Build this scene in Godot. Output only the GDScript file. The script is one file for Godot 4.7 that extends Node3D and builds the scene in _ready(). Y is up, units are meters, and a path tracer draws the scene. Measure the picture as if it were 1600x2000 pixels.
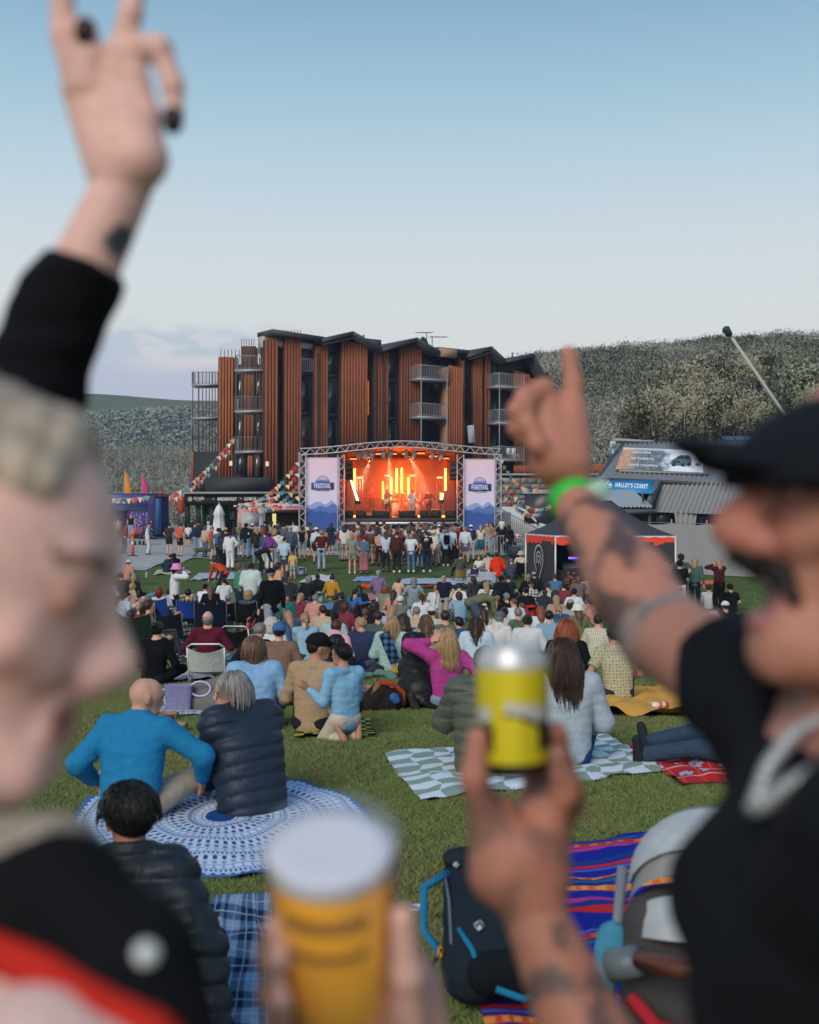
extends Node3D
# A picnic crowd on a sloping lawn before a lit festival stage at dusk.
const EYE:=1.9
const FL:=2333.0
const ORDS:=["first","second","third","fourth","fifth","sixth","seventh","eighth","ninth","tenth","eleventh","twelfth","thirteenth","fourteenth"]
var used:={}
var mats:={}
var rng:=RandomNumberGenerator.new()
var nz:=FastNoiseLite.new()
var nz2:=FastNoiseLite.new()
const FALL:=[[0.0,1.9],[4.0,1.9],[7.5,1.94],[11.0,2.07],[13.4,2.21],[19.0,2.54],[26.0,2.9],[30.0,3.03],[36.0,3.12],[42.0,2.98],[51.0,2.62],[61.0,2.28],[70.0,2.2],[90.0,2.2],[2000.0,2.2]]
func fall(d:float)->float:
	for i in range(FALL.size()-1):
		if d<=FALL[i+1][0]:
			var a:Array=FALL[maxi(i-1,0)]
			var b:Array=FALL[i]
			var c:Array=FALL[i+1]
			var e:Array=FALL[mini(i+2,FALL.size()-1)]
			var h:float=c[0]-b[0]
			var t:=clampf((d-b[0])/h,0.0,1.0)
			var m0:float=(c[1]-a[1])/maxf(c[0]-a[0],0.01)*h
			var m1:float=(e[1]-b[1])/maxf(e[0]-b[0],0.01)*h
			if d>70.0:
				m0=0.0
				m1=0.0
			var t2:=t*t
			var t3:=t2*t
			return(2.0*t3-3.0*t2+1.0)*b[1]+(t3-2.0*t2+t)*m0+(-2.0*t3+3.0*t2)*c[1]+(t3-t2)*m1
	return 2.2
func ground(x:float,z:float)->float:
	var d:=maxf(-z,0.0)
	var y:=EYE-fall(d)
	var l:=smoothstep(60.0,95.0,d)*smoothstep(-9.0,-22.0,x)
	return y+1.1*l
func spot(px:float,d:float,lift:=0.0)->Vector3:
	var x:=(px-800.0)/FL*d
	return Vector3(x,ground(x,-d)+lift,-d)
func reach(py:float)->float:
	var lo:=1.5
	var hi:=130.0
	for i in 40:
		var m:=(lo+hi)*0.5
		if fall(m)/m*FL>py-1000.0:
			lo=m
		else:
			hi=m
	return lo
func at(px:float,py:float,d:float)->Vector3:
	return Vector3((px-800.0)/FL*d,EYE-(py-1000.0)/FL*d,-d)
func numbered(called:String)->String:
	var n:int=used.get(called,0)
	used[called]=n+1
	return called if n==0 else "%s_%03d"%[called,n]
func tag(o:Node3D,label:String,category:String,group:="",kind:="")->Node3D:
	if label:o.set_meta("label",label)
	if category:o.set_meta("category",category)
	if group:o.set_meta("group",group)
	if kind:o.set_meta("kind",kind)
	return o
func thing(called:String,label:String,category:String,pos:=Vector3.ZERO,yaw:=0.0,group:="")->Node3D:
	var o:=Node3D.new()
	o.name=numbered(called)
	add_child(o)
	o.position=pos
	o.rotation.y=yaw
	tag(o,label,category,group)
	return o
func put(called:String,mesh:Mesh,m:Material,parent:Node=null)->MeshInstance3D:
	var o:=MeshInstance3D.new()
	o.mesh=mesh
	if m:o.material_override=m
	if parent==null or parent==self:
		o.name=numbered(called)
		add_child(o)
	else:
		var n:=0
		var nm:=called
		while parent.has_node(NodePath(nm)):
			n+=1
			nm="%s_%03d"%[called,n]
		o.name=nm
		parent.add_child(o)
	return o
func struct(called:String,mesh:Mesh,m:Material)->MeshInstance3D:
	var o:=put(called,mesh,m)
	o.set_meta("kind","structure")
	return o
func node(called:String,parent:Node,pos:=Vector3.ZERO)->Node3D:
	var o:=Node3D.new()
	var n:=0
	var nm:=called
	while parent.has_node(NodePath(nm)):
		n+=1
		nm="%s_%03d"%[called,n]
	o.name=nm
	parent.add_child(o)
	o.position=pos
	return o
func lin(r:float,g:float,b:float)->Color:
	return Color(r,g,b).linear_to_srgb()
func mat(c:Color,rough:=0.85,metal:=0.0)->StandardMaterial3D:
	var key:="%s %.2f %.2f"%[c.to_html(),rough,metal]
	if not mats.has(key):
		var m:=StandardMaterial3D.new()
		m.albedo_color=c
		m.roughness=rough
		m.metallic=metal
		m.metallic_specular=0.4
		mats[key]=m
	return mats[key]
func glow(c:Color,e:float)->StandardMaterial3D:
	var m:=StandardMaterial3D.new()
	m.albedo_color=Color(0.02,0.02,0.02)
	m.emission_enabled=true
	m.emission=c
	m.emission_energy_multiplier=e
	return m
func noise_tex(freq:float,size:int,ramp:Array,sd:=1,kind:=FastNoiseLite.TYPE_SIMPLEX_SMOOTH,oct:=4,bump:=false,strength:=4.0)->NoiseTexture2D:
	var n:=FastNoiseLite.new()
	n.seed=sd
	n.noise_type=kind
	n.frequency=freq
	n.fractal_octaves=oct
	var t:=NoiseTexture2D.new()
	t.width=size
	t.height=size
	t.seamless=true
	t.seamless_blend_skirt=0.2
	t.noise=n
	if bump:
		t.as_normal_map=true
		t.bump_strength=strength
	elif ramp.size()>0:
		var g:=Gradient.new()
		var offs:=PackedFloat32Array()
		var cols:=PackedColorArray()
		for i in ramp.size():
			offs.append(float(i)/maxf(ramp.size()-1,1))
			cols.append(ramp[i])
		g.offsets=offs
		g.colors=cols
		t.color_ramp=g
	return t
var weave_n:NoiseTexture2D
var mottle_t:NoiseTexture2D
func cloth(c:Color,key:="")->StandardMaterial3D:
	var k:="cloth %s %s"%[c.to_html(),key]
	if mats.has(k):
		return mats[k]
	var m:=StandardMaterial3D.new()
	m.albedo_color=c
	m.roughness=0.92
	m.metallic_specular=0.25
	m.uv1_triplanar=true
	m.uv1_scale=Vector3.ONE*2.2
	if key=="":
		m.albedo_texture=mottle_t
		m.normal_enabled=true
		m.normal_texture=weave_n
		m.normal_scale=0.7
	elif key=="puffer":
		m.roughness=0.55
		m.metallic_specular=0.4
		m.normal_enabled=true
		m.normal_texture=weave_n
		m.normal_scale=0.6
	else:
		m.albedo_texture=prints[key]
		m.uv1_scale=Vector3.ONE*print_scale.get(key,4.0)
	mats[k]=m
	return m
var prints:={}
var print_scale:={}
func img_tex(im:Image)->ImageTexture:
	return ImageTexture.create_from_image(im)
func make_prints()->void:
	weave_n=noise_tex(0.02,256,[],5,FastNoiseLite.TYPE_SIMPLEX_SMOOTH,5,true,6.0)
	mottle_t=noise_tex(0.025,256,[Color(0.88,0.88,0.88),Color(0.95,0.95,0.95),Color(1,1,1)],9)
	var n:=96
	var im:=Image.create(n,n,false,Image.FORMAT_RGB8)
	im.fill(Color(0.9,0.9,0.9))
	for k in 6:im.fill_rect(Rect2i(0,k*16,n,8),Color(0.1,0.12,0.2))
	prints["stripe"]=img_tex(im)
	print_scale["stripe"]=4.0
	im=Image.create(n,n,false,Image.FORMAT_RGB8)
	for y in n:
		for x in n:
			var a:=0.5 if(x%48)<20 else 1.0
			var b:=0.5 if(y%48)<20 else 1.0
			var v:=a*b
			if(x%48)in[32,33]or(y%48)in[32,33]:v=1.25
			im.set_pixel(x,y,Color(v,v,v).clamp())
	prints["plaid"]=img_tex(im)
	print_scale["plaid"]=5.0
	im=Image.create(128,128,false,Image.FORMAT_RGB8)
	im.fill(Color(0.86,0.85,0.78))
	var r:=RandomNumberGenerator.new()
	r.seed=77
	for gy in 8:
		for gx in 8:
			var c:=Color(0.2,0.22,0.24)if(gx+gy)%2==0 else Color(0.45,0.45,0.4)
			var ox:=gx*16+r.randi_range(3,7)
			var oy:=gy*16+r.randi_range(3,7)
			im.fill_rect(Rect2i(ox,oy+1,7,4),c)
			im.fill_rect(Rect2i(ox+2,oy-1,3,8),c)
			im.fill_rect(Rect2i(ox+2,oy+2,3,2),Color(0.9,0.88,0.8))
	prints["geo"]=img_tex(im)
	print_scale["geo"]=3.4
	im=Image.create(128,128,false,Image.FORMAT_RGB8)
	im.fill(Color(0.9,0.9,0.88))
	for k in 120:
		var c:Color=[Color(0.45,0.5,0.55),Color(0.65,0.5,0.5),Color(0.35,0.45,0.42)][k%3]
		im.fill_rect(Rect2i(r.randi_range(0,122),r.randi_range(0,122),r.randi_range(3,9),r.randi_range(3,9)),c)
	prints["floral"]=img_tex(im)
	print_scale["floral"]=2.4
	im=Image.create(128,128,false,Image.FORMAT_RGB8)
	for y in 128:
		for x in 128:
			var v:=r.randf_range(0.45,1.0)
			im.set_pixel(x,y,Color(v,v,v))
	prints["wool"]=img_tex(im)
	print_scale["wool"]=3.0
func glass(tint:Color,a:float)->StandardMaterial3D:
	var m:=StandardMaterial3D.new()
	m.albedo_color=Color(tint.r,tint.g,tint.b,a)
	m.transparency=BaseMaterial3D.TRANSPARENCY_ALPHA
	m.roughness=0.05
	return m
func st_new()->SurfaceTool:
	var st:=SurfaceTool.new()
	st.begin(Mesh.PRIMITIVE_TRIANGLES)
	return st
func quad(st:SurfaceTool,a:Vector3,b:Vector3,c:Vector3,d:Vector3)->void:
	for p in[a,c,b,a,d,c]:
		st.add_vertex(p)
func box(st:SurfaceTool,c:Vector3,s:Vector3,b:=Basis())->void:
	var h:=s*0.5
	var v:=[]
	for i in 8:
		v.append(c+b*Vector3(h.x if i&1 else-h.x,h.y if i&2 else-h.y,h.z if i&4 else-h.z))
	quad(st,v[4],v[5],v[7],v[6])
	quad(st,v[1],v[0],v[2],v[3])
	quad(st,v[5],v[1],v[3],v[7])
	quad(st,v[0],v[4],v[6],v[2])
	quad(st,v[6],v[7],v[3],v[2])
	quad(st,v[0],v[1],v[5],v[4])
func rod(st:SurfaceTool,a:Vector3,b:Vector3,r0:float,r1:=-1.0,n:=6,caps:=true)->void:
	if r1<0.0:r1=r0
	var w:=(b-a).normalized()
	var u:=w.cross(Vector3.UP if absf(w.y)<0.9 else Vector3.RIGHT).normalized()
	var v:=w.cross(u)
	for i in n:
		var t0:=TAU*i/n
		var t1:=TAU*(i+1)/n
		var d0:=u*cos(t0)+v*sin(t0)
		var d1:=u*cos(t1)+v*sin(t1)
		quad(st,a+d0*r0,a+d1*r0,b+d1*r1,b+d0*r1)
		if caps:
			for p in[a,a+d0*r0,a+d1*r0]:st.add_vertex(p)
			for p in[b,b+d1*r1,b+d0*r1]:st.add_vertex(p)
func done(st:SurfaceTool)->ArrayMesh:
	st.generate_normals()
	return st.commit()
func box_mesh(c:Vector3,s:Vector3,b:=Basis())->ArrayMesh:
	var st:=st_new()
	box(st,c,s,b)
	return done(st)
func rod_mesh(a:Vector3,b:Vector3,r0:float,r1:=-1.0,n:=8)->ArrayMesh:
	var st:=st_new()
	rod(st,a,b,r0,r1,n)
	return done(st)
func lathe(prof:Array,n:=24)->ArrayMesh:
	var st:=st_new()
	st.set_smooth_group(0)
	for k in prof.size()-1:
		var p:Array=prof[k]
		var q:Array=prof[k+1]
		for i in n:
			var t0:=TAU*i/n
			var t1:=TAU*(i+1)/n
			quad(st,Vector3(cos(t0)*p[0],p[1],sin(t0)*p[0]),Vector3(cos(t0)*q[0],q[1],sin(t0)*q[0]),Vector3(cos(t1)*q[0],q[1],sin(t1)*q[0]),Vector3(cos(t1)*p[0],p[1],sin(t1)*p[0]))
	st.generate_normals()
	return st.commit()
func round_box(c:Vector3,s:Vector3,bev:float,b:=Basis())->ArrayMesh:
	var st:=st_new()
	var h:=s*0.5
	var hi:=h-Vector3.ONE*bev
	var dirs:=[Vector3.RIGHT,Vector3.UP,Vector3.BACK]
	for ax in 3:
		for sg in[-1.0,1.0]:
			var n3:Vector3=dirs[ax]*sg
			var u:Vector3=dirs[(ax+1)%3]
			var v:Vector3=dirs[(ax+2)%3]*sg
			var o:=n3*h[ax]
			var hu:=hi[(ax+1)%3]
			var hv:=hi[(ax+2)%3]
			quad(st,c+b*(o-u*hu-v*hv),c+b*(o+u*hu-v*hv),c+b*(o+u*hu+v*hv),c+b*(o-u*hu+v*hv))
	for ax in 3:
		var a1:=(ax+1)%3
		var a2:=(ax+2)%3
		for s1 in[-1.0,1.0]:
			for s2 in[-1.0,1.0]:
				var e:Vector3=dirs[ax]*hi[ax]
				var p:Vector3=dirs[a1]*s1*h[a1]+dirs[a2]*s2*hi[a2]
				var q:Vector3=dirs[a1]*s1*hi[a1]+dirs[a2]*s2*h[a2]
				if s1*s2>0:quad(st,c+b*(p-e),c+b*(p+e),c+b*(q+e),c+b*(q-e))
				else:quad(st,c+b*(p+e),c+b*(p-e),c+b*(q-e),c+b*(q+e))
	for sx in[-1.0,1.0]:
		for sy in[-1.0,1.0]:
			for sz in[-1.0,1.0]:
				var sgn:=Vector3(sx,sy,sz)
				var p:=Vector3(h.x,hi.y,hi.z)*sgn
				var q:=Vector3(hi.x,h.y,hi.z)*sgn
				var r:=Vector3(hi.x,hi.y,h.z)*sgn
				var tri:=[p,r,q]if sx*sy*sz>0 else[p,q,r]
				for t in tri:st.add_vertex(c+b*t)
	return done(st)
func poly_prism(pts:PackedVector2Array,z0:float,z1:float)->ArrayMesh:
	var st:=st_new()
	var idx:=Geometry2D.triangulate_polygon(pts)
	var cw:=Geometry2D.is_polygon_clockwise(pts)
	for k in range(0,idx.size(),3):
		var a:=pts[idx[k]]
		var b:=pts[idx[k+1]]
		var c:=pts[idx[k+2]]
		if(b-a).cross(c-a)<0:
			var t:=b
			b=c
			c=t
		for p in[a,c,b]:st.add_vertex(Vector3(p.x,p.y,z1))
		for p in[a,b,c]:st.add_vertex(Vector3(p.x,p.y,z0))
	for i in pts.size():
		var a:=pts[i]
		var b:=pts[(i+1)%pts.size()]
		if cw:
			var t:=a
			a=b
			b=t
		quad(st,Vector3(a.x,a.y,z0),Vector3(b.x,b.y,z0),Vector3(b.x,b.y,z1),Vector3(a.x,a.y,z1))
	return done(st)
func tube(pts:Array,r0:float,r1:float,n:=6)->ArrayMesh:
	var st:=st_new()
	st.set_smooth_group(0)
	tube_in(st,pts,r0,r1,n)
	st.generate_normals()
	return st.commit()
func tube_in(st:SurfaceTool,pts:Array,r0:float,r1:float,n:=6)->void:
	var rings:=[]
	var u:=Vector3.ZERO
	for i in pts.size():
		var a:Vector3=pts[maxi(i-1,0)]
		var b:Vector3=pts[mini(i+1,pts.size()-1)]
		var w:=(b-a).normalized()
		if u==Vector3.ZERO:u=w.cross(Vector3.UP if absf(w.y)<0.9 else Vector3.RIGHT).normalized()
		u=(u-w*u.dot(w)).normalized()
		var v:=w.cross(u)
		var ring:=[]
		var r:=lerpf(r0,r1,float(i)/(pts.size()-1))
		for k in n:
			var t:=TAU*k/n
			ring.append(pts[i]+(u*cos(t)+v*sin(t))*r)
		rings.append(ring)
	for i in pts.size()-1:
		for k in n:
			var k1:=(k+1)%n
			quad(st,rings[i][k],rings[i][k1],rings[i+1][k1],rings[i+1][k])
	for k in range(1,n-1):
		for p in[rings[0][0],rings[0][k],rings[0][k+1]]:st.add_vertex(p)
		var e:Array=rings[-1]
		for p in[e[0],e[k+1],e[k]]:st.add_vertex(p)
func words(s:String,size:float,depth:float,bold:=true,font:="Droid Sans")->TextMesh:
	var t:=TextMesh.new()
	var f:=SystemFont.new()
	f.font_names=PackedStringArray([font])
	f.font_weight=700 if bold else 400
	t.font=f
	t.text=s
	t.font_size=64
	t.pixel_size=size/46.0
	t.depth=depth
	return t
class Field:
	var o:Vector3
	var c:float
	var nx:int
	var ny:int
	var nzz:int
	var v:PackedFloat32Array
	func _init(lo:Vector3,hi:Vector3,cell:float)->void:
		c=cell
		o=lo
		nx=int(ceil((hi.x-lo.x)/cell))+1
		ny=int(ceil((hi.y-lo.y)/cell))+1
		nzz=int(ceil((hi.z-lo.z)/cell))+1
		v.resize(nx*ny*nzz)
		v.fill(100.0)
	func cap(a:Vector3,b:Vector3,ra:float,rb:float,k:float,fn:=Vector3.ZERO,fk:=1.0,cut:=0)->void:
		var ba:=b-a
		var len2:=ba.length_squared()
		var inv:=1.0/len2 if len2>1e-9 else 0.0
		var ln:=sqrt(len2)
		var m:=maxf(ra,rb)+k+c*1.8
		var x0:=maxi(0,int((minf(a.x,b.x)-m-o.x)/c))
		var x1:=mini(nx-1,int((maxf(a.x,b.x)+m-o.x)/c)+1)
		var y0:=maxi(0,int((minf(a.y,b.y)-m-o.y)/c))
		var y1:=mini(ny-1,int((maxf(a.y,b.y)+m-o.y)/c)+1)
		var z0:=maxi(0,int((minf(a.z,b.z)-m-o.z)/c))
		var z1:=mini(nzz-1,int((maxf(a.z,b.z)+m-o.z)/c)+1)
		var dr:=rb-ra
		var flat:=fk!=1.0
		var fk1:=fk-1.0
		if flat:ba=ba+fn*(ba.dot(fn)*fk1)
		len2=ba.length_squared()
		inv=1.0/len2 if len2>1e-9 else 0.0
		for iz in range(z0,z1+1):
			for iy in range(y0,y1+1):
				var i:=(iz*ny+iy)*nx+x0
				var p:=Vector3(o.x+x0*c,o.y+iy*c,o.z+iz*c)-a
				for ix in range(x0,x1+1):
					var q:=p
					if flat:q=p+fn*(p.dot(fn)*fk1)
					var t0:=q.dot(ba)*inv
					var t:=clampf(t0,0.0,1.0)
					var d:=(q-ba*t).length()-(ra+dr*t)
					if cut:
						if cut&1:d=maxf(d,(t0-1.0)*ln)
						if cut&2:d=maxf(d,-t0*ln)
					var w:=v[i]
					var h:=k-absf(w-d)
					if h<=0.0:v[i]=minf(w,d)
					else:v[i]=minf(w,d)-h*h*0.25/k
					i+=1
					p.x+=c
	func clip(p0:Vector3,n:Vector3)->void:
		var i:=0
		for iz in nzz:
			for iy in ny:
				for ix in nx:
					var w:=v[i]
					if w<99.0:
						v[i]=maxf(w,(o+Vector3(ix,iy,iz)*c-p0).dot(n))
					i+=1
	func carve(a:Vector3,b:Vector3,r:float,k:=0.01)->void:
		var ba:=b-a
		var l2:=ba.length_squared()
		var inv:=1.0/l2 if l2>1e-9 else 0.0
		var i:=0
		for iz in nzz:
			for iy in ny:
				for ix in nx:
					var w:=v[i]
					if w<99.0:
						var pa:=o+Vector3(ix,iy,iz)*c-a
						var d:=r-(pa-ba*clampf(pa.dot(ba)*inv,0.0,1.0)).length()
						var h:=k-absf(w-d)
						v[i]=maxf(w,d)+(h*h*0.25/k if h>0.0 else 0.0)
					i+=1
	func ripple(n:FastNoiseLite,sc:Vector3,amp:float)->void:
		var i:=0
		var lim:=c*2.5
		for iz in nzz:
			for iy in ny:
				for ix in nx:
					var w:=v[i]
					if w<lim and w>-lim:
						v[i]=w+amp*n.get_noise_3d((o.x+ix*c)*sc.x,(o.y+iy*c)*sc.y,(o.z+iz*c)*sc.z)
					i+=1
	func quilt(a:Vector3,dir:Vector3,pitch:float,amp:float)->void:
		var i:=0
		var lim:=c*3.0
		for iz in nzz:
			for iy in ny:
				for ix in nx:
					var w:=v[i]
					if w<lim and w>-lim:
						var s:=(o+Vector3(ix,iy,iz)*c-a).dot(dir)/pitch
						v[i]=w-amp*(sqrt(absf(sin(PI*s)))-0.6)
					i+=1
	func surface(color_of=null)->ArrayMesh:
		var verts:=PackedVector3Array()
		var norms:=PackedVector3Array()
		var cols:=PackedColorArray()
		var idx:=PackedInt32Array()
		var at_cell:=PackedInt32Array()
		at_cell.resize(v.size())
		at_cell.fill(-1)
		var sy:=nx
		var sz:=nx*ny
		var lim:=c*4.0
		var cells:=PackedInt32Array()
		for iz in nzz-1:
			for iy in ny-1:
				var i:=iz*sz+iy*sy-1
				for ix in nx-1:
					i+=1
					var a:=v[i]
					if a>lim or a<-lim:continue
					var b:=v[i+1]
					var d:=v[i+sy]
					var e:=v[i+sy+1]
					var f:=v[i+sz]
					var g:=v[i+sz+1]
					var h:=v[i+sz+sy]
					var j:=v[i+sz+sy+1]
					var m:=int(a<0)+int(b<0)+int(d<0)+int(e<0)+int(f<0)+int(g<0)+int(h<0)+int(j<0)
					if m==0 or m==8:continue
					var s:=Vector3.ZERO
					var n:=0
					if(a<0)!=(b<0):
						s+=Vector3(a/(a-b),0,0); n+=1
					if(d<0)!=(e<0):
						s+=Vector3(d/(d-e),1,0); n+=1
					if(f<0)!=(g<0):
						s+=Vector3(f/(f-g),0,1); n+=1
					if(h<0)!=(j<0):
						s+=Vector3(h/(h-j),1,1); n+=1
					if(a<0)!=(d<0):
						s+=Vector3(0,a/(a-d),0); n+=1
					if(b<0)!=(e<0):
						s+=Vector3(1,b/(b-e),0); n+=1
					if(f<0)!=(h<0):
						s+=Vector3(0,f/(f-h),1); n+=1
					if(g<0)!=(j<0):
						s+=Vector3(1,g/(g-j),1); n+=1
					if(a<0)!=(f<0):
						s+=Vector3(0,0,a/(a-f)); n+=1
					if(b<0)!=(g<0):
						s+=Vector3(1,0,b/(b-g)); n+=1
					if(d<0)!=(h<0):
						s+=Vector3(0,1,d/(d-h)); n+=1
					if(e<0)!=(j<0):
						s+=Vector3(1,1,e/(e-j)); n+=1
					at_cell[i]=verts.size()
					cells.append(i)
					verts.append(o+(Vector3(ix,iy,iz)+s/n)*c)
					norms.append(Vector3(b+e+g+j-a-d-f-h,d+e+h+j-a-b-f-g,f+g+h+j-a-b-d-e).normalized())
		for i in cells:
			var a:=v[i]<0.0
			if i>=sy+sz and a!=(v[i+1]<0.0):
				var p:=at_cell[i]; var q:=at_cell[i-sy]; var r:=at_cell[i-sy-sz]; var s:=at_cell[i-sz]
				if q>=0 and r>=0 and s>=0:
					if a:idx.append_array([p,r,q,p,s,r])
					else:idx.append_array([p,q,r,p,r,s])
			if i>=1+sz and a!=(v[i+sy]<0.0):
				var p:=at_cell[i]; var q:=at_cell[i-sz]; var r:=at_cell[i-sz-1]; var s:=at_cell[i-1]
				if q>=0 and r>=0 and s>=0:
					if a:idx.append_array([p,r,q,p,s,r])
					else:idx.append_array([p,q,r,p,r,s])
			if i>=1+sy and a!=(v[i+sz]<0.0):
				var p:=at_cell[i]; var q:=at_cell[i-1]; var r:=at_cell[i-1-sy]; var s:=at_cell[i-sy]
				if q>=0 and r>=0 and s>=0:
					if a:idx.append_array([p,r,q,p,s,r])
					else:idx.append_array([p,q,r,p,r,s])
		if idx.is_empty():return null
		if color_of!=null:
			cols.resize(verts.size())
			for i in verts.size():cols[i]=color_of.call(verts[i],norms[i])
		var arr:=[]
		arr.resize(Mesh.ARRAY_MAX)
		arr[Mesh.ARRAY_VERTEX]=verts
		arr[Mesh.ARRAY_NORMAL]=norms
		if cols.size():arr[Mesh.ARRAY_COLOR]=cols
		arr[Mesh.ARRAY_INDEX]=idx
		var am:=ArrayMesh.new()
		am.add_surface_from_arrays(Mesh.PRIMITIVE_TRIANGLES,arr)
		return am
func blob(caps:Array,cell:float,k:float,wrinkle:=0.0,post=null,color_of=null)->ArrayMesh:
	var lo:=Vector3.ONE*1e6
	var hi:=-lo
	for q in caps:
		var m:float=maxf(q[2],q[3])
		var a:Vector3=q[0]
		var b:Vector3=q[1]
		lo=lo.min(a-Vector3.ONE*m).min(b-Vector3.ONE*m)
		hi=hi.max(a+Vector3.ONE*m).max(b+Vector3.ONE*m)
	var pad:=Vector3.ONE*(cell*2.5+k*0.3+wrinkle)
	var f:=Field.new(lo-pad,hi+pad,cell)
	for q in caps:
		f.cap(q[0],q[1],q[2],q[3],k,q[4]if q.size()>4 else Vector3.ZERO,q[5]if q.size()>5 else 1.0,q[6]if q.size()>6 else 0)
	if post!=null:post.call(f)
	if wrinkle>0.0:f.ripple(nz,Vector3(38,120,38),wrinkle)
	return f.surface(color_of)
func _ready()->void:
	var cam:=Camera3D.new()
	cam.name="camera"
	cam.position=Vector3(0,EYE,0)
	var att:=CameraAttributesPhysical.new()
	att.frustum_focal_length=28.0
	att.frustum_focus_distance=20.0
	att.frustum_near=0.05
	att.frustum_far=2600.0
	att.exposure_aperture=2.2
	cam.attributes=att
	cam.far=2600.0
	add_child(cam)
	var env:=Environment.new()
	env.background_mode=Environment.BG_SKY
	env.tonemap_mode=Environment.TONE_MAPPER_LINEAR
	env.tonemap_exposure=1.7
	env.sdfgi_enabled=true
	env.ssao_enabled=true
	env.ssil_enabled=true
	var sky:=Sky.new()
	var pan:=PanoramaSkyMaterial.new()
	pan.panorama=img_tex(sky_image())
	pan.energy_multiplier=0.64
	sky.sky_material=pan
	env.sky=sky
	env.fog_enabled=true
	env.fog_density=0.0003
	env.fog_light_color=Color(0.74,0.82,0.93)
	env.volumetric_fog_enabled=true
	env.volumetric_fog_density=0.0
	var we:=WorldEnvironment.new()
	we.name="world"
	we.environment=env
	add_child(we)
	var sun:=DirectionalLight3D.new()
	sun.name="sun"
	sun.light_color=Color(1.0,0.95,0.90)
	sun.light_energy=0.5
	sun.light_angular_distance=35.0
	sun.shadow_enabled=true
	sun.sky_mode=DirectionalLight3D.SKY_MODE_LIGHT_ONLY
	sun.rotation=Vector3(deg_to_rad(-32),deg_to_rad(-22),0)
	add_child(sun)
	nz.seed=4
	nz.noise_type=FastNoiseLite.TYPE_SIMPLEX_SMOOTH
	nz.frequency=0.12
	nz.fractal_octaves=2
	nz2.seed=11
	nz2.frequency=0.4
	nz2.fractal_octaves=2
	rng.seed=2024
	make_prints()
	hair_t=noise_tex(0.02,256,[Color(0.55,0.55,0.55),Color(0.9,0.9,0.9),Color(1,1,1)],21,FastNoiseLite.TYPE_SIMPLEX_SMOOTH,4)
	var t0:=Time.get_ticks_msec()
	for step in[land,hotel,stage,vans_and_stalls,lodge,crowd,sitters,picnic,mates]:
		step.call()
		var t1:=Time.get_ticks_msec()
		print(step.get_method()," ",t1-t0," ms")
		t0=t1
func sky_image()->Image:
	var w:=4096
	var h:=2048
	var im:=Image.create(w,h,false,Image.FORMAT_RGB8)
	var stops:=[[-90.0,Color8(120,126,124)],[-0.01,Color8(170,174,178)],[0.0,Color8(214,215,214)],[7.0,Color8(219,220,219)],[10.0,Color8(213,219,220)],[13.0,Color8(203,214,220)],[16.5,Color8(181,205,218)],[20.0,Color8(155,189,209)],[23.5,Color8(132,170,196)],[35.0,Color8(108,150,186)],[60.0,Color8(86,130,174)],[90.0,Color8(78,120,168)]]
	for y in h:
		var e:=90.0-(y+0.5)*180.0/h
		var c:Color=stops[-1][1]
		for i in stops.size()-1:
			if e<stops[i+1][0]:
				c=(stops[i][1]as Color).lerp(stops[i+1][1],clampf((e-stops[i][0])/(stops[i+1][0]-stops[i][0]),0,1))
				break
		im.fill_rect(Rect2i(0,y,w,1),c)
	var n:=FastNoiseLite.new()
	n.seed=8
	n.frequency=0.011
	n.fractal_octaves=5
	for y in range(int((90.0-13.0)/180.0*h),int(90.0/180.0*h)):
		var e:=90.0-(y+0.5)*180.0/h
		for x in w:
			var az:=wrapf((x+0.5)/w*360.0,-180.0,180.0)
			var bank:=smoothstep(-2.0,-10.0,az)*smoothstep(-80.0,-40.0,az)
			if bank<=0.0:continue
			var v:=n.get_noise_2d(x*0.8,y*4.5)
			var v2:=n.get_noise_2d(x*2.6+900.0,y*7.0)
			var top:=8.7+v*0.6+v2*0.45
			var body:=smoothstep(top+0.25,top-0.5,e)
			var c:=im.get_pixel(x,y)
			var blue:=Color8(184,195,208).lerp(Color8(182,188,208),smoothstep(7.6,6.0,e))
			var gap:=smoothstep(0.12,0.4,v2+v*0.5)*smoothstep(9.5,8.0,e)*smoothstep(6.8,7.6,e)
			blue=blue.lerp(Color8(212,212,216),gap*0.8)
			var streak:=smoothstep(0.45,0.1,absf(e-7.05-az*0.012-v*0.3))*smoothstep(-14.5,-10.5,az)
			blue=blue.lerp(Color8(222,214,214),streak*0.7)
			im.set_pixel(x,y,c.lerp(blue,body*bank*0.85))
	return im
const SKINS:=[Color(0.78,0.60,0.52),Color(0.72,0.53,0.44),Color(0.62,0.43,0.34),Color(0.45,0.29,0.22),Color(0.82,0.66,0.59)]
const HAIRS:={"black":Color(0.085,0.075,0.075),"brown":Color(0.22,0.155,0.12),"lightbrown":Color(0.40,0.31,0.24),"blonde":Color(0.66,0.54,0.40),"ginger":Color(0.55,0.28,0.16),"grey":Color(0.52,0.51,0.50),"white":Color(0.80,0.78,0.74),"auburn":Color(0.33,0.17,0.12),"red":Color(0.45,0.12,0.12)}
var cache:={}
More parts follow.
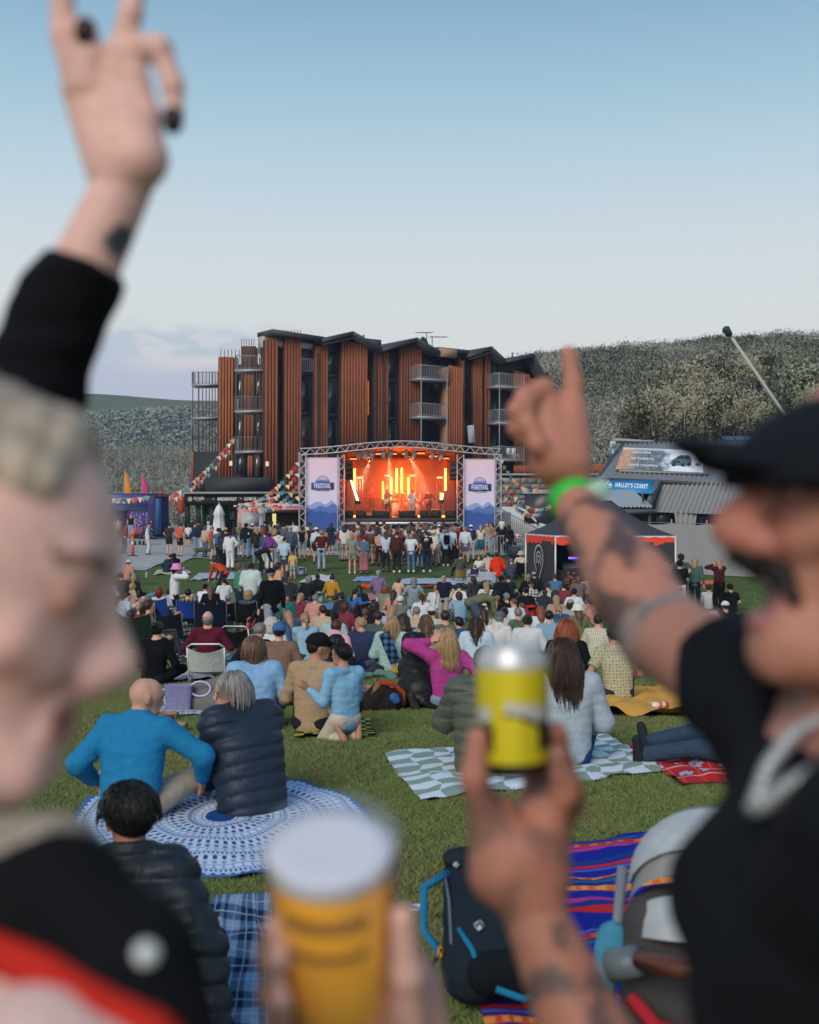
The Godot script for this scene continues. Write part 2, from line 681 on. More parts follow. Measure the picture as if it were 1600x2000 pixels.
func two_bone(a:Vector3,c:Vector3,l1:float,l2:float,hint:Vector3)->Array:
	var d:=c-a
	var l:=clampf(d.length(),absf(l1-l2)+0.02,l1+l2-0.004)
	var w:=d.normalized()
	var e:=a+w*l
	var x:=(l1*l1-l2*l2+l*l)/(2.0*l)
	var h:=sqrt(maxf(l1*l1-x*x,0.0))
	var n:=hint-w*hint.dot(w)
	n=n.normalized()if n.length()>1e-4 else w.cross(Vector3.RIGHT).normalized()
	return[a+w*x+n*h,e]
const POSES:={
	"stand":{"pel":Vector3(0,0.93,0),"aL":Vector3(-0.11,0.08,0.0),"aR":Vector3(0.12,0.08,0.02),"kh":Vector3(0,0,-1)},
	"stride":{"pel":Vector3(0,0.90,0),"aL":Vector3(-0.10,0.10,0.30),"aR":Vector3(0.1,0.08,-0.28),"kh":Vector3(0,0,-1),"lean":0.08},
	"wide":{"pel":Vector3(0,0.91,0),"aL":Vector3(-0.20,0.08,0.0),"aR":Vector3(0.2,0.08,-0.06),"kh":Vector3(0,0,-1)},
	"cross":{"pel":Vector3(0,0.11,0),"lean":0.16,"aL":Vector3(0.12,0.06,-0.30),"aR":Vector3(-0.12,0.07,-0.34),"khL":Vector3(-1,0.35,-0.4),"khR":Vector3(1,0.35,-0.4),"wL":Vector3(-0.22,0.20,-0.30),"wR":Vector3(0.22,0.20,-0.28)},
	"knees":{"pel":Vector3(0,0.11,0),"lean":0.22,"aL":Vector3(-0.12,0.07,-0.44),"aR":Vector3(0.12,0.07,-0.46),"kh":Vector3(0,1,-0.2),"wL":Vector3(-0.02,0.38,-0.46),"wR":Vector3(0.04,0.40,-0.45)},
	"out":{"pel":Vector3(0,0.11,0),"lean":-0.32,"aL":Vector3(-0.14,0.07,-0.82),"aR":Vector3(0.12,0.08,-0.84),"kh":Vector3(0,1,0),"wL":Vector3(-0.34,0.05,0.26),"wR":Vector3(0.34,0.05,0.26)},
	"side":{"pel":Vector3(0,0.12,0),"lean":0.1,"side":0.05,"aL":Vector3(-0.22,0.06,0.12),"aR":Vector3(-0.42,0.06,-0.02),"khL":Vector3(-0.6,0.1,-1),"khR":Vector3(-0.2,0.4,-1),"wL":Vector3(-0.2,0.24,-0.3),"wR":Vector3(0.32,0.06,0.05)},
	"kneel":{"pel":Vector3(0,0.25,0),"lean":0.12,"aL":Vector3(-0.10,0.06,0.10),"aR":Vector3(0.10,0.06,0.10),"kh":Vector3(0,0.2,-1),"wL":Vector3(-0.15,0.3,-0.3),"wR":Vector3(0.15,0.3,-0.3)},
	"chair":{"pel":Vector3(0,0.36,0),"lean":-0.12,"aL":Vector3(-0.15,0.08,-0.5),"aR":Vector3(0.15,0.08,-0.52),"kh":Vector3(0,1,-0.6),"wL":Vector3(-0.25,0.46,-0.22),"wR":Vector3(0.25,0.46,-0.22)},
	"bend":{"pel":Vector3(0,0.90,0.05),"lean":1.15,"aL":Vector3(-0.13,0.08,0.0),"aR":Vector3(0.13,0.08,-0.1),"kh":Vector3(0,0,-1),"wL":Vector3(-0.12,0.42,-0.62),"wR":Vector3(0.14,0.38,-0.58)},
}
func rig(p:Dictionary)->Dictionary:
	var J:={}
	var pel:Vector3=p.pel
	var lean:float=p.get("lean",0.02)
	var side:float=p.get("side",0.0)
	var tw:float=p.get("tw",0.0)
	var B0:=Basis(Vector3.UP,tw*0.3)
	var B:=Basis(Vector3.UP,tw*0.6)*Basis(Vector3.RIGHT,-lean)*Basis(Vector3.BACK,-side)
	var B2:=Basis(Vector3.UP,tw)*Basis(Vector3.RIGHT,-lean*1.3-p.get("hunch",0.08))*Basis(Vector3.BACK,-side*1.3)
	var H:=Basis(Vector3.UP,tw+p.get("hy",0.0))*Basis(Vector3.RIGHT,-(lean*0.4+p.get("hp",0.0)))*Basis(Vector3.BACK,-p.get("hs",side*0.5))
	J.pel=pel
	J.B=B
	J.B2=B2
	J.H=H
	J.che=pel+B.y*0.30
	J.nek=J.che+B2.y*0.20
	var sw:float=p.get("sw",0.18)
	J.hc=J.nek+(B2.y*0.45+H.y*0.55)*0.145-H.z*0.02
	for s in[-1,1]:
		var k:="R" if s>0 else "L"
		J["sh"+k]=J.nek+B2*Vector3(sw*s,-0.05,0.005)
		J["hi"+k]=pel+B0*Vector3(0.09*s,-0.02,0)
		var w:Vector3=p.get("w"+k,Vector3(0.27*s,pel.y-0.08,-0.06))
		var eh:Vector3=p.get("e"+k,Vector3(0.5*s,-0.35,0.75))
		var arm:=two_bone(J["sh"+k],w,0.285,0.255,eh)
		J["el"+k]=arm[0]
		J["wr"+k]=arm[1]
		J["hd"+k]=p.get("h"+k,(arm[1]-arm[0]).normalized())
		var a:Vector3=p["a"+k]
		var leg:=two_bone(J["hi"+k],a,0.43,0.42,p.get("kh"+k,p.get("kh",Vector3(0,0,-1))))
		J["kn"+k]=leg[0]
		J["an"+k]=leg[1]
		var sh:Vector3=(leg[1]-leg[0]).normalized()
		var fd:=Vector3(0.12*s,-0.06,-1).normalized()
		if absf(sh.y)<0.75:
			fd=(Vector3.UP*0.9+Vector3(0.3*s,0,-0.25))-sh*0.0
			fd=(fd-sh*fd.dot(sh)).normalized()
			if p.get("flat",false):fd=(Vector3(0.4*s,0,0.6)+sh).normalized()
		J["ft"+k]=fd
	return J
func finger_caps(L:Array,w:Vector3,d:Vector3,n:Vector3,side:float,sz:=1.0,curl:=0.5)->void:
	var u:=d.cross(n).normalized()*side
	L.append([w+d*0.015*sz,w+d*0.075*sz,0.036*sz,0.040*sz,n,2.0])
	var lens:=[0.068,0.078,0.072,0.056]
	for k in 4:
		var b:=w+(d*(0.088-0.004*absf(k-1.2))+u*(0.030-0.020*k))*sz
		var d1:=(d*cos(curl*0.5)-n*sin(curl*0.5)+u*(0.10-0.07*k)).normalized()
		var d2:=(d*cos(curl*1.3)-n*sin(curl*1.3)).normalized()
		var m:Vector3=b+d1*lens[k]*0.55*sz
		L.append([b,m,0.0095*sz,0.009*sz])
		L.append([m,m+d2*lens[k]*0.5*sz,0.009*sz,0.0075*sz])
	var t0:=w+(d*0.03+u*0.03)*sz
	var t1:=t0+(d*0.03+u*0.028-n*0.008)*sz
	L.append([t0,t1,0.014*sz,0.011*sz])
	L.append([t1,t1+(d*0.03+u*0.006-n*0.008)*sz,0.011*sz,0.009*sz])
func body_caps(J:Dictionary,q:Dictionary)->Array:
	var H:Basis=J.H
	var hc:Vector3=J.hc
	var f:float=q.get("f",1.0)
	var det:int=q.get("det",0)
	var L:=[]
	L.append([hc+H*Vector3(0,0.024,0.014),hc+H*Vector3(0,0.030,-0.012),0.092,0.086,H.x,1.17])
	L.append([hc+H*Vector3(0,0.0,-0.035),hc+H*Vector3(0,-0.072,-0.052),0.064,0.040,H.x,1.05])
	L.append([J.nek-J.B2.y*0.03,hc+H*Vector3(0,-0.05,0.018),0.062*f,0.052*f])
	L.append([hc+H*Vector3(0,0.012,-0.092),hc+H*Vector3(0,-0.026,-0.113),0.010,0.016])
	for s in[-1,1]:
		L.append([hc+H*Vector3(0.079*s,0.005,0.012),hc+H*Vector3(0.075*s,-0.028,0.004),0.017,0.012,H.x,1.8])
	if det>=1:
		L.append([hc+H*Vector3(-0.03,0.034,-0.083),hc+H*Vector3(0.03,0.034,-0.083),0.015,0.015])
		L.append([hc+H*Vector3(-0.016,-0.055,-0.094),hc+H*Vector3(0.016,-0.055,-0.094),0.011,0.011])
		L.append([hc+H*Vector3(0,-0.088,-0.078),hc+H*Vector3(0,-0.09,-0.082),0.022,0.02])
	for s in[-1,1]:
		var k:="R" if s>0 else "L"
		L.append([J["sh"+k],J["el"+k],0.048*f,0.039*f])
		L.append([J["el"+k],J["wr"+k],0.040*f,0.027*f])
		var d:Vector3=J["hd"+k]
		if det>=1:
			var n:Vector3=q.get("n"+k,J.B2.x*s+J.B2.z*0.2)
			n=(n-d*n.dot(d)).normalized()
			finger_caps(L,J["wr"+k],d,n,q.get("th"+k,-1.0*s),0.98,q.get("curl",0.5))
		else:
			L.append([J["wr"+k],J["wr"+k]+d*0.09,0.030,0.034])
			L.append([J["wr"+k]+d*0.09,J["wr"+k]+d*0.15,0.028,0.018])
		L.append([J["hi"+k],J["kn"+k],0.072*f,0.052*f])
		L.append([J["kn"+k],J["kn"+k].lerp(J["an"+k],0.3),0.050*f,0.053*f])
		L.append([J["kn"+k].lerp(J["an"+k],0.3),J["an"+k],0.053*f,0.034*f])
		L.append([J["an"+k]-J["ft"+k]*0.03,J["an"+k]+J["ft"+k]*0.16-Vector3(0,0.025,0),0.036,0.026])
		L.append([J.nek,J["sh"+k],0.05*f,0.05*f])
		L.append([J.pel+J.B.x*0.045*s,J.che+J.B2.x*0.055*s,0.088*f,0.098*f,J.B2.z,1.12])
	L.append([J.hiL,J.hiR,0.095,0.095])
	return L
func top_caps(J:Dictionary,q:Dictionary)->Array:
	var f:float=q.get("f",1.0)*q.get("w",1.0)
	var e:float=q.get("loose",0.012)
	var L:=[]
	var low:float=q.get("hem",0.05)
	for s in[-1,1]:
		var k:="R" if s>0 else "L"
		L.append([J.pel+J.B.x*0.05*s-J.B.y*low,J.che+J.B2.x*0.062*s,0.098*f+e,0.105*f+e,J.B2.z,1.08,2 if low>0.1 else 0])
		L.append([J.nek-J.B2.y*0.012,J["sh"+k],0.052*f+e*0.5,0.054*f+e])
		L.append([J.che+J.B2.x*0.07*s+J.B2.y*0.06,J["sh"+k],0.088*f+e,0.05*f+e])
		match q.get("sleeve","long"):
			"long":
				L.append([J["sh"+k],J["el"+k],0.053*f+e,0.046*f+e])
				L.append([J["el"+k],J["el"+k].lerp(J["wr"+k],0.97),0.046*f+e,0.032*f+e*0.8,Vector3.ZERO,1.0,1])
			"short":
				L.append([J["sh"+k],J["sh"+k].lerp(J["el"+k],0.72),0.053*f+e,0.050*f+e*1.5,Vector3.ZERO,1.0,1])
			"push":
				L.append([J["sh"+k],J["el"+k],0.053*f+e,0.046*f+e])
				L.append([J["el"+k],J["el"+k].lerp(J["wr"+k],0.35),0.046*f+e,0.042*f+e*1.4,Vector3.ZERO,1.0,1])
	L.append([J.pel-J.B.y*low,J.che,0.102*f+e,0.11*f+e,J.B2.z,1.06,2 if low>0.1 else 0])
	if q.get("hood",false):
		L.append([J.nek+J.B2*Vector3(-0.07,0.02,0.055),J.nek+J.B2*Vector3(0.07,0.02,0.055),0.055,0.055])
		L.append([J.nek+J.B2*Vector3(0,0.02,0.07),J.nek+J.B2*Vector3(0,-0.14,0.10),0.07,0.03])
	if q.get("collar",0.0)>0.0:
		L.append([J.nek-J.B2.y*0.02,J.nek+J.B2.y*q.collar,0.068,0.072,Vector3.ZERO,1.0,1])
	return L
func bottom_caps(J:Dictionary,q:Dictionary)->Array:
	var f:float=q.get("f",1.0)*q.get("bw",1.0)
	var kind:String=q.get("bkind","long")
	var e:float=q.get("bloose",0.012)
	var L:=[]
	L.append([J.hiL+Vector3(0.02,0.0,0),J.hiR-Vector3(0.02,0.0,0),0.112*f,0.112*f])
	L.append([J.pel,J.pel+J.B.y*0.10,0.12*f,0.115*f,J.B.z,1.1,1])
	for s in[-1,1]:
		var k:="R" if s>0 else "L"
		var hi:Vector3=J["hi"+k]
		var kn:Vector3=J["kn"+k]
		var an:Vector3=J["an"+k]
		match kind:
			"long":
				L.append([hi,kn,0.085*f+e,0.060*f+e])
				L.append([kn,kn.lerp(an,0.96),0.058*f+e,0.042*f+e*1.6,Vector3.ZERO,1.0,1])
			"short":
				L.append([hi,hi.lerp(kn,0.72),0.088*f+e,0.078*f+e*1.5,Vector3.ZERO,1.0,1])
			"skirt":
				var m:Vector3=(J.knL+J.knR)*0.5
				var b:Vector3=(J.anL+J.anR)*0.5
				L.append([hi,kn.lerp(m,0.3),0.10*f+e,0.12+e])
				L.append([kn.lerp(m,0.3),an.lerp(b,0.3).lerp(kn,0.18),0.11+e,0.13+e,Vector3.ZERO,1.0,1])
			"mini":
				L.append([hi,hi.lerp(kn,0.85),0.10*f+e,0.12+e,Vector3.ZERO,1.0,1])
	return L
func hair_mesh(J:Dictionary,style:String,cell:float)->ArrayMesh:
	var H:Basis=J.H
	var hc:Vector3=J.hc
	var nek:Vector3=J.nek
	var bk:Vector3=J.B2.z
	var dn:=-J.B2.y as Vector3
	var L:=[[hc+H*Vector3(0,0.026,0.020),hc+H*Vector3(0,0.034,-0.008),0.103,0.097,H.x,1.13]]
	var p0:=hc+H*Vector3(0,0.082,-0.070)
	var n:=H*Vector3(0,-0.56,-0.83)
	match style:
		"short":n=H*Vector3(0,-0.72,-0.69)
		"buzz":
			L=[[hc+H*Vector3(0,0.024,0.016),hc+H*Vector3(0,0.030,-0.010),0.0965,0.090,H.x,1.16]]
			n=H*Vector3(0,-0.74,-0.67)
		"fringe":
			L=[[hc+H*Vector3(0,-0.012,0.022),hc+H*Vector3(0,-0.03,0.02),0.094,0.08,H.x,1.1]]
			n=H*Vector3(0,0.5,-0.86)
			p0=hc+H*Vector3(0,0.03,0.005)
		"bob":
			L.append([hc+H*Vector3(0,0.0,0.03),hc+H*Vector3(0,-0.10,0.03),0.10,0.085,H.x,0.92])
		"curly":
			L.append([hc+H*Vector3(0,0.03,0.03),hc+H*Vector3(0,-0.05,0.03),0.122,0.11])
		"long":
			L.append([hc+H*Vector3(0,0.0,0.03),nek+bk*0.06+dn*0.03,0.098,0.085])
			L.append([nek+bk*0.06+dn*0.03,nek+bk*0.115+dn*0.22,0.085,0.050,bk,1.5])
			for s in[-1,1]:
				L.append([hc+H*Vector3(0.075*s,0.03,0.0),nek+J.B2.x*0.085*s+dn*0.06,0.035,0.03])
		"wavy":
			L.append([hc+H*Vector3(0,0.0,0.03),nek+bk*0.06+dn*0.02,0.115,0.125])
			L.append([nek+bk*0.06+dn*0.02,nek+bk*0.12+dn*0.22,0.125,0.085,bk,1.35])
			for s in[-1,1]:
				L.append([hc+H*Vector3(0.085*s,0.03,0.0),nek+J.B2.x*0.12*s+dn*0.10,0.045,0.045])
		"tail":
			var b:=hc+H*Vector3(0,0.03,0.12)
			L.append([b,b+bk*0.035-Vector3(0,0.06,0),0.035,0.036])
			L.append([b+bk*0.035-Vector3(0,0.06,0),b+bk*0.03-Vector3(0,0.22,0),0.036,0.018])
		"bun":
			L.append([hc+H*Vector3(0,0.075,0.105),hc+H*Vector3(0,0.08,0.11),0.045,0.045])
		"topknot":
			L.append([hc+H*Vector3(0,0.145,0.03),hc+H*Vector3(0,0.15,0.03),0.042,0.042])
	var amp:=0.016 if style in["curly","wavy"]else 0.005
	var post:=func(f:Field):
		f.clip(p0,n)
		if cell<0.03:f.ripple(nz2,Vector3(240,50,240)if style!="curly" else Vector3(170,170,170),amp)
	return blob(L,cell,0.02,0.0,post)
func hat_parts(J:Dictionary,style:String,c:Color,cell:float,key:String,o:Node3D)->void:
	var H:Basis=J.H
	var hc:Vector3=J.hc
	match style:
		"cap","backcap":
			var g:=node("cap",o)
			var sg:=1.0 if style=="cap" else-1.0
			var dome:=cached("dome"+key,func():return blob([[hc+H*Vector3(0,0.036,0.014),hc+H*Vector3(0,0.044,-0.010),0.112,0.106,H.x,1.11]],cell*0.8,0.02,0.0,func(f:Field):f.clip(hc+H*Vector3(0,0.028,0),H*Vector3(0,-1,0.12*sg))))
			put("crown",dome,cloth(c),g)
			var z:=-0.100 if style=="cap" else 0.115
			var zz:=-0.165 if style=="cap" else 0.175
			put("brim",cached("brim"+key,func():return blob([[hc+H*Vector3(-0.02,0.048,z),hc+H*Vector3(-0.015,0.038,zz),0.062,0.052,H.y,7.0],[hc+H*Vector3(0.02,0.048,z),hc+H*Vector3(0.015,0.038,zz),0.062,0.052,H.y,7.0]],cell*0.5,0.02)),cloth(c.darkened(0.1)),g)
		"beanie":
			put("beanie",cached("beanie"+key,func():return blob([[hc+H*Vector3(0,0.03,0.018),hc+H*Vector3(0,0.05,0.0),0.112,0.104,H.x,1.08]],cell*0.8,0.02,0.0,func(f:Field):f.clip(hc+H*Vector3(0,0.02,0),H*Vector3(0,-1,-0.3).normalized()))),cloth(c),o)
		"widehat","bucket":
			var prof:=[[0.2,0.015],[0.205,0.025],[0.12,0.045],[0.105,0.10],[0.08,0.135],[0.0,0.14]]if style=="widehat" else[[0.165,-0.02],[0.17,-0.012],[0.118,0.05],[0.105,0.11],[0.08,0.135],[0.0,0.14]]
			var h:=put("brimmed_hat",cached("lathe"+style,func():return lathe(prof,18)),cloth(c),o)
			h.transform=Transform3D(H,hc+H*Vector3(0,0.012,0.0))
func cached(k:String,f:Callable)->Mesh:
	if not cache.has(k):cache[k]=f.call()
	return cache[k]
func spec(s:String)->Dictionary:
	var d:={}
	var w:=s.split(" ",false)
	d.pose=w[0]
	for i in range(1,w.size()):
		var kv:=w[i].split("=")
		d[kv[0]]=kv[1]if kv.size()>1 else "1"
	return d
func vec(s:String)->Vector3:
	var p:=s.split(",")
	return Vector3(float(p[0]),float(p[1]),float(p[2]))
func figure(label:String,pos:Vector3,yaw:float,sp:String,group:="",cell:=0.035,share:="")->Node3D:
	var d:=spec(sp)
	var p:Dictionary=POSES[d.pose].duplicate()
	for k in["lean","side","tw","hy","hp","hs","sw","hunch"]:
		if d.has(k):p[k]=float(d[k])
	for k in["pel","aL","aR","wL","wR","eL","eR","kh","khL","khR","hL","hR"]:
		if d.has(k):p[k]=vec(d[k])
	if d.has("flat"):p.flat=true
	for k in["L","R"]:
		if d.has("W"+k):p["w"+k]=Basis(Vector3.UP,-deg_to_rad(yaw))*vec(d["W"+k])/float(d.get("s","1.0"))
	var J:=rig(p)
	var q:={"f":float(d.get("f","1.0")),"w":float(d.get("w","1.0")),"bw":float(d.get("bw","1.0")),"det":int(d.get("det","0")),"curl":float(d.get("curl","0.5"))}
	for k in["nL","nR"]:
		if d.has(k):q[k]=vec(d[k])
	for k in["thL","thR"]:
		if d.has(k):q[k]=float(d[k])
	var o:=thing("person",label,"person",pos,deg_to_rad(yaw),group)
	o.scale=Vector3.ONE*float(d.get("s","1.0"))
	var key:=share if share else "p%d"%used["person"]
	var kb:="%s|%s"%[key,d.get("f","")]
	var sk:Color=SKINS[int(d.get("skin","0"))]
	var top:PackedStringArray=d.get("top","777777").split("/")
	var bot:PackedStringArray=d.get("bot","333344").split("/")
	var hair:PackedStringArray=d.get("hair","brown/short").split("/")
	var det:int=q.det
	var bm:=skin_mat(sk,det)
	var lipc:=sk.srgb_to_linear()*Color(0.85,0.55,0.55)
	var hc:Vector3=J.hc
	var Hi:Basis=J.H.inverse()
	var paint=null
	if det>=1:
		var base:=sk.srgb_to_linear()
		var brow:Color=HAIRS.get(hair[0],HAIRS.brown).srgb_to_linear().lerp(base,0.35)
		paint=func(v:Vector3,_n:Vector3)->Color:
			var l:=Hi*(v-hc)
			if l.length()>0.17 or l.z>-0.03:return base
			if absf(l.x)<0.026 and absf(l.y+0.056)<0.011 and l.z<-0.08:return lipc
			if absf(absf(l.x)-0.034)<0.02 and absf(l.y-0.040)<0.007:return brow
			if absf(l.x)<0.05 and l.y<0.0 and l.y>-0.04:return base.lerp(Color(0.62,0.30,0.25),0.18)
			return base
	put("body",cached("body"+kb,func():return blob(body_caps(J,q),cell*(0.8 if det else 1.0),0.022,0.0,null,paint)),bm,o)
	if det>=1:
		for s in[-1,1]:
			var ey:=SphereMesh.new()
			ey.radius=0.0125
			ey.height=0.025
			ey.radial_segments=10
			ey.rings=6
			var e:=put("eye",ey,mat(Color(0.12,0.10,0.09),0.25),o)
			e.position=hc+J.H*Vector3(0.033*s,0.016,-0.087)
	var kind:=top[1]if top.size()>1 else "long"
	var pr:=top[2]if top.size()>2 else ""
	q.sleeve={"long":"long","short":"short","none":"none","puffer":"long","hood":"long","push":"push","fleece":"long","vest":"none","loose":"long","dress":"short","collar":"long"}.get(kind,"long")
	q.loose={"puffer":0.032,"hood":0.022,"none":0.004,"short":0.012,"loose":0.03,"vest":0.026,"fleece":0.02}.get(kind,0.012)
	q.hood=kind=="hood"
	if kind in["puffer","fleece","collar"]:q.collar=0.055
	q.hem=float(d.get("hem","0.05"))
	var tm:=cloth(Color(top[0]),"puffer" if kind in["puffer","vest"]else pr)
	var kt:="top%s|%s|%s|%s"%[kb,q.sleeve,q.loose,q.hem]
	var torso_dir:Vector3=J.B2.y
	var pel:Vector3=J.pel
	var post=null
	if kind in["puffer","vest"]and cell<0.034:post=func(f:Field):f.quilt(pel,torso_dir,0.085,0.018)
	put({"puffer":"padded_jacket","hood":"hooded_top","none":"sleeveless_top","vest":"padded_vest","dress":"dress"}.get(kind,"shirt" if q.sleeve=="short" else "jumper"),cached(kt+kind,func():return blob(top_caps(J,q),cell,0.03,0.006 if cell<0.034 else 0.0,post)),tm,o)
	if kind=="vest":
		q.sleeve="long"
		q.loose=0.012
		put("shirt",cached(kt+"under",func():return blob(top_caps(J,q),cell,0.03)),cloth(Color(0.75,0.75,0.76)),o)
	q.bkind=bot[1]if bot.size()>1 else "long"
	q.bloose=0.026 if d.has("baggy")else 0.010
	put({"long":"trousers","short":"shorts","skirt":"skirt","mini":"skirt"}[q.bkind],cached("bot%s|%s|%s"%[kb,q.bkind,q.bloose],func():return blob(bottom_caps(J,q),cell,0.02,0.004 if cell<0.03 else 0.0)),cloth(Color(bot[0]),bot[2]if bot.size()>2 else ""),o)
	if d.get("shoe","")!="bare":
		for k in["L","R"]:
			var an:Vector3=J["an"+k]
			var ft:Vector3=J["ft"+k]
			put("shoe",cached("shoe%s%s"%[kb,k],func():return blob([[an-ft*0.035-Vector3(0,0.03,0),an+ft*0.17-Vector3(0,0.038,0),0.045,0.036],[an,an-ft*0.01-Vector3(0,0.03,0),0.044,0.05]],cell*0.8,0.03)),mat(Color(d.get("shoe","30302f"))),o)
	if hair[1]!="bald":
		var hcol:Color=HAIRS.get(hair[0],HAIRS.brown)
		put("hair",cached("hair%s|%s"%[kb,hair[1]],func():return hair_mesh(J,hair[1],minf(cell,0.03)*(0.62 if cell<0.03 else 0.9))),hair_mat(hcol),o)
		if d.has("strands"):
			put("hair_strands",strands(J,hair[1],hcol,int(d.strands)),strand_mat(),o)
	if d.has("hat"):
		var h:PackedStringArray=d.hat.split("/")
		hat_parts(J,h[1],Color(h[0]),minf(cell,0.03),kb+h[1],o)
	if d.has("phone"):
		pass
	o.set_meta("joints",J)
	return o
func skin_mat(c:Color,det:int)->StandardMaterial3D:
	var k:="skin %s %d"%[c.to_html(),mini(det,1)]
	if not mats.has(k):
		var m:=StandardMaterial3D.new()
		if det>=1:m.vertex_color_use_as_albedo=true
		else:m.albedo_color=c
		m.roughness=0.55
		m.metallic_specular=0.35
		m.subsurf_scatter_enabled=det>=1
		if det>=1:
			m.albedo_texture=mottle_t
			m.normal_enabled=true
			m.normal_texture=weave_n
			m.normal_scale=0.35
			m.uv1_triplanar=true
			m.uv1_scale=Vector3.ONE*14.0
		m.subsurf_scatter_strength=0.08
		mats[k]=m
	return mats[k]
func hair_mat(c:Color)->StandardMaterial3D:
	var k:="hair "+c.to_html()
	if not mats.has(k):
		var m:=StandardMaterial3D.new()
		m.albedo_color=c
		m.albedo_texture=hair_t
		m.uv1_triplanar=true
		m.uv1_scale=Vector3(9,1.6,9)
		m.roughness=0.5
		m.metallic_specular=0.4
		mats[k]=m
	return mats[k]
var hair_t:NoiseTexture2D
func strand_mat()->StandardMaterial3D:
	if not mats.has("strand"):
		var m:=StandardMaterial3D.new()
		m.vertex_color_use_as_albedo=true
		m.roughness=0.45
		m.metallic_specular=0.45
		mats["strand"]=m
	return mats["strand"]
func strands(J:Dictionary,style:String,c:Color,n:int)->ArrayMesh:
	var H:Basis=J.H
	var hc:Vector3=J.hc
	var ctr:Vector3=hc+H*Vector3(0,0.026,0.012)
	var length:float={"short":0.03,"bob":0.14,"long":0.40,"wavy":0.40,"curly":0.10,"tail":0.11,"bun":0.1,"buzz":0.03}.get(style,0.1)
	var curl:float={"wavy":0.022,"curly":0.03}.get(style,0.004)
	var r:=RandomNumberGenerator.new()
	r.seed=n+31
	var st:=st_new()
	var back:Vector3=J.B2.z
	var lc:=c.srgb_to_linear()
	for k in n:
		var th:=r.randf_range(-PI,PI)
		var el:=asin(r.randf_range(-0.15,1.0))
		var dir:=Vector3(sin(th)*cos(el),sin(el),cos(th)*cos(el))
		if dir.z<-0.25 and dir.y<0.62:continue
		var tone:=r.randf_range(0.6,1.4)
		var p:=ctr+H*(dir*Vector3(0.093,0.104,0.108))
		var pts:=[p]
		var vel:=(H*Vector3(dir.x,0.0,dir.z+0.3)*0.8+Vector3(0,-0.7,0)).normalized()
		if style in["tail","bun"]:vel=H*Vector3(-dir.x*0.5,0.1,1).normalized()
		var steps:=8
		var sl:=length*r.randf_range(0.75,1.05)/steps
		var ph:=r.randf()*TAU
		for s in steps:
			vel=(vel+Vector3(0,-0.55,0)+Vector3(sin(ph+s*1.7),0,cos(ph+s*1.9))*curl*14.0).normalized()
			p+=vel*sl
			var l:=p-ctr
			var rr:=(0.106 if style!="wavy" else 0.12)+tone*0.003
			if l.length()<rr:p=ctr+l.normalized()*rr
			var ax:Vector3=J.nek
			var bx:Vector3=J.pel
			var w:=bx-ax
			var t:=clampf((p-ax).dot(w)/w.length_squared(),0.0,1.0)
			var cpt:=ax+w*t
			var off:=p-cpt
			var need:=lerpf(0.085,0.16,clampf(t*4.0,0,1))
			if off.length()<need and p.y<ax.y+0.02:p=cpt+(off+back*0.02).normalized()*need
			pts.append(p)
		st.set_color(Color(lc.r*tone,lc.g*tone,lc.b*tone))
		tube_in(st,pts,r.randf_range(0.003,0.0065)*(0.55 if style=="short" else 0.9),0.0012,3)
	st.generate_normals()
	return st.commit()
func sheet(x0:float,x1:float,z0:float,z1:float,sx:float,sz:float,h:Callable,keep=null)->ArrayMesh:
	var st:=st_new()
	st.set_smooth_group(0)
	var nxx:=int(ceil((x1-x0)/sx))
	var nzz:=int(ceil((z0-z1)/sz))
	for k in nzz:
		for i in nxx:
			var xa:=x0+i*sx
			var xb:=x0+(i+1)*sx
			var za:=z0-k*sz
			var zb:=z0-(k+1)*sz
			if keep!=null and not keep.call((xa+xb)*0.5,(za+zb)*0.5):continue
			quad(st,Vector3(xa,h.call(xa,za),za),Vector3(xb,h.call(xb,za),za),Vector3(xb,h.call(xb,zb),zb),Vector3(xa,h.call(xa,zb),zb))
	st.index()
	st.generate_normals()
	return st.commit()
func lawn_edge(x:float)->float:
	if x<-9.0:
		return lerpf(63.0,50.0,smoothstep(-9.0,-13.5,x))
	return 63.0
func right_hill(x:float,z:float)->float:
	var d:=-z
	var ridge:=lerpf(11.0,33.5,smoothstep(-30.0,34.0,x))+smoothstep(34.0,95.0,x)*3.6
	return-0.6+ridge*pow(smoothstep(98.0,262.0,d),0.8)*(1.0+0.05*nz.get_noise_2d(x*0.25,d*0.25))
func left_rise(x:float,z:float)->float:
	var d:=-z
	return 0.6+10.5*smoothstep(108.0,235.0,d)+0.9*nz.get_noise_2d(x*0.5+40.0,d*0.4)*smoothstep(108.0,140.0,d)
func mid_slope(x:float,z:float)->float:
	var d:=-z
	var v:=nz2.get_noise_2d(x*0.013,d*0.010)
	return 5.0+(44.0+12.0*v)*smoothstep(330.0,640.0,d)*(0.86+0.12*cos(x*0.021+2.2))
func far_hill(x:float,z:float)->float:
	var d:=-z
	return 10.0+(76.0-6.0*smoothstep(-240.0,-150.0,x)+2.0*nz2.get_noise_2d(x*0.01,3.0))*smoothstep(560.0,860.0,d)
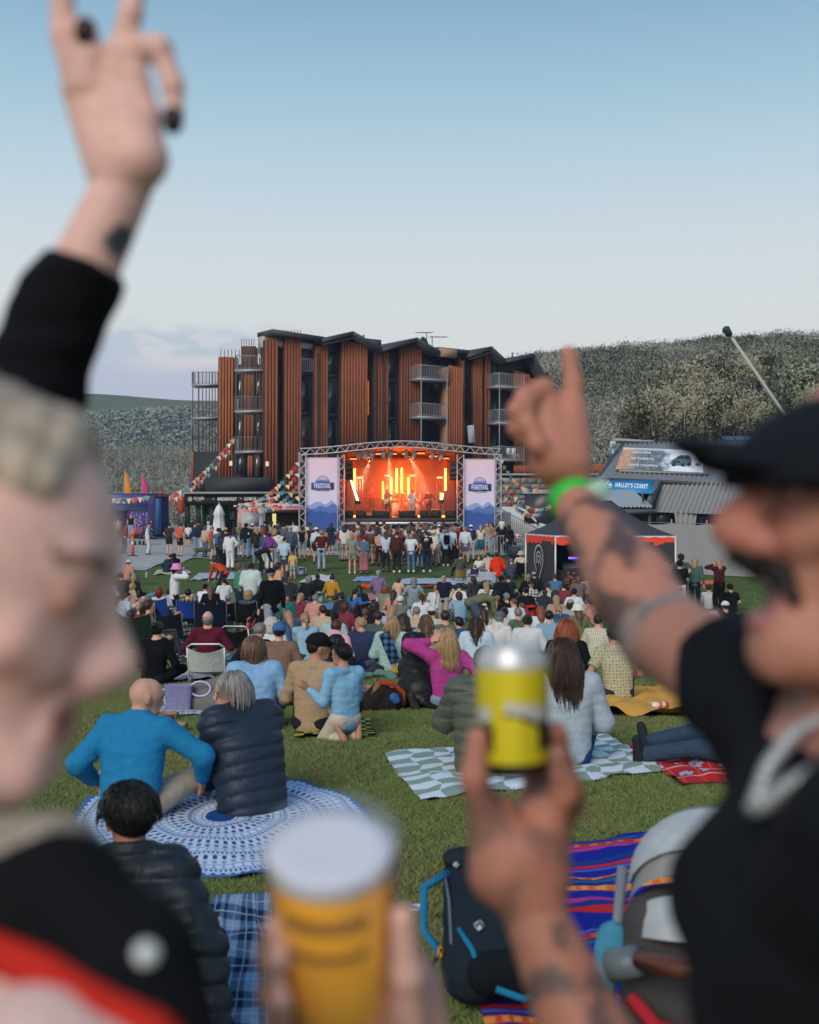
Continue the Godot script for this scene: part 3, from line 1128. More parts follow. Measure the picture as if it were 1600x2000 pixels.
func grass_mat(tints:Array,sc:float)->StandardMaterial3D:
	var m:=StandardMaterial3D.new()
	m.albedo_texture=noise_tex(0.03,512,tints,3,FastNoiseLite.TYPE_SIMPLEX_SMOOTH,6)
	m.uv1_triplanar=true
	m.uv1_world_triplanar=true
	m.uv1_scale=Vector3.ONE*sc
	m.roughness=0.95
	m.metallic_specular=0.1
	m.detail_enabled=true
	m.detail_blend_mode=BaseMaterial3D.BLEND_MODE_MUL
	m.detail_albedo=noise_tex(0.008,256,[Color(0.7,0.72,0.62),Color(1,1,1),Color(0.86,0.92,0.8)],17)
	m.uv2_triplanar=true
	m.uv2_world_triplanar=true
	m.uv2_scale=Vector3.ONE*sc*0.13
	m.detail_uv_layer=BaseMaterial3D.DETAIL_UV_2
	return m
func leafy(n:int,rad:Vector3,leaf:float,twigs:int,sd:int,leaf_c:Array,twig_c:Color,hollow:=0.35)->ArrayMesh:
	var r:=RandomNumberGenerator.new()
	r.seed=sd
	var st:=st_new()
	for k in twigs:
		st.set_color(twig_c*r.randf_range(0.7,1.2))
		var b:=Vector3(r.randf_range(-0.3,0.3)*rad.x,-rad.y*0.95,r.randf_range(-0.3,0.3)*rad.z)
		var e:=Vector3(r.randfn(0,0.5)*rad.x,rad.y*r.randf_range(0.2,1.08),r.randfn(0,0.5)*rad.z)
		st.set_normal((e+Vector3(0,0,0.4)).normalized())
		rod(st,b,e,leaf*0.16,leaf*0.05,3,false)
	var clumps:=[]
	for k in(14 if n<4000 else 34):
		var d:=Vector3(r.randfn(),r.randfn()*0.9,r.randfn()).normalized()
		clumps.append(d*r.randf_range(hollow,1.0))
	for k in n:
		var c:Vector3=clumps[k%clumps.size()]+Vector3(r.randfn(),r.randfn(),r.randfn())*(0.24 if n<4000 else 0.17)
		var p:=c*rad
		var u:=Vector3(r.randfn(),r.randfn(),r.randfn()).normalized()
		var v:=u.cross(Vector3(r.randfn(),r.randfn(),r.randfn())).normalized()
		var col:Color=leaf_c[r.randi()%leaf_c.size()]
		st.set_color(col*r.randf_range(0.82,1.18))
		var s:=leaf*r.randf_range(0.6,1.3)
		var out:=(clumps[k%clumps.size()]as Vector3).normalized()*0.55+c.normalized()*0.6
		if u.cross(v).dot(out)<0.0:v=-v
		st.set_normal((out+Vector3(r.randfn(),r.randfn(),r.randfn())*0.22).normalized())
		for q in[p-u*s,p+v*s*0.42,p+u*s]:st.add_vertex(q)
		for q in[p-u*s,p+u*s,p-v*s*0.42]:st.add_vertex(q)
	return st.commit()
func leaf_mat()->StandardMaterial3D:
	if not mats.has("leaf"):
		var m:=StandardMaterial3D.new()
		m.vertex_color_use_as_albedo=true
		m.roughness=0.8
		m.metallic_specular=0.2
		m.backlight_enabled=true
		m.backlight=Color(0.3,0.35,0.2)
		mats["leaf"]=m
	return mats["leaf"]
func scatter(called:String,mesh:Mesh,places:Array,m:Material,tints:=[])->MultiMeshInstance3D:
	var mm:=MultiMesh.new()
	mm.transform_format=MultiMesh.TRANSFORM_3D
	mm.use_colors=true
	mm.mesh=mesh
	mm.instance_count=places.size()
	for i in places.size():
		mm.set_instance_transform(i,places[i])
		mm.set_instance_color(i,tints[i%tints.size()]if tints.size()else Color.WHITE)
	var o:=MultiMeshInstance3D.new()
	o.multimesh=mm
	o.material_override=m
	o.name=numbered(called)
	o.set_meta("kind","stuff")
	add_child(o)
	return o
var covered:={}
func cover_mark(pts:Array)->void:
	var poly:=PackedVector2Array()
	var lo:=Vector2(1e6,1e6)
	var hi:=-lo
	for p in pts:
		poly.append(p)
		lo=lo.min(p)
		hi=hi.max(p)
	var x:=floorf(lo.x*10)/10
	while x<=hi.x:
		var z:=floorf(lo.y*10)/10
		while z<=hi.y:
			if Geometry2D.is_point_in_polygon(Vector2(x+0.05,z+0.05),poly):
				covered[Vector2i(floori(x*10+0.5),floori(z*10+0.5))]=true
			z+=0.1
		x+=0.1
func land()->void:
	var dry:=grass_mat([lin(0.05,0.065,0.035),lin(0.085,0.10,0.055),lin(0.12,0.125,0.08)],0.5)
	struct("ground",sheet(-420,420,4,-1000,14.0,6.0,func(x,z):return ground(x,z)-0.12-smoothstep(90.0,110.0,-z)*2.0),dry)
	var g:=grass_mat([lin(0.055,0.085,0.028),lin(0.085,0.122,0.042),lin(0.112,0.145,0.055),lin(0.17,0.165,0.085)],1.1)
	struct("lawn",sheet(-42,42,1.0,-64,1.0,0.8,func(x,z):return ground(x,z),func(x,z):return-z<lawn_edge(x)),g)
	var pm:=StandardMaterial3D.new()
	pm.albedo_texture=noise_tex(0.02,256,[lin(0.26,0.25,0.235),lin(0.36,0.35,0.33),lin(0.42,0.41,0.385)],6)
	pm.uv1_triplanar=true
	pm.uv1_world_triplanar=true
	pm.uv1_scale=Vector3.ONE*0.12
	pm.roughness=0.9
	struct("pavement",sheet(-70,60,-47.5,-104,0.8,0.6,func(x,z):return ground(x,z)+0.015+0.03*smoothstep(0.0,0.5,-z-lawn_edge(x)+1.4),func(x,z):return-z>=lawn_edge(x)-0.8),pm)
	var hm:=grass_mat([lin(0.06,0.075,0.045),lin(0.095,0.11,0.065),lin(0.12,0.125,0.085)],0.06)
	var o:=struct("hill",sheet(-70,240,-96,-330,6.0,6.0,right_hill),hm)
	tag(o,"wooded ridge behind the lodge","")
	o=struct("hill",sheet(-150,-14,-104,-260,5.0,5.0,left_rise),hm)
	tag(o,"low scrubby rise behind the paved yard","")
	o=struct("hill",sheet(-330,20,-320,-680,12.0,12.0,mid_slope),hm)
	tag(o,"dark forested slope across the valley","")
	var fm:=grass_mat([lin(0.085,0.105,0.055),lin(0.13,0.145,0.08),lin(0.17,0.17,0.105)],0.02)
	o=struct("hill",sheet(-520,60,-560,-1050,16.0,16.0,far_hill),fm)
	tag(o,"bare grassy skyline hill","")
	var green:=[lin(0.028,0.035,0.017),lin(0.041,0.045,0.025),lin(0.053,0.053,0.032),lin(0.022,0.030,0.016)]
	var grey:=[lin(0.065,0.068,0.048),lin(0.050,0.055,0.036),lin(0.093,0.092,0.071),lin(0.038,0.043,0.028)]
	var pale:=lin(0.168,0.161,0.140)
	var a:=leafy(620,Vector3(1.3,1.35,1.3),0.155,9,1,green,pale)
	var b:=leafy(520,Vector3(1.2,1.55,1.2),0.14,16,2,grey,pale)
	var r:=RandomNumberGenerator.new()
	r.seed=5
	var tints:=[]
	for k in 97:
		var v:=r.randf_range(0.75,1.25)
		tints.append(Color(v*r.randf_range(0.92,1.1),v,v*r.randf_range(0.85,1.05)))
	var pa:=[]
	var pb:=[]
	for k in 15000:
		var d:=104.0+166.0*sqrt(r.randf())
		var x:=(r.randf_range(900.0,1760.0)-800.0)/FL*d
		if x<8.0 and d<150:continue
		var s:=r.randf_range(0.7,1.5)
		var t:=Transform3D(Basis(Vector3.UP,r.randf()*TAU).scaled(Vector3(s,s*r.randf_range(0.8,1.3),s)),Vector3(x,right_hill(x,-d)+0.7*s,-d))
		if nz2.get_noise_2d(x*0.06,d*0.05)+r.randf_range(-0.35,0.35)>-0.05:pb.append(t)
		else:pa.append(t)
	scatter("forest",a,pa,leaf_mat(),tints)
	scatter("forest",b,pb,leaf_mat(),tints)
	var c:=leafy(260,Vector3(0.8,1.5,0.8),0.12,18,3,grey,lin(0.22,0.215,0.19))
	var pc:=[]
	for k in 9000:
		var d:=106.0+130.0*sqrt(r.randf())
		var x:=(r.randf_range(-120.0,470.0)-800.0)/FL*d
		var s:=r.randf_range(0.6,1.25)
		pc.append(Transform3D(Basis(Vector3.UP,r.randf()*TAU).scaled(Vector3(s,s*r.randf_range(0.8,1.35),s)),Vector3(x,left_rise(x,-d)+0.9*s,-d)))
	scatter("scrub",c,pc,leaf_mat(),tints)
	var dk:=leafy(240,Vector3(3.2,3.6,3.2),0.75,5,4,[lin(0.032,0.045,0.038),lin(0.043,0.056,0.046),lin(0.06,0.068,0.058)],pale)
	var pd:=[]
	for k in 7000:
		var d:=330.0+330.0*r.randf()
		var x:=(r.randf_range(-100.0,480.0)-800.0)/FL*d
		var y:=mid_slope(x,-d)
		if y>50.0+10.0*nz2.get_noise_2d(x*0.04,d*0.04):continue
		var s:=r.randf_range(0.6,1.3)
		pd.append(Transform3D(Basis(Vector3.UP,r.randf()*TAU).scaled(Vector3(s,s,s)),Vector3(x,y+1.6*s,-d)))
	scatter("forest",dk,pd,leaf_mat(),tints)
	var tr:=[[1290,850,112,5.4,0],[1345,860,108,5.0,1],[1400,850,110,6.0,0],[1455,850,106,5.2,1],[1500,858,104,4.6,0],[1360,800,124,6.2,1],[1440,790,126,6.6,0],[1590,835,96,4.8,2],[1330,815,118,4.2,0],[1250,858,116,3.6,1]]
	var lab:=["broad olive-brown tree low on the wooded hillside, left of the row above the lodge roof","rounded tree behind the billboard, second in the row above the lodge roof","wide bushy tree midway along the row above the lodge roof","brownish bushy tree right of the middle of the row above the lodge roof","small round tree at the right end of the row above the lodge roof","tall olive tree uphill behind the billboard trees","tallest rounded tree of the clump, uphill near the snow lance","big dark green tree at the right edge of the hillside behind the cap","small olive tree uphill at the left of the clump","lowest small tree at the far left of the clump beside the roof sign"]
	var kinds:=[leafy(9500,Vector3(3.3,2.6,3.3),0.19,40,41,[lin(0.066,0.062,0.028),lin(0.088,0.078,0.04),lin(0.05,0.052,0.025)],lin(0.2,0.18,0.15),0.25),leafy(9000,Vector3(3.0,2.5,3.0),0.19,44,42,[lin(0.078,0.068,0.036),lin(0.10,0.088,0.05),lin(0.058,0.058,0.03)],lin(0.24,0.22,0.19),0.25),leafy(9500,Vector3(3.4,3.2,3.4),0.2,30,43,[lin(0.055,0.075,0.03),lin(0.08,0.095,0.04),lin(0.045,0.06,0.028)],lin(0.2,0.18,0.15),0.25)]
	for i in tr.size():
		var q:Array=tr[i]
		var base:=at(q[0],q[1],q[2])
		var y:=right_hill(base.x,base.z)-0.4
		var t:=thing("hillside_tree",lab[i],"tree",Vector3(base.x,y,base.z),i*1.3,"trees above the lodge roof")
		var hgt:float=q[3]
		var top:=base.y-y+hgt*0.1
		put("trunk",tube([Vector3(0,0,0),Vector3(0.2,top*0.5,0.1),Vector3(0,top+hgt*0.4,0)],0.28,0.10,7),mat(lin(0.2,0.18,0.15)),t)
		var cr:=put("crown",kinds[q[4]],leaf_mat(),t)
		cr.position.y=top+hgt*0.35
		cr.scale=Vector3.ONE*hgt/5.2
func tufts()->void:
	var r:=RandomNumberGenerator.new()
	r.seed=9
	var st:=st_new()
	for k in 9:
		var p:=Vector3(r.randf_range(-0.022,0.022),0,r.randf_range(-0.022,0.022))
		var a:=r.randf()*TAU
		var w:=Vector3(cos(a),0,sin(a))*0.0022
		var l:=Vector3(r.randfn(0,0.012),r.randf_range(0.014,0.032),r.randfn(0,0.012))
		for q in[p-w,p+l*0.6+w*0.8,p+w]:st.add_vertex(q)
		for q in[p-w,p+l*0.6-w*0.8,p+l*0.6+w*0.8]:st.add_vertex(q)
		for q in[p+l*0.6-w*0.8,p+l+Vector3(l.x,-0.002,l.z)*0.6,p+l*0.6+w*0.8]:st.add_vertex(q)
	var mesh:=done(st)
	var buf:=PackedFloat32Array()
	var n:=0
	var cols:=[]
	for k in 24:
		var v:=r.randf_range(0.7,1.25)
		cols.append(Color(0.165*v*r.randf_range(0.85,1.35),0.235*v,0.085*v))
	for band in[[2.6,9.0,1900],[9.0,16.0,800],[16.0,26.0,260],[26.0,40.0,60]]:
		var d0:float=band[0]
		var d1:float=band[1]
		var want:=int(0.36*(d1*d1-d0*d0)*band[2])
		for i in want:
			var d:=sqrt(lerpf(d0*d0,d1*d1,r.randf()))*r.randf_range(0.88,1.12)
			var x:=r.randf_range(-0.36,0.36)*d
			if covered.has(Vector2i(floori(x*10),floori(-d*10))):continue
			var s:=r.randf_range(0.7,1.3)*(0.9+d*0.018)
			var a:=r.randf()*TAU
			var ca:=cos(a)*s
			var sa:=sin(a)*s
			var c:Color=cols[r.randi()%24]
			var worn:=smoothstep(0.05,0.45,nz2.get_noise_2d(x*1.1+40.0,d*1.1)+0.5*nz2.get_noise_2d(x*5.0,d*5.0))
			c=c.lerp(Color(0.25,0.22,0.10),worn*0.55)
			if r.randf()<worn*0.4:continue
			buf.append_array([ca,0.0,sa,x,0.0,s,0.0,ground(x,-d),-sa,0.0,ca,-d,c.r,c.g,c.b,1.0])
			n+=1
	var mm:=MultiMesh.new()
	mm.transform_format=MultiMesh.TRANSFORM_3D
	mm.use_colors=true
	mm.mesh=mesh
	mm.instance_count=n
	mm.buffer=buf
	var o:=MultiMeshInstance3D.new()
	o.multimesh=mm
	var m:=StandardMaterial3D.new()
	m.vertex_color_use_as_albedo=true
	m.roughness=0.75
	m.metallic_specular=0.2
	m.backlight_enabled=true
	m.backlight=Color(0.25,0.35,0.1)
	o.material_override=m
	o.name=numbered("grass")
	tag(o,"short mown grass blades of the sloping lawn","grass","","stuff")
	add_child(o)
const HA:=Vector3(-11.03,0,-90.0)
const HU:=Vector3(0.8050,0,-0.5933)
const HL:=26.97
func hx(px:float)->float:
	var k:=(px-800.0)/FL
	return(k*90.0+11.03)/(HU.x-k*0.5933)
func hy(py:float,x:float)->float:
	return EYE+(1000.0-py)/FL*(90.0+0.5933*x)
func timber(k:=1.0)->StandardMaterial3D:
	var key:="timber%.2f"%k
	if not mats.has(key):
		var m:=StandardMaterial3D.new()
		m.albedo_texture=noise_tex(0.012,256,[lin(0.16,0.045,0.018),lin(0.24,0.068,0.026),lin(0.34,0.100,0.036),lin(0.29,0.080,0.027)],61+int(k*10),FastNoiseLite.TYPE_SIMPLEX_SMOOTH,5)
		m.uv1_triplanar=true
		m.uv1_scale=Vector3(1.3,0.11,1.3)
		m.roughness=0.75
		m.albedo_color=Color(k,k,k)
		mats[key]=m
	return mats[key]
func batten_panel(parent:Node,x0:float,x1:float,y0:float,ya:float,yb:float,z:float,m:Material,pitch:=0.27,open:=false)->void:
	var n:=maxi(2,int(round((x1-x0)/pitch)))
	var st:=st_new()
	var r:=RandomNumberGenerator.new()
	r.seed=int(x0*31+y0*7+1000)
	var w:=(x1-x0)/n
	for k in n:
		var cx:=x0+(k+0.5)*w
		var top:=lerpf(ya,yb,(k+0.5)/n)
		var dz:=r.randf_range(-0.012,0.012)
		box(st,Vector3(cx,(y0+top)*0.5,z+0.06+dz),Vector3(w*0.72,top-y0,0.10))
	for yj in[6.45,9.6,12.72]:
		if yj>y0+0.5 and yj<minf(ya,yb)-0.4:box(st,Vector3((x0+x1)/2,yj,z+0.035),Vector3(x1-x0,0.06,0.05))
	put("timber_battens",done(st),m,parent)
	if not open:
		var pts:=PackedVector2Array([Vector2(x0-0.02,y0+0.03),Vector2(x1+0.02,y0+0.03),Vector2(x1+0.02,yb-0.06),Vector2(x0-0.02,ya-0.06)])
		put("panel_backing",poly_prism(pts,z-0.2,z-0.001),mat(lin(0.075,0.028,0.017),0.9),parent)
func window_at(parent:Node,x0:float,x1:float,y0:float,y1:float,z:float,lit:=Color(0,0,0,0))->void:
	var g:=node("window",parent)
	var st:=st_new()
	var t:=0.06
	for b in[[Vector3((x0+x1)/2,y0+t/2,z),Vector3(x1-x0,t,0.12)],[Vector3((x0+x1)/2,y1-t/2,z),Vector3(x1-x0,t,0.12)],[Vector3(x0+t/2,(y0+y1)/2,z),Vector3(t,y1-y0-2*t,0.12)],[Vector3(x1-t/2,(y0+y1)/2,z),Vector3(t,y1-y0-2*t,0.12)],[Vector3((x0+x1)/2,lerpf(y0,y1,0.36),z),Vector3(x1-x0-2*t,t*0.8,0.11)]]:
		box(st,b[0],b[1])
	put("frame",done(st),mat(lin(0.035,0.038,0.042),0.5),g)
	var gm:StandardMaterial3D
	if lit.a>0:gm=glow(lit,lit.a)
	else:
		var gc:Color=[lin(0.02,0.026,0.032),lin(0.055,0.068,0.078),lin(0.03,0.036,0.042),lin(0.10,0.062,0.052),lin(0.04,0.052,0.06)][int(absf(x0*7.0+y0*3.0))%5]
		gm=mat(gc,0.06)
		gm.metallic_specular=0.7
	put("pane",box_mesh(Vector3((x0+x1)/2,(y0+y1)/2,z-0.03),Vector3(x1-x0-2*t,y1-y0-2*t,0.02)),gm,g)
func railing(parent:Node,a:Vector3,b:Vector3,h:float,gap:=0.16)->void:
	var st:=st_new()
	var n:=int((b-a).length()/gap)
	for k in n+1:
		var p:=a.lerp(b,float(k)/n)
		rod(st,p,p+Vector3(0,h,0),0.018,-1,4,false)
	rod(st,a+Vector3(0,h,0),b+Vector3(0,h,0),0.03,-1,5)
	rod(st,a+Vector3(0,0.1,0),b+Vector3(0,0.1,0),0.02,-1,5)
	put("railing",done(st),mat(lin(0.32,0.33,0.34),0.5,0.5),parent)
func fbox(parent:Node,called:String,px0:float,py0:float,px1:float,py1:float,d:float,depth:float,m:Material)->MeshInstance3D:
	var a:=at(px0,py1,d)
	var b:=at(px1,py0,d)
	return put(called,box_mesh(Vector3((a.x+b.x)/2,(a.y+b.y)/2,-d-depth/2),Vector3(b.x-a.x,b.y-a.y,depth)),m,parent)
func hotel()->void:
	var tm:=timber()
	var dark:=mat(lin(0.028,0.030,0.033),0.7)
	var roofm:=mat(lin(0.050,0.056,0.062),0.55)
	var steel:=mat(lin(0.30,0.31,0.32),0.5,0.4)
	var rust:=mat(lin(0.12,0.07,0.05),0.8)
	var h:=thing("hotel","four-storey hotel clad in rust-red timber battens with zigzag roofs","building",HA)
	h.transform.basis=Basis(HU,Vector3.UP,Vector3(0.5933,0,0.8050))
	var plan:=PackedVector2Array([Vector2(0.1,0.6),Vector2(HL-0.1,0.6),Vector2(HL+3.0,12.0),Vector2(8.0,12.0)])
	var core:=put("wall",poly_prism(plan,0.6,14.4),dark,h)
	core.rotation.x=-PI/2
	for q in[[515,541,663,663,1000],[554,587,660,660,1000],[614,640,676,676,1000],[666,717,663,677,890],[731,758,688,690,890],[781,808,674,672,890],[808,823,674,682,890],[893,906,700,706,900],[923,941,700,690,900],[946,957,690,696,900],[1004,1034,724,732,930]]:
		var x0:=hx(q[0])
		var x1:=hx(q[1])
		batten_panel(h,x0,x1,hy(q[4],x0),hy(q[2],x0),hy(q[3],x1),0.12 if q[0]<600 else 0.02,timber([1.0,0.82,0.92][int(q[0])%3]))
	for q in[[515,541,663,647],[554,587,660,645]]:
		var st:=st_new()
		for k in 6:
			var x:=lerpf(hx(q[0]),hx(q[1]),(k+0.3)/5.6)
			rod(st,Vector3(x,hy(q[2],x)-0.3,0.15),Vector3(x,hy(q[3],x),0.15),0.03,-1,5)
		put("roof_post",done(st),rust,h)
	var floors:=[6.45,9.6,12.7]
	for q in[[541,554,0],[588,613,0],[641,665,0],[718,730,1],[759,780,0],[907,922,0],[942,946,0]]:
		var x0:=hx(q[0])+0.04
		var x1:=hx(q[1])-0.04
		for f in 4:
			var y0:float=[3.4,6.5,9.65,12.75][f]
			var y1:float=[6.3,9.45,12.55,14.6][f]
			window_at(h,x0,x1,y0,y1,-0.5,Color(1.0,0.55,0.22,0.28)if q[2]and f==2 else Color(0,0,0,0))
			if f>0:put("floor_edge",box_mesh(Vector3((x0+x1)/2,y0-0.10,-0.52),Vector3(x1-x0,0.19,0.2)),roofm,h)
	for q in[618,730,745,893]:
		var x:=hx(q)
		put("downpipe",rod_mesh(Vector3(x,3.0,0.26),Vector3(x,hy(690,x),0.26),0.07),dark,h)
	put("parapet_panel",box_mesh(Vector3((hx(541)+hx(613))/2,hy(671,2.0),-0.3),Vector3(hx(613)-hx(541),0.45,0.12)),mat(lin(0.45,0.44,0.42)),h)
	put("terrace_wall",box_mesh(Vector3((hx(588)+hx(613))/2,hy(687,2.4),-1.4),Vector3(hx(613)-hx(588),1.5,0.1)),mat(lin(0.42,0.33,0.28)),h)
	railing(h,Vector3(hx(588),12.75,-0.1),Vector3(hx(613),12.75,-0.1),1.0)
	for q in[[523,645,624,660],[620,663,680,649],[680,649,737,681],[737,681,805,661],[805,661,853,689],[907,692,950,678],[950,678,978,704],[978,703,1044,692],[1044,692,1066,735]]:
		var x0:=hx(q[0])if q[0]<1060 else HL+0.9
		var x1:=hx(q[2])if q[2]<1060 else HL+1.2
		if q[0]==1044:x0=HL-0.1
		if q[2]==1044:x1=HL-0.1
		var y0:=hy(q[1],x0)
		var y1:=hy(q[3],x1)
		put("roof",poly_prism(PackedVector2Array([Vector2(x0,y0-0.32),Vector2(x1,y1-0.32),Vector2(x1,y1),Vector2(x0,y0)]),-1.6 if q[0]<600 else-9.0,0.75),roofm,h)
		put("gable",poly_prism(PackedVector2Array([Vector2(x0+0.02,14.0),Vector2(x1-0.02,14.0),Vector2(x1-0.02,y1-0.34),Vector2(x0+0.02,y0-0.34)]),-1.5 if q[0]<600 else-8.8,-0.62),dark if q[0]>600 else mat(lin(0.40,0.38,0.36)),h)
		if q[0]in[620,680,805,907]:
			put("gutter",rod_mesh(Vector3(x0,y0-0.52,0.72),Vector3(x1,y1-0.52,0.72),0.08),dark,h)
	put("roof_fascia",box_mesh(Vector3(hx(866),hy(691,hx(866)),0.5),Vector3(hx(883)-hx(851),0.7,0.5)),mat(lin(0.33,0.22,0.14)),h)
	put("roof",box_mesh(Vector3(hx(880),hy(686,hx(880)),-3.0),Vector3(hx(912)-hx(851),0.35,7.0)),roofm,h)
	put("rooftop_plant",box_mesh(Vector3(hx(872),hy(681,hx(872)),-5.0),Vector3(2.9,1.3,2.0)),mat(lin(0.06,0.065,0.07)),h)
	put("rooftop_plant",box_mesh(Vector3(hx(775),hy(664,hx(775)),-4.0),Vector3(1.5,0.9,1.5)),mat(lin(0.06,0.065,0.07)),h)
	put("vent_pipe",rod_mesh(Vector3(hx(724),hy(676,hx(724)),-1.0),Vector3(hx(724),hy(651,hx(724)),-1.0),0.07),rust,h)
	put("vent_pipe",rod_mesh(Vector3(hx(847),hy(685,hx(847)),-2.0),Vector3(hx(847),hy(665,hx(847)),-2.0),0.07),rust,h)
	put("vent_pipe",rod_mesh(Vector3(hx(1030),hy(705,hx(1030)),-2.0),Vector3(hx(1030),hy(684,hx(1030)),-2.0),0.07),rust,h)
	var dish:=lathe([[0.0,0.0],[0.35,0.06],[0.62,0.2],[0.60,0.21],[0.33,0.09],[0.0,0.03]],18)
	var dn:=put("satellite_dish",dish,mat(lin(0.04,0.042,0.045),0.5),h)
	dn.position=Vector3(hx(871),hy(664,hx(871)),-3.2)
	dn.rotation=Vector3(deg_to_rad(75),deg_to_rad(20),0)
	put("dish_mast",rod_mesh(Vector3(hx(871),hy(682,hx(871)),-3.5),Vector3(hx(871),hy(664,hx(871)),-3.3),0.05),dark,h)
	for q in[[892,638,872,903],[903,645,899,932]]:
		var st:=st_new()
		var x:=hx(q[0])
		var y:=hy(q[1],x)
		rod(st,Vector3(x,hy(680,x),-4.2),Vector3(x,y,-4.2),0.04,-1,5)
		var xa:=hx(q[2])
		var xb:=hx(q[3])
		rod(st,Vector3(xa,y-0.1,-4.2),Vector3(xb,y+0.05,-4.2),0.025,-1,4)
		for k in 8:
			var xx:=lerpf(xa,xb,k/7.0)
			rod(st,Vector3(xx,y-0.08+0.02*k,-4.6),Vector3(xx,y-0.08+0.02*k,-3.8),0.012,-1,4)
		put("aerial",done(st),mat(lin(0.12,0.12,0.12),0.5,0.5),h)
	for q in[[800,850,1],[952,1000,1]]:
		var x0:=hx(q[0])
		var x1:=hx(q[1])
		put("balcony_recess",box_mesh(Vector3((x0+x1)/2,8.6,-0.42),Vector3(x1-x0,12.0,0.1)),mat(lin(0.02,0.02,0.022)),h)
		for f in 3:
			var y:float=floors[f]+(0.1 if q[0]<900 else 0.0)
			var b:=node("balcony",h)
			put("slab",box_mesh(Vector3((x0+x1)/2,y-0.09,0.65),Vector3(x1-x0+0.3,0.18,1.9)),steel,b)
			railing(b,Vector3(x0-0.1,y,1.55),Vector3(x1+0.1,y,1.55),1.05)
			railing(b,Vector3(x0-0.1,y,0.2),Vector3(x0-0.1,y,1.5),1.05)
			put("door",box_mesh(Vector3(lerpf(x0,x1,0.35),y+1.1,-0.36),Vector3((x1-x0)*0.4,2.1,0.04)),mat(lin(0.02,0.027,0.033),0.1),b)
		var st:=st_new()
		for x in[x0,x1]:rod(st,Vector3(x,3.2,1.6),Vector3(x,13.8,1.6),0.045,-1,5)
		put("balcony_post",done(st),steel,h)
	var cst:=st_new()
	for k in 2:
		var cx:=hx(985+k*10)
		for lx in[-0.2,0.2]:
			for lz in[0.6,1.0]:rod(cst,Vector3(cx+lx,6.45,lz),Vector3(cx+lx*0.9,6.9,lz),0.03,-1,4)
		box(cst,Vector3(cx,6.92,0.8),Vector3(0.45,0.05,0.45))
		box(cst,Vector3(cx,7.2,0.58),Vector3(0.45,0.5,0.05))
	put("balcony_chairs",done(cst),mat(lin(0.7,0.7,0.7)),h)
	batten_panel(h,hx(856),hx(884),3.2,hy(716,hx(856)),hy(722,hx(884)),1.3,tm,0.26,true)
	put("bay_wall",box_mesh(Vector3((hx(856)+hx(892))/2,8.4,0.35),Vector3(hx(892)-hx(856),10.4,0.12)),mat(lin(0.055,0.03,0.022)),h)
	put("bay_side",box_mesh(Vector3(hx(856),8.4,0.8),Vector3(0.2,10.4,1.0)),mat(lin(0.32,0.17,0.09)),h)
	put("bay_rail_panel",box_mesh(Vector3((hx(851)+hx(856))/2,13.2,1.0),Vector3(0.3,1.3,1.1)),mat(lin(0.26,0.13,0.07)),h)
	put("terrace_door",box_mesh(Vector3(hx(872),13.6,-0.4),Vector3(1.3,1.9,0.06)),mat(lin(0.015,0.018,0.02),0.1),h)
	put("banner_sheet",box_mesh(Vector3(hx(917),hy(848,hx(917)),0.25),Vector3(0.75,1.5,0.05),Basis(Vector3.BACK,0.12)),mat(lin(0.6,0.62,0.64)),h)
	batten_panel(h,HL-0.4,HL+1.3,2.0,hy(735,HL),hy(745,HL),-0.1,tm)
	put("lamp_box",box_mesh(Vector3(HL+1.5,hy(735,HL),0.3),Vector3(0.5,0.7,0.5)),dark,h)
	for q in[[451,905,89.4],[522,906,88.5]]:
		var p:=at(q[0],q[1],q[2])
		var lm:=put("wall_lamp",round_box(Vector3.ZERO,Vector3(0.22,0.36,0.14),0.04),glow(Color(1.0,0.9,0.75),0.5),h)
		lm.global_transform=Transform3D(Basis(),p)
	var w:=thing("hotel_west_wing","stepped west wing with steel balcony frames and orange timber panel","building")
	put("wall",box_mesh(at(486,0,97.5)*Vector3(1,0,1)+Vector3(0,6.2,-3.0),Vector3(2.3,15.5,6.0)),dark,w)
	fbox(w,"wall",378,882,470,968,101.0,6.0,dark)
	var pa:=at(427,960,95)
	var pb:=at(457,697,95)
	var pan:=node("timber_panel",w,Vector3(0,0,-95))
	batten_panel(pan,pa.x,pb.x,pa.y,pb.y,pb.y,0,tm,0.25)
	put("panel_side",box_mesh(Vector3(pb.x-0.3,(pa.y+pb.y)/2,-1.4),Vector3(0.7,pb.y-pa.y-0.1,2.4)),mat(lin(0.10,0.04,0.025)),pan)
	var pst:=st_new()
	for k in 6:
		var p:=at(431+k*7.2,697,95)
		rod(pst,p+Vector3(0,-0.4,-0.1),p+Vector3(0,0.6,-0.1),0.03,-1,5)
	for k in 6:
		var p:=at(472+k*4.8,676,96)
		rod(pst,p+Vector3(0,-0.4,-0.1),p+Vector3(0,0.62,-0.1),0.03,-1,5)
	put("roof_post",done(pst),rust,w)
	fbox(w,"stair_head",471,676,499,724,96.0,1.6,mat(lin(0.085,0.045,0.03)))
	for q in[[459,514,90.2,[724,804,883],88.0],[375,427,106.0,[752,817,886],104.0]]:
		for k in 3:
			var b:=node("balcony",w)
			var a:=at(q[0],q[3][k],q[2])
			var c:=at(q[1],q[3][k],q[2])
			put("slab",box_mesh(Vector3((a.x+c.x)/2,a.y,-q[2]-0.8),Vector3(c.x-a.x,0.2,2.0)),steel,b)
			railing(b,Vector3(a.x,a.y+0.1,-q[2]),Vector3(c.x,a.y+0.1,-q[2]),1.05,0.15)
			railing(b,Vector3(a.x,a.y+0.1,-q[2]-1.7),Vector3(a.x,a.y+0.1,-q[2]-0.1),1.05,0.2)
		var st:=st_new()
		var n:=8
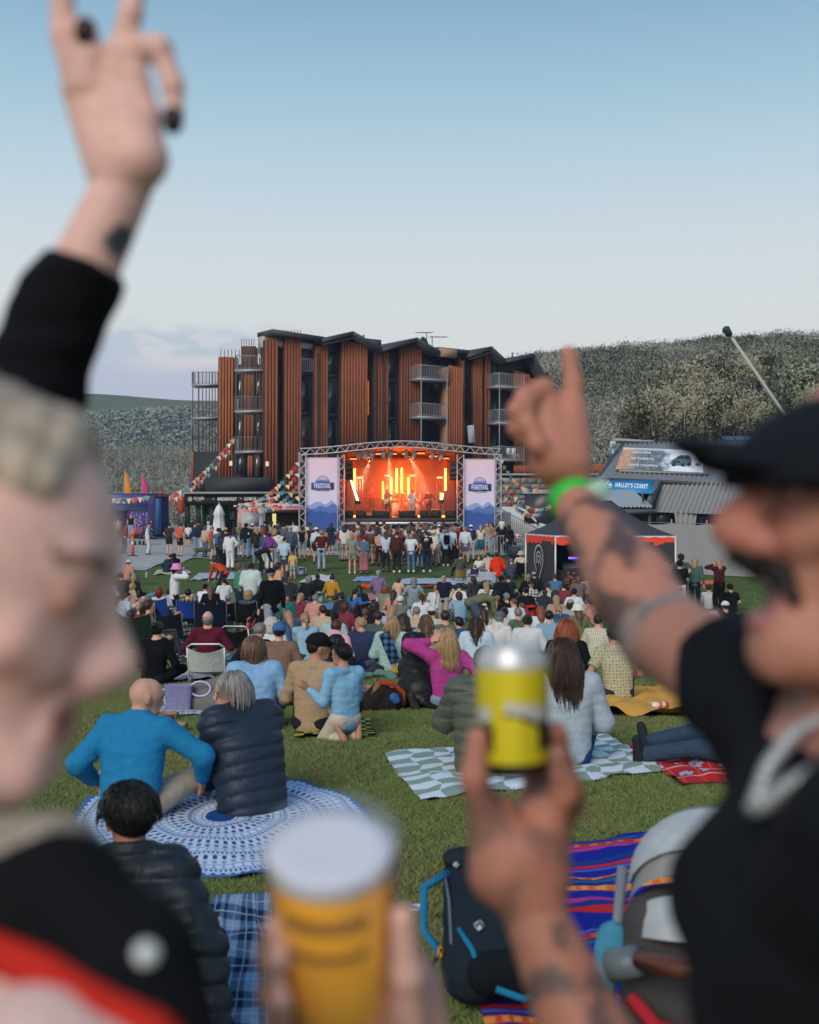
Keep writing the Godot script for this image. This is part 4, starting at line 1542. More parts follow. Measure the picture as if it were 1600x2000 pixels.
		for k in n:
			var px:=lerpf(q[0]+2,q[1]-1,pow(k/(n-1.0),0.75))
			var a:=at(px,q[3][2],q[2])
			var b:=at(px,q[3][0]-26,q[2])
			rod(st,a+Vector3(0,0,0.06),b+Vector3(0,0,0.06),0.045 if k!=1 else 0.065,-1,5)
		put("balcony_post",done(st),rust,w)
		if q[0]>400:
			for k in 2:
				var a:=at(476,q[3][k+1]-4,93.6)
				var b:=at(496,q[3][k]+4,93.6)
				var pn:=node("timber_panel",w,Vector3(0,0,-93.6))
				batten_panel(pn,a.x,b.x,a.y,b.y,b.y,0,tm)
				window_at(w,at(497,0,93.5).x,at(512,0,93.5).x,a.y,b.y,-93.5)
				window_at(w,at(462,0,93.5).x,at(475,0,93.5).x,a.y,b.y,-93.5)
	for q in[[374,384,886,948,104.0,1],[397,409,886,930,103.0,1],[462,476,886,930,89.8,0],[496,508,886,930,89.8,0],[484,494,890,930,89.8,1]]:
		var a:=at(q[0],q[3],q[4])
		var b:=at(q[1],q[2],q[4])
		if q[5]:
			var pn:=node("timber_panel",w,Vector3(0,0,-q[4]))
			batten_panel(pn,a.x,b.x,a.y,b.y,b.y,0,tm)
		else:
			window_at(w,a.x,b.x,a.y,b.y,-q[4])
	for q in[[384,397,892,925,103.2],[410,424,890,925,103.2]]:
		var a:=at(q[0],q[3],q[4])
		var b:=at(q[1],q[2],q[4])
		window_at(w,a.x,b.x,a.y,b.y,-q[4])
	fbox(w,"wall",456,886,517,960,90.6,3.0,dark)
	var rs:=thing("restaurant","black single-storey restaurant front with white menu lettering on its fascia","building")
	fbox(rs,"parapet",400,932,522,962,86.5,5.0,mat(lin(0.030,0.036,0.042),0.6))
	fbox(rs,"parapet",372,940,402,964,88.0,5.0,dark)
	fbox(rs,"roof_edge",358,960.5,592,964.5,82.6,0.8,mat(lin(0.25,0.26,0.27),0.5))
	fbox(rs,"fascia",360,965,592,984,83.0,0.4,mat(lin(0.016,0.017,0.018),0.5))
	fbox(rs,"ceiling",361,984,592,986,83.4,6.0,dark)
	for px in[361,383,409]:
		fbox(rs,"post",px,985,px+8,1038,83.5,0.5,dark)
	fbox(rs,"wall",395,985,592,1040,88.0,0.3,mat(lin(0.02,0.02,0.022)))
	for px in[398,424,450,520,556]:
		window_at(rs,at(px,0,87.8).x,at(px+22,0,87.8).x,at(px,1036,87.8).y,at(px,990,87.8).y,-87.8)
	fbox(rs,"exit_light",411,986.8,419,988.6,85.5,0.15,glow(Color(0.25,0.9,0.45),1.2))
	var gl:=OmniLight3D.new()
	gl.name="exit_lamp"
	gl.position=at(415,990.5,85.4)
	gl.light_color=Color(0.3,1.0,0.5)
	gl.light_energy=0.6
	gl.light_size=0.1
	gl.shadow_enabled=true
	add_child(gl)
	var white:=mat(lin(0.75,0.75,0.75),0.6)
	for q in[["St.Falls",389,973,0.19,true],["R E S O R T",389,978,0.08,false],["•",417,974.6,0.2,true],["BREAKFAST",443.5,974.6,0.22,true],["•",470.5,974,0.2,true],["LUNCH",489,974.2,0.22,true],["•",507,974,0.2,true],["DINNER",528,973.8,0.22,true]]:
		var t:=words(q[0],q[3],0.03,q[4])
		var l:=put("lettering",t,white,rs)
		l.position=at(q[1],q[2],82.96)
		l.scale.x=0.8
	var sg:=node("emblem",rs,at(371.5,974.6,82.96))
	for k in 8:
		var a:=TAU*k/8
		put("petal",box_mesh(Vector3(cos(a),sin(a),0)*0.11,Vector3(0.13,0.05,0.03),Basis(Vector3.BACK,a)),white,sg)
const SD:=66.0
func truss(st:SurfaceTool,pts:Array,w:float,side:Vector3,r:=0.028)->void:
	var dirs:=[]
	for i in pts.size():
		var a:Vector3=pts[maxi(i-1,0)]
		var b:Vector3=pts[mini(i+1,pts.size()-1)]
		var t:=(b-a).normalized()
		dirs.append(t.cross(side).normalized())
	for i in pts.size()-1:
		var p:Vector3=pts[i]
		var q:Vector3=pts[i+1]
		var cs:=[]
		for s in[-1,1]:
			for u in[-1,1]:
				var a:Vector3=p+side*s*w/2+dirs[i]*u*w/2
				var b:Vector3=q+side*s*w/2+dirs[i+1]*u*w/2
				rod(st,a,b,r,-1,5,false)
				cs.append([a,b])
		for pr in[[0,1],[2,3],[0,2],[1,3]]:
			var a:Array=cs[pr[0]]
			var b:Array=cs[pr[1]]
			if i%2==0:rod(st,a[0],b[1],r*0.6,-1,4,false)
			else:rod(st,b[0],a[1],r*0.6,-1,4,false)
func line_pts(a:Vector3,b:Vector3,step:float)->Array:
	var n:=maxi(1,int(round((b-a).length()/step)))
	var l:=[]
	for k in n+1:l.append(a.lerp(b,float(k)/n))
	return l
func banner_tex()->Texture2D:
	var w:=256
	var h:=512
	var im:=Image.create(w,h,false,Image.FORMAT_RGB8)
	var n:=FastNoiseLite.new()
	n.seed=3
	n.frequency=0.012
	for y in h:
		var c:=Color8(226,196,214).lerp(Color8(212,202,226),smoothstep(0.0,0.62,float(y)/h))
		im.fill_rect(Rect2i(0,y,w,1),c)
	for x in w:
		var r0:=int(h*(0.655-0.06*maxf(0,1.0-absf(x-190)/42.0)-0.045*maxf(0,1.0-absf(x-95)/60.0)+n.get_noise_1d(x*1.5)*0.02))
		var r1:=int(h*(0.70-0.05*maxf(0,1.0-absf(x-205)/70.0)-0.02*maxf(0,1.0-absf(x-110)/40.0)+n.get_noise_1d(x*1.2+500)*0.03))
		var r2:=int(h*(0.76-0.03*maxf(0,1.0-absf(x-60)/70.0)+n.get_noise_1d(x+900)*0.04))
		im.fill_rect(Rect2i(x,r0,1,h-r0),Color8(140,156,206))
		im.fill_rect(Rect2i(x,r1,1,h-r1),Color8(84,110,176))
		im.fill_rect(Rect2i(x,r2,1,h-r2),Color8(52,82,152))
		var dx:=(x-128.0)/56.0
		if absf(dx)<1.0:
			var hh:=sqrt(1.0-dx*dx)*66.0
			var cy:=196
			var rim:=3
			for y in range(int(cy-hh),cy):
				var e:=Vector2(x-128.0,(y-cy)*56.0/66.0).length()
				var ridge:=cy-36+int(n.get_noise_1d(x*6.0)*20.0)
				if e>56.0-rim:im.set_pixel(x,y,Color8(60,76,130))
				elif y>ridge:im.set_pixel(x,y,Color8(66,88,150).lerp(Color8(120,140,196),clampf((y-ridge)/40.0,0,1)))
				else:im.set_pixel(x,y,Color8(190,178,212))
	return img_tex(im)
func spot_lamp(called:String,pos:Vector3,to:Vector3,c:Color,e:float,ang:float)->SpotLight3D:
	var l:=SpotLight3D.new()
	l.name=numbered(called)
	add_child(l)
	l.look_at_from_position(pos,to,Vector3.UP if absf((to-pos).normalized().y)<0.95 else Vector3.RIGHT)
	l.light_color=c
	l.light_energy=e
	l.spot_angle=ang
	l.spot_range=30.0
	l.spot_attenuation=2.0
	l.light_size=0.06
	l.shadow_enabled=true
	return l
func omni(called:String,pos:Vector3,c:Color,e:float,size:float)->OmniLight3D:
	var l:=OmniLight3D.new()
	l.name=numbered(called)
	l.position=pos
	l.light_color=c
	l.light_energy=e
	l.light_size=size
	l.omni_range=30.0
	l.omni_attenuation=2.0
	l.shadow_enabled=true
	add_child(l)
	return l
func stage()->void:
	var alu:=mat(lin(0.52,0.52,0.53),0.4,0.6)
	var black:=mat(lin(0.02,0.02,0.021),0.7)
	var floor_y:=at(0,1012,SD).y
	var gy:=ground(0,-SD)
	var xl:=at(668,0,SD).x
	var xr:=at(896,0,SD).x
	var xm:=(xl+xr)/2
	var s:=thing("stage","covered festival stage glowing orange and red inside","stage",Vector3(xm,gy,-SD))
	var o:=Vector3(xm,gy,-SD)
	var fy:=floor_y-gy
	var wd:=xr-xl
	var roof_y:=at(0,888,SD).y-gy
	put("deck",box_mesh(Vector3(0,fy-0.1,-3.4),Vector3(wd+0.5,0.2,7.2)),mat(lin(0.05,0.045,0.045),0.6),s)
	put("deck_edge",box_mesh(Vector3(0,fy-0.28,0.24),Vector3(wd+0.5,0.14,0.06)),alu,s)
	put("skirt",box_mesh(Vector3(0,(fy-0.36)/2,0.1),Vector3(wd+0.4,fy-0.36,0.1)),black,s)
	put("backdrop",box_mesh(Vector3(0,(fy+roof_y)/2,-6.4),Vector3(wd+0.6,roof_y-fy+0.6,0.08)),mat(lin(0.15,0.05,0.04),0.9),s)
	for sx in[-1,1]:
		put("side_curtain",box_mesh(Vector3(sx*(wd/2+0.16),(fy+roof_y)/2,-3.4),Vector3(0.08,roof_y-fy+0.4,5.9)),mat(lin(0.10,0.04,0.035),0.9),s)
	var st:=st_new()
	var arch:=[]
	for k in 17:
		var t:=k/16.0
		var x:=lerpf(-wd/2-0.4,wd/2+0.4,t)
		arch.append(Vector3(x,roof_y+0.55*(1.0-pow(2*t-1,2)),0))
	for k in 16:
		var a:Vector3=arch[k]
		var b:Vector3=arch[k+1]
		var z0:=Vector3(0,0,0.1)
		var z1:=Vector3(0,-0.2,-6.8)
		quad(st,a+z0,b+z0,b+z1,a+z1)
		var t:=Vector3(0,-0.05,0)
		quad(st,a+z1+t,b+z1+t,b+z0+t,a+z0+t)
	put("roof_skin",done(st),mat(lin(0.06,0.05,0.05),0.7),s)
	var f:=thing("stage_truss","silver aluminium lattice truss arching over the stage and banners","truss",o)
	var mast:=func(px:float,top:float)->void:
		var m:=st_new()
		var x:=at(px,0,SD).x-xm
		truss(m,line_pts(Vector3(x,0,0.35),Vector3(x,at(0,top,SD).y-gy,0.35),0.32),0.36,Vector3(0,0,1))
		put("mast",done(m),alu,f)
	mast.call(592.5,884)
	mast.call(667,889)
	mast.call(899,889)
	mast.call(971.5,888)
	var am:=st_new()
	var pts:=[]
	for k in 41:
		var t:=k/40.0
		var px:=lerpf(588,976,t)
		var u:=(px-783.0)/195.0
		var py:=888.0-16.0*exp(-pow(u*1.55,2.0))
		pts.append(Vector3(at(px,0,SD).x-xm,at(0,py,SD).y-gy+0.1,0.35))
	truss(am,pts,0.34,Vector3(0,0,1))
	put("arch",done(am),alu,f)
	var bt:=banner_tex()
	for q in[[597,664,894,1034,"left"],[905,969,897,1036,"right"]]:
		var a:=at(q[0],q[3],SD-0.2)
		var b:=at(q[1],q[2],SD-0.2)
		var bn:=thing("stage_banner","pink and blue mountain banner on the %s side of the stage, beside the %s"%[q[4],"pink caravan" if q[4]=="left" else "white van"],"banner",Vector3((a.x+b.x)/2,a.y,a.z+0.12),0.0,"banners beside the stage")
		var bm:=StandardMaterial3D.new()
		bm.albedo_texture=bt
		bm.roughness=0.8
		var w:=b.x-a.x
		var h:=b.y-a.y
		var bst:=st_new()
		for iy in 12:
			for ix in 6:
				var cs:=[]
				for d in[[0,0],[1,0],[1,1],[0,1]]:
					var u=(ix+d[0])/6.0
					var v=(iy+d[1])/12.0
					cs.append([Vector3((u-0.5)*w,v*h,0.02*sin(u*9.0)*sin(v*7.0)),Vector2(u,1.0-v)])
				for k in[0,2,1,0,3,2]:
					bst.set_uv(cs[k][1])
					bst.add_vertex(cs[k][0])
		put("sheet",done(bst),bm,bn)
		var ink:=mat(Color8(60,84,146),0.8)
		var pale:=mat(Color8(224,218,232),0.8)
		var l1:=put("lettering",words("FEASTIVAL",0.27,0.01),pale,bn)
		l1.position=Vector3(0,h*0.605,0.05)
		l1.scale.x=0.50
		var l0:=put("name_plate",poly_prism(PackedVector2Array([Vector2(-0.62,0.0),Vector2(0.62,0.0),Vector2(0.62,0.38),Vector2(-0.62,0.38)]),-0.01,0.012),ink,bn)
		l0.position=Vector3(0,h*0.605-0.19,0.03)
		var l2:=put("lettering",words("FALLS CREEK",0.15,0.01),ink,bn)
		l2.scale.x=0.6
		l2.position=Vector3(0,h*0.555,0.05)
		var r:=st_new()
		for e in[[Vector3(-w/2,0,0.01),Vector3(-w/2,h,0.01)],[Vector3(w/2,0,0.01),Vector3(w/2,h,0.01)],[Vector3(-w/2,h,0.01),Vector3(w/2,h,0.01)]]:
			rod(r,e[0],e[1],0.02,-1,5)
		put("hem",done(r),mat(lin(0.5,0.5,0.55)),bn)
	var hang:=[[700,884,0.6],[714,884,0],[726,884,0.5],[749,882,0],[763,881,0.7],[794,881,0],[810,882,0.6],[845,884,0],[862,886,0.5]]
	var i:=0
	for q in hang:
		var p:=at(q[0],q[1],SD+0.3)
		var t:=thing("moving_head_light","moving head light on the stage arch, %s of nine from the left"%ORDS[i],"stage light",p,0.3*i,"moving heads on the stage arch")
		var yk:=st_new()
		for sx in[-1,1]:box(yk,Vector3(0.13*sx,-0.12,0),Vector3(0.04,0.3,0.1))
		box(yk,Vector3(0,0.05,0),Vector3(0.3,0.1,0.2))
		put("yoke",done(yk),mat(lin(0.3,0.3,0.31),0.5),t)
		var hd:=put("head",lathe([[0.0,-0.18],[0.09,-0.18],[0.12,-0.05],[0.12,0.1],[0.07,0.17],[0.0,0.17]],12),mat(lin(0.35,0.35,0.36),0.4),t)
		hd.position=Vector3(0,-0.2,0)
		hd.rotation.x=q[2]
		i+=1
	i=0
	for q in[[692,897],[717,894],[742,887],[767,887],[794,887],[822,886],[846,892],[869,896]]:
		var p:=at(q[0],q[1],SD+1.2)
		var t:=thing("wash_panel","glowing orange wash light under the stage roof, %s of eight from the left"%ORDS[i],"stage light",p,0.0,"wash lights under the stage roof")
		put("housing",box_mesh(Vector3(0,0.09,0),Vector3(0.5,0.1,0.28)),black,t)
		put("lamp_face",box_mesh(Vector3(0,0.015,0),Vector3(0.46,0.05,0.24)),glow(Color(1.0,0.42,0.14),2.6),t)
		i+=1
	for k in 4:
		var p:=at(690+60*k,899,SD+2.4)
		spot_lamp("wash_beam",p,Vector3(p.x+0.5-k*0.3,floor_y,-SD-4.5),Color(1.0,0.08,0.02),4.5,44.0)
	for q in[[726,894,708,935],[760,891,762,950],[801,891,820,935]]:
		var p:=at(q[0],q[1],SD+1.0)
		var e:=at(q[2],q[3],SD+2.8)
		var t:=thing("beam_light","small bright white beam light above the band, pointing at the %s"%["keyboards","bass player","drum kit"][[726,760,801].find(q[0])],"stage light",p,0.0,"white beam lights")
		t.look_at(e)
		put("can",rod_mesh(Vector3(0,0,0.22),Vector3(0,0,0.02),0.07,0.09,10),black,t)
		put("lens",rod_mesh(Vector3(0,0,0.012),Vector3(0,0,-0.002),0.075,0.075,10),glow(Color(1,0.95,0.85),5.0),t)
		spot_lamp("beam",p.move_toward(e,0.06),e,Color(1,0.85,0.68),60.0,10.0)
	i=0
	var tubes:=[[693,915,958,3.6],[764,932,976,3.4],[775,915,962,4.6],[785,914,962,4.6],[798,932,976,3.4],[870,915,958,3.6],[748,940,975,2.0],[861,962,976,2.4]]
	for q in tubes:
		var a:=at(q[0],q[2],SD+q[3])
		var b:=at(q[0],q[1],SD+q[3])
		var len:=b.y-a.y
		var t:=thing("light_tube","upright orange light tube, %s"%["far left beside the keyboards","low tube left of centre behind the bassist","left of the tall centre pair","right of the tall centre pair","low tube right of centre behind the singer","far right above the amplifier","dim short tube between keyboards and bassist","short tube low at the right of the drums"][i],"stage light",a,0.0,"upright light tubes")
		put("stand",box_mesh(Vector3(0,(floor_y-a.y)/2,-0.05),Vector3(0.05,a.y-floor_y,0.05)),black,t)
		put("tube",rod_mesh(Vector3.ZERO,Vector3(0,len,0),0.055,0.055,8),glow(Color(1.0,0.62,0.24),7.0 if i<6 else 2.5),t)
		if i<6:omni("tube_light",a+Vector3(0,len/2,0.16),Color(1.0,0.38,0.08),1.1 if i in[0,5]else 6.0,0.2)
		i+=1
	for q in[[699,978,678,915,"leaning tall at the left of the keyboards"],[862,976,866,963,"short and tilted near the right curtain"]]:
		var t:=thing("light_bar","bright white light bar %s"%q[4],"stage light",at(q[0],q[1],SD+1.8),0.0,"white light bars")
		var v:=at(q[2],q[3],SD+1.8)-at(q[0],q[1],SD+1.8)
		put("bar",rod_mesh(Vector3.ZERO,v,0.07,0.035,8),glow(Color(1.0,0.88,0.74),2.2),t)
		put("base",box_mesh(Vector3(0,-0.1,0),Vector3(0.3,0.2,0.3)),black,t)
	i=0
	for q in[[703,933],[756,929],[806,929],[859,933]]:
		var p:=at(q[0],q[1],SD+3.2)
		var t:=thing("blinder_light","pale flat blinder light on a stand, %s"%["first from the left","second from the left","third from the left","last on the right"][i],"stage light",p,0.0,"blinder lights on stands")
		put("lamp_face",box_mesh(Vector3(0,0,0.06),Vector3(0.34,0.1,0.04)),glow(Color(1.0,0.74,0.46),1.3),t)
		put("housing",box_mesh(Vector3(0,0,0),Vector3(0.38,0.14,0.07)),black,t)
		var m:=st_new()
		for dx in[-0.16,0.0,0.16]:rod(m,Vector3(dx,-0.1,0),Vector3(dx,floor_y-p.y,0),0.022,-1,5)
		put("stand",done(m),mat(lin(0.25,0.2,0.15),0.5),t)
		i+=1
	i=0
	for q in[[681,22],[706,22],[744,38],[795,36],[829,20],[851,24],[880,24]]:
		var p:=at(q[0],1012,SD+0.5)
		p.y=floor_y
		var t:=thing("floor_monitor","black wedge monitor on the stage lip, %s of seven from the left"%ORDS[i],"speaker",p,0.0,"wedge monitors on the stage lip")
		var w:float=q[1]/FL*SD*0.9
		put("cabinet",poly_wedge(w,0.42,0.5),black,t)
		put("grille",box_mesh(Vector3(0,0.24,-0.03),Vector3(w*0.9,0.40,0.02),Basis(Vector3.RIGHT,0.85)),mat(lin(0.05,0.04,0.04)),t)
		i+=1
	for q in[692,732,783,819,866]:
		var p:=at(q,1006,SD+0.45)
		p.y=floor_y+0.10
		var t:=thing("footlight","small amber footlight between the wedge monitors, %s"%{692:"leftmost",732:"second from left",783:"middle",819:"second from right",866:"rightmost"}[q],"stage light",p,0.0,"footlights")
		put("housing",box_mesh(Vector3(0,-0.02,0),Vector3(0.2,0.16,0.2)),black,t)
		put("lamp_face",box_mesh(Vector3(0,0.0,0.11),Vector3(0.16,0.12,0.02)),glow(Color(1.0,0.55,0.18),3.0),t)
	for q in[[697,748,3.4,"left riser under the keyboards"],[785,832,3.2,"right riser under the drum kit"]]:
		var a:=at(q[0],0,SD+q[2])
		var b:=at(q[1],0,SD+q[2])
		var t:=thing("stage_riser","low platform on the stage, "+q[3],"platform",Vector3((a.x+b.x)/2,floor_y,-SD-q[2]),0.0,"stage risers")
		put("deck",box_mesh(Vector3(0,0.2,-0.7),Vector3(b.x-a.x,0.12,1.8)),mat(lin(0.35,0.28,0.22),0.7),t)
		put("frame",box_mesh(Vector3(0,0.07,-0.7),Vector3(b.x-a.x-0.1,0.14,1.7)),black,t)
	for q in[[678,"left"],[889,"right"]]:
		var p:=at(q[0],905,SD+0.6)
		var t:=thing("line_array","curved stack of speakers hung inside the %s mast"%q[1],"speaker",p,0.0,"hung speaker stacks")
		for k in 4:put("cabinet",box_mesh(Vector3(0,-0.26*k,-0.03*k*k),Vector3(0.62,0.24,0.4),Basis(Vector3.RIGHT,-0.07*k)),mat(lin(0.06,0.05,0.05)),t)
		put("hanger",rod_mesh(Vector3(0,0.1,0),Vector3(0,0.6,0),0.02),black,t)
	var kp:=at(725,0,SD+3.7)
	kp.y=floor_y+0.26
	var kb:=thing("keyboard","two-tier keyboard on a crossed stand at the left of the stage","keyboard",kp)
	put("keybed",box_mesh(Vector3(0,0.92,0),Vector3(1.35,0.1,0.36)),mat(lin(0.25,0.03,0.03),0.4),kb)
	put("keybed",box_mesh(Vector3(0.05,1.12,-0.15),Vector3(1.05,0.09,0.3)),mat(lin(0.2,0.03,0.03),0.4),kb)
	var ks:=st_new()
	for z in[-0.12,0.12]:
		rod(ks,Vector3(-0.45,0,z),Vector3(0.45,0.88,z),0.025)
		rod(ks,Vector3(0.45,0,z),Vector3(-0.45,0.88,z),0.025)
	put("stand",done(ks),mat(lin(0.1,0.05,0.04),0.5),kb)
	var dp:=at(812,0,SD+3.6)
	dp.y=floor_y+0.26
	var dk:=thing("drum_kit","drum kit with cymbals on the right riser","drum kit",dp)
	put("bass_drum",rod_mesh(Vector3(0,0.30,-0.25),Vector3(0,0.30,0.22),0.29,0.29,20),mat(lin(0.55,0.5,0.45),0.4),dk)
	put("drum_head",rod_mesh(Vector3(0,0.30,0.22),Vector3(0,0.30,0.235),0.26,0.26,20),mat(lin(0.7,0.68,0.64),0.5),dk)
	for q in[[-0.22,0.72,0.05,0.14],[0.2,0.74,0.05,0.15],[0.6,0.5,-0.1,0.2],[-0.55,0.55,-0.2,0.17]]:
		put("tom_drum",rod_mesh(Vector3(q[0],q[1]-0.12,q[2]),Vector3(q[0],q[1]+0.1,q[2]),q[3],q[3],16),mat(lin(0.35,0.3,0.28),0.3),dk)
	for q in[[-0.7,1.15,0.0,0.24],[0.7,1.2,0.0,0.26],[0.25,1.35,-0.2,0.22]]:
		var cy:=node("cymbal",dk)
		put("plate",lathe([[0.0,0.03],[0.05,0.025],[q[3],0.0],[q[3],-0.005],[0.0,0.02]],18),mat(lin(0.7,0.5,0.2),0.3,0.8),cy).position=Vector3(q[0],q[1],q[2])
		put("stand",rod_mesh(Vector3(q[0],0,q[2]),Vector3(q[0],q[1],q[2]),0.015),mat(lin(0.3,0.3,0.3),0.4,0.7),cy)
	for q in[[854,990,1008,24,2.2,"yellow lit amplifier cabinet at the right of the stage",lin(0.5,0.36,0.14)],[772,968,1006,18,4.2,"tall speaker cabinet behind the bass player",lin(0.32,0.24,0.16)]]:
		var p:=at(q[0],0,SD+q[4])
		p.y=floor_y
		var w:float=q[3]/FL*SD
		var hh:float=(q[2]-q[1])/FL*SD
		var t:=thing("amplifier",q[5],"amplifier",p)
		put("cabinet",round_box(Vector3(0,hh/2,0),Vector3(w,hh,0.4),0.03),mat(q[6],0.8),t)
		put("grille",box_mesh(Vector3(0,hh*0.45,0.205),Vector3(w*0.88,hh*0.7,0.015)),mat((q[6]as Color).darkened(0.25),0.9),t)
	i=0
	for q in[[728,950,3.2,"keyboards"],[761,953,2.2,"bass player"],[803,951,1.9,"singer"],[832,946,3.0,"guitarist"],[829,925,4.0,"drums"]]:
		var p:=at(q[0],0,SD+q[2])
		p.y=floor_y
		var top:=at(q[0],q[1],SD+q[2]).y-floor_y
		var t:=thing("microphone_stand","thin microphone stand in front of the %s"%q[3],"microphone stand",p,0.0,"microphone stands on the stage")
		put("pole",rod_mesh(Vector3.ZERO,Vector3(0,top,0),0.014),mat(lin(0.15,0.15,0.15),0.4,0.6),t)
		put("base",rod_mesh(Vector3.ZERO,Vector3(0,0.03,0),0.14,0.13,14),black,t)
		put("microphone",rod_mesh(Vector3(0,top,0),Vector3(0.05,top+0.07,-0.12),0.02,0.03),black,t)
		i+=1
	var band:="musicians on the stage"
	var onstage:=func(px:float,dd:float,lift:float)->Vector3:
		var p:=at(px,0,SD+dd)
		p.y=floor_y+lift
		return p
	var g1:=figure("bass guitarist in a pale shirt standing left of the stage's middle",onstage.call(757,2.6,0.0),195,"stand top=9a8a78/short bot=3a3430/long hair=brown/long wL=-0.28,1.18,-0.25 wR=0.30,0.98,-0.24 s=0.97",band)
	var g2:=figure("singer in a white top and pale trousers at the microphone right of centre",onstage.call(805,2.2,0.0),170,"stand top=e8e0d8/loose bot=b0a498/long hair=brown/bob wL=-0.1,1.35,-0.26 wR=0.12,1.33,-0.26 s=0.96 baggy",band)
	var g3:=figure("guitarist in dark clothes at the right of the drum kit",onstage.call(838,3.0,0.0),170,"stand top=3a2a26/long bot=221c1c/long hair=brown/short wL=-0.28,1.16,-0.25 wR=0.28,0.96,-0.24 s=0.95",band)
	figure("drummer seated behind the drum kit",onstage.call(809,4.6,0.3),180,"chair pel=0,0.5,0 aL=-0.2,0.08,-0.4 aR=0.2,0.08,-0.4 top=6a3a2a/short bot=2a2222/long hair=brown/short wL=-0.3,0.9,-0.35 wR=0.3,0.95,-0.35",band)
	figure("keyboard player behind the two-tier keyboard",onstage.call(727,4.6,0.26),180,"stand top=7a2a20/long bot=2a2020/long hair=brown/bob wL=-0.2,1.05,-0.35 wR=0.2,1.05,-0.35 s=0.95",band)
	for q in[[g1,"bass_guitar",lin(0.75,0.62,0.42),"pale bass guitar held slanted by the bass player"],[g3,"guitar",lin(0.5,0.12,0.06),"red electric guitar held by the guitarist in dark clothes"]]:
		var p:Node3D=q[0]
		var t:=thing(q[1],q[3],"guitar",p.position+Vector3(0,0,0))
		t.transform=p.transform
		var bd:=put("body",blob([[Vector3(0.12,1.0,-0.24),Vector3(0.2,0.96,-0.24),0.15,0.17,Vector3(0,0,1),5.0],[Vector3(0.02,1.06,-0.24),Vector3(0.06,1.04,-0.24),0.12,0.12,Vector3(0,0,1),5.0]],0.03,0.03),mat(q[2],0.3),t)
		put("neck",box_mesh(Vector3(-0.36,1.24,-0.25),Vector3(0.75,0.055,0.03),Basis(Vector3.BACK,-0.45)),mat(lin(0.25,0.14,0.07),0.4),t)
		put("headstock",box_mesh(Vector3(-0.76,1.43,-0.25),Vector3(0.18,0.09,0.025),Basis(Vector3.BACK,-0.45)),mat(q[2],0.3),t)
	var fog:=FogVolume.new()
	fog.name="stage_smoke"
	fog.shape=RenderingServer.FOG_VOLUME_SHAPE_BOX
	fog.size=Vector3(wd-0.1,roof_y-fy-0.2,5.4)
	fog.position=o+Vector3(0,(fy+roof_y)/2,-3.5)
	var fm:=FogMaterial.new()
	fm.density=0.075
	fm.albedo=Color(0.95,0.9,0.88)
	fog.material=fm
	tag(fog,"thin orange-lit smoke filling the stage","smoke","","stuff")
	add_child(fog)
func poly_wedge(w:float,h:float,d:float)->ArrayMesh:
	var m:=poly_prism(PackedVector2Array([Vector2(-d/2,0),Vector2(d/2,0),Vector2(d/2,h*0.35),Vector2(-d*0.1,h),Vector2(-d/2,h*0.9)]),-w/2,w/2)
	var st:=SurfaceTool.new()
	st.begin(Mesh.PRIMITIVE_TRIANGLES)
	st.append_from(m,0,Transform3D(Basis(Vector3.UP,PI/2),Vector3.ZERO))
	return st.commit()
const FLAGS:=[Color8(196,60,50),Color8(226,200,120),Color8(84,150,160),Color8(222,214,200),Color8(206,128,140),Color8(60,84,120),Color8(190,170,150)]
var flag_meshes:={}
func bunting(label:String,a:Vector3,b:Vector3,sag:float,n:int,size:float)->void:
	var t:=thing("bunting",label,"bunting",a,0.0,"strings of triangular bunting")
	var v:=b-a
	var pts:=[]
	for k in n+1:
		var u:=float(k)/n
		pts.append(v*u-Vector3(0,sag*4.0*u*(1.0-u),0))
	put("cord",tube(pts,0.012,0.012,3),mat(lin(0.5,0.48,0.45)),t)
	var st:=st_new()
	for p in[Vector3(-0.5,0,0.01),Vector3(0.06,-1,0.03),Vector3(0.5,0,0.01)]:st.add_vertex(p*size)
	for p in[Vector3(-0.5,0,-0.01),Vector3(0.5,0,-0.01),Vector3(0.06,-1,0.0)]:st.add_vertex(p*size)
	var m:=done(st)
	for k in n:
		var p:Vector3=(pts[k]+pts[k+1])*0.5
		var f:=put("pennant",m,mat(FLAGS[(k*3+int(absf(a.x)*2))%7],0.85),t)
		f.position=p
		f.rotation=Vector3(sin(k*2.1)*0.4,sin(k*1.3)*0.5,atan2(v.y,Vector2(v.x,v.z).length()*signf(v.x))*0.8)
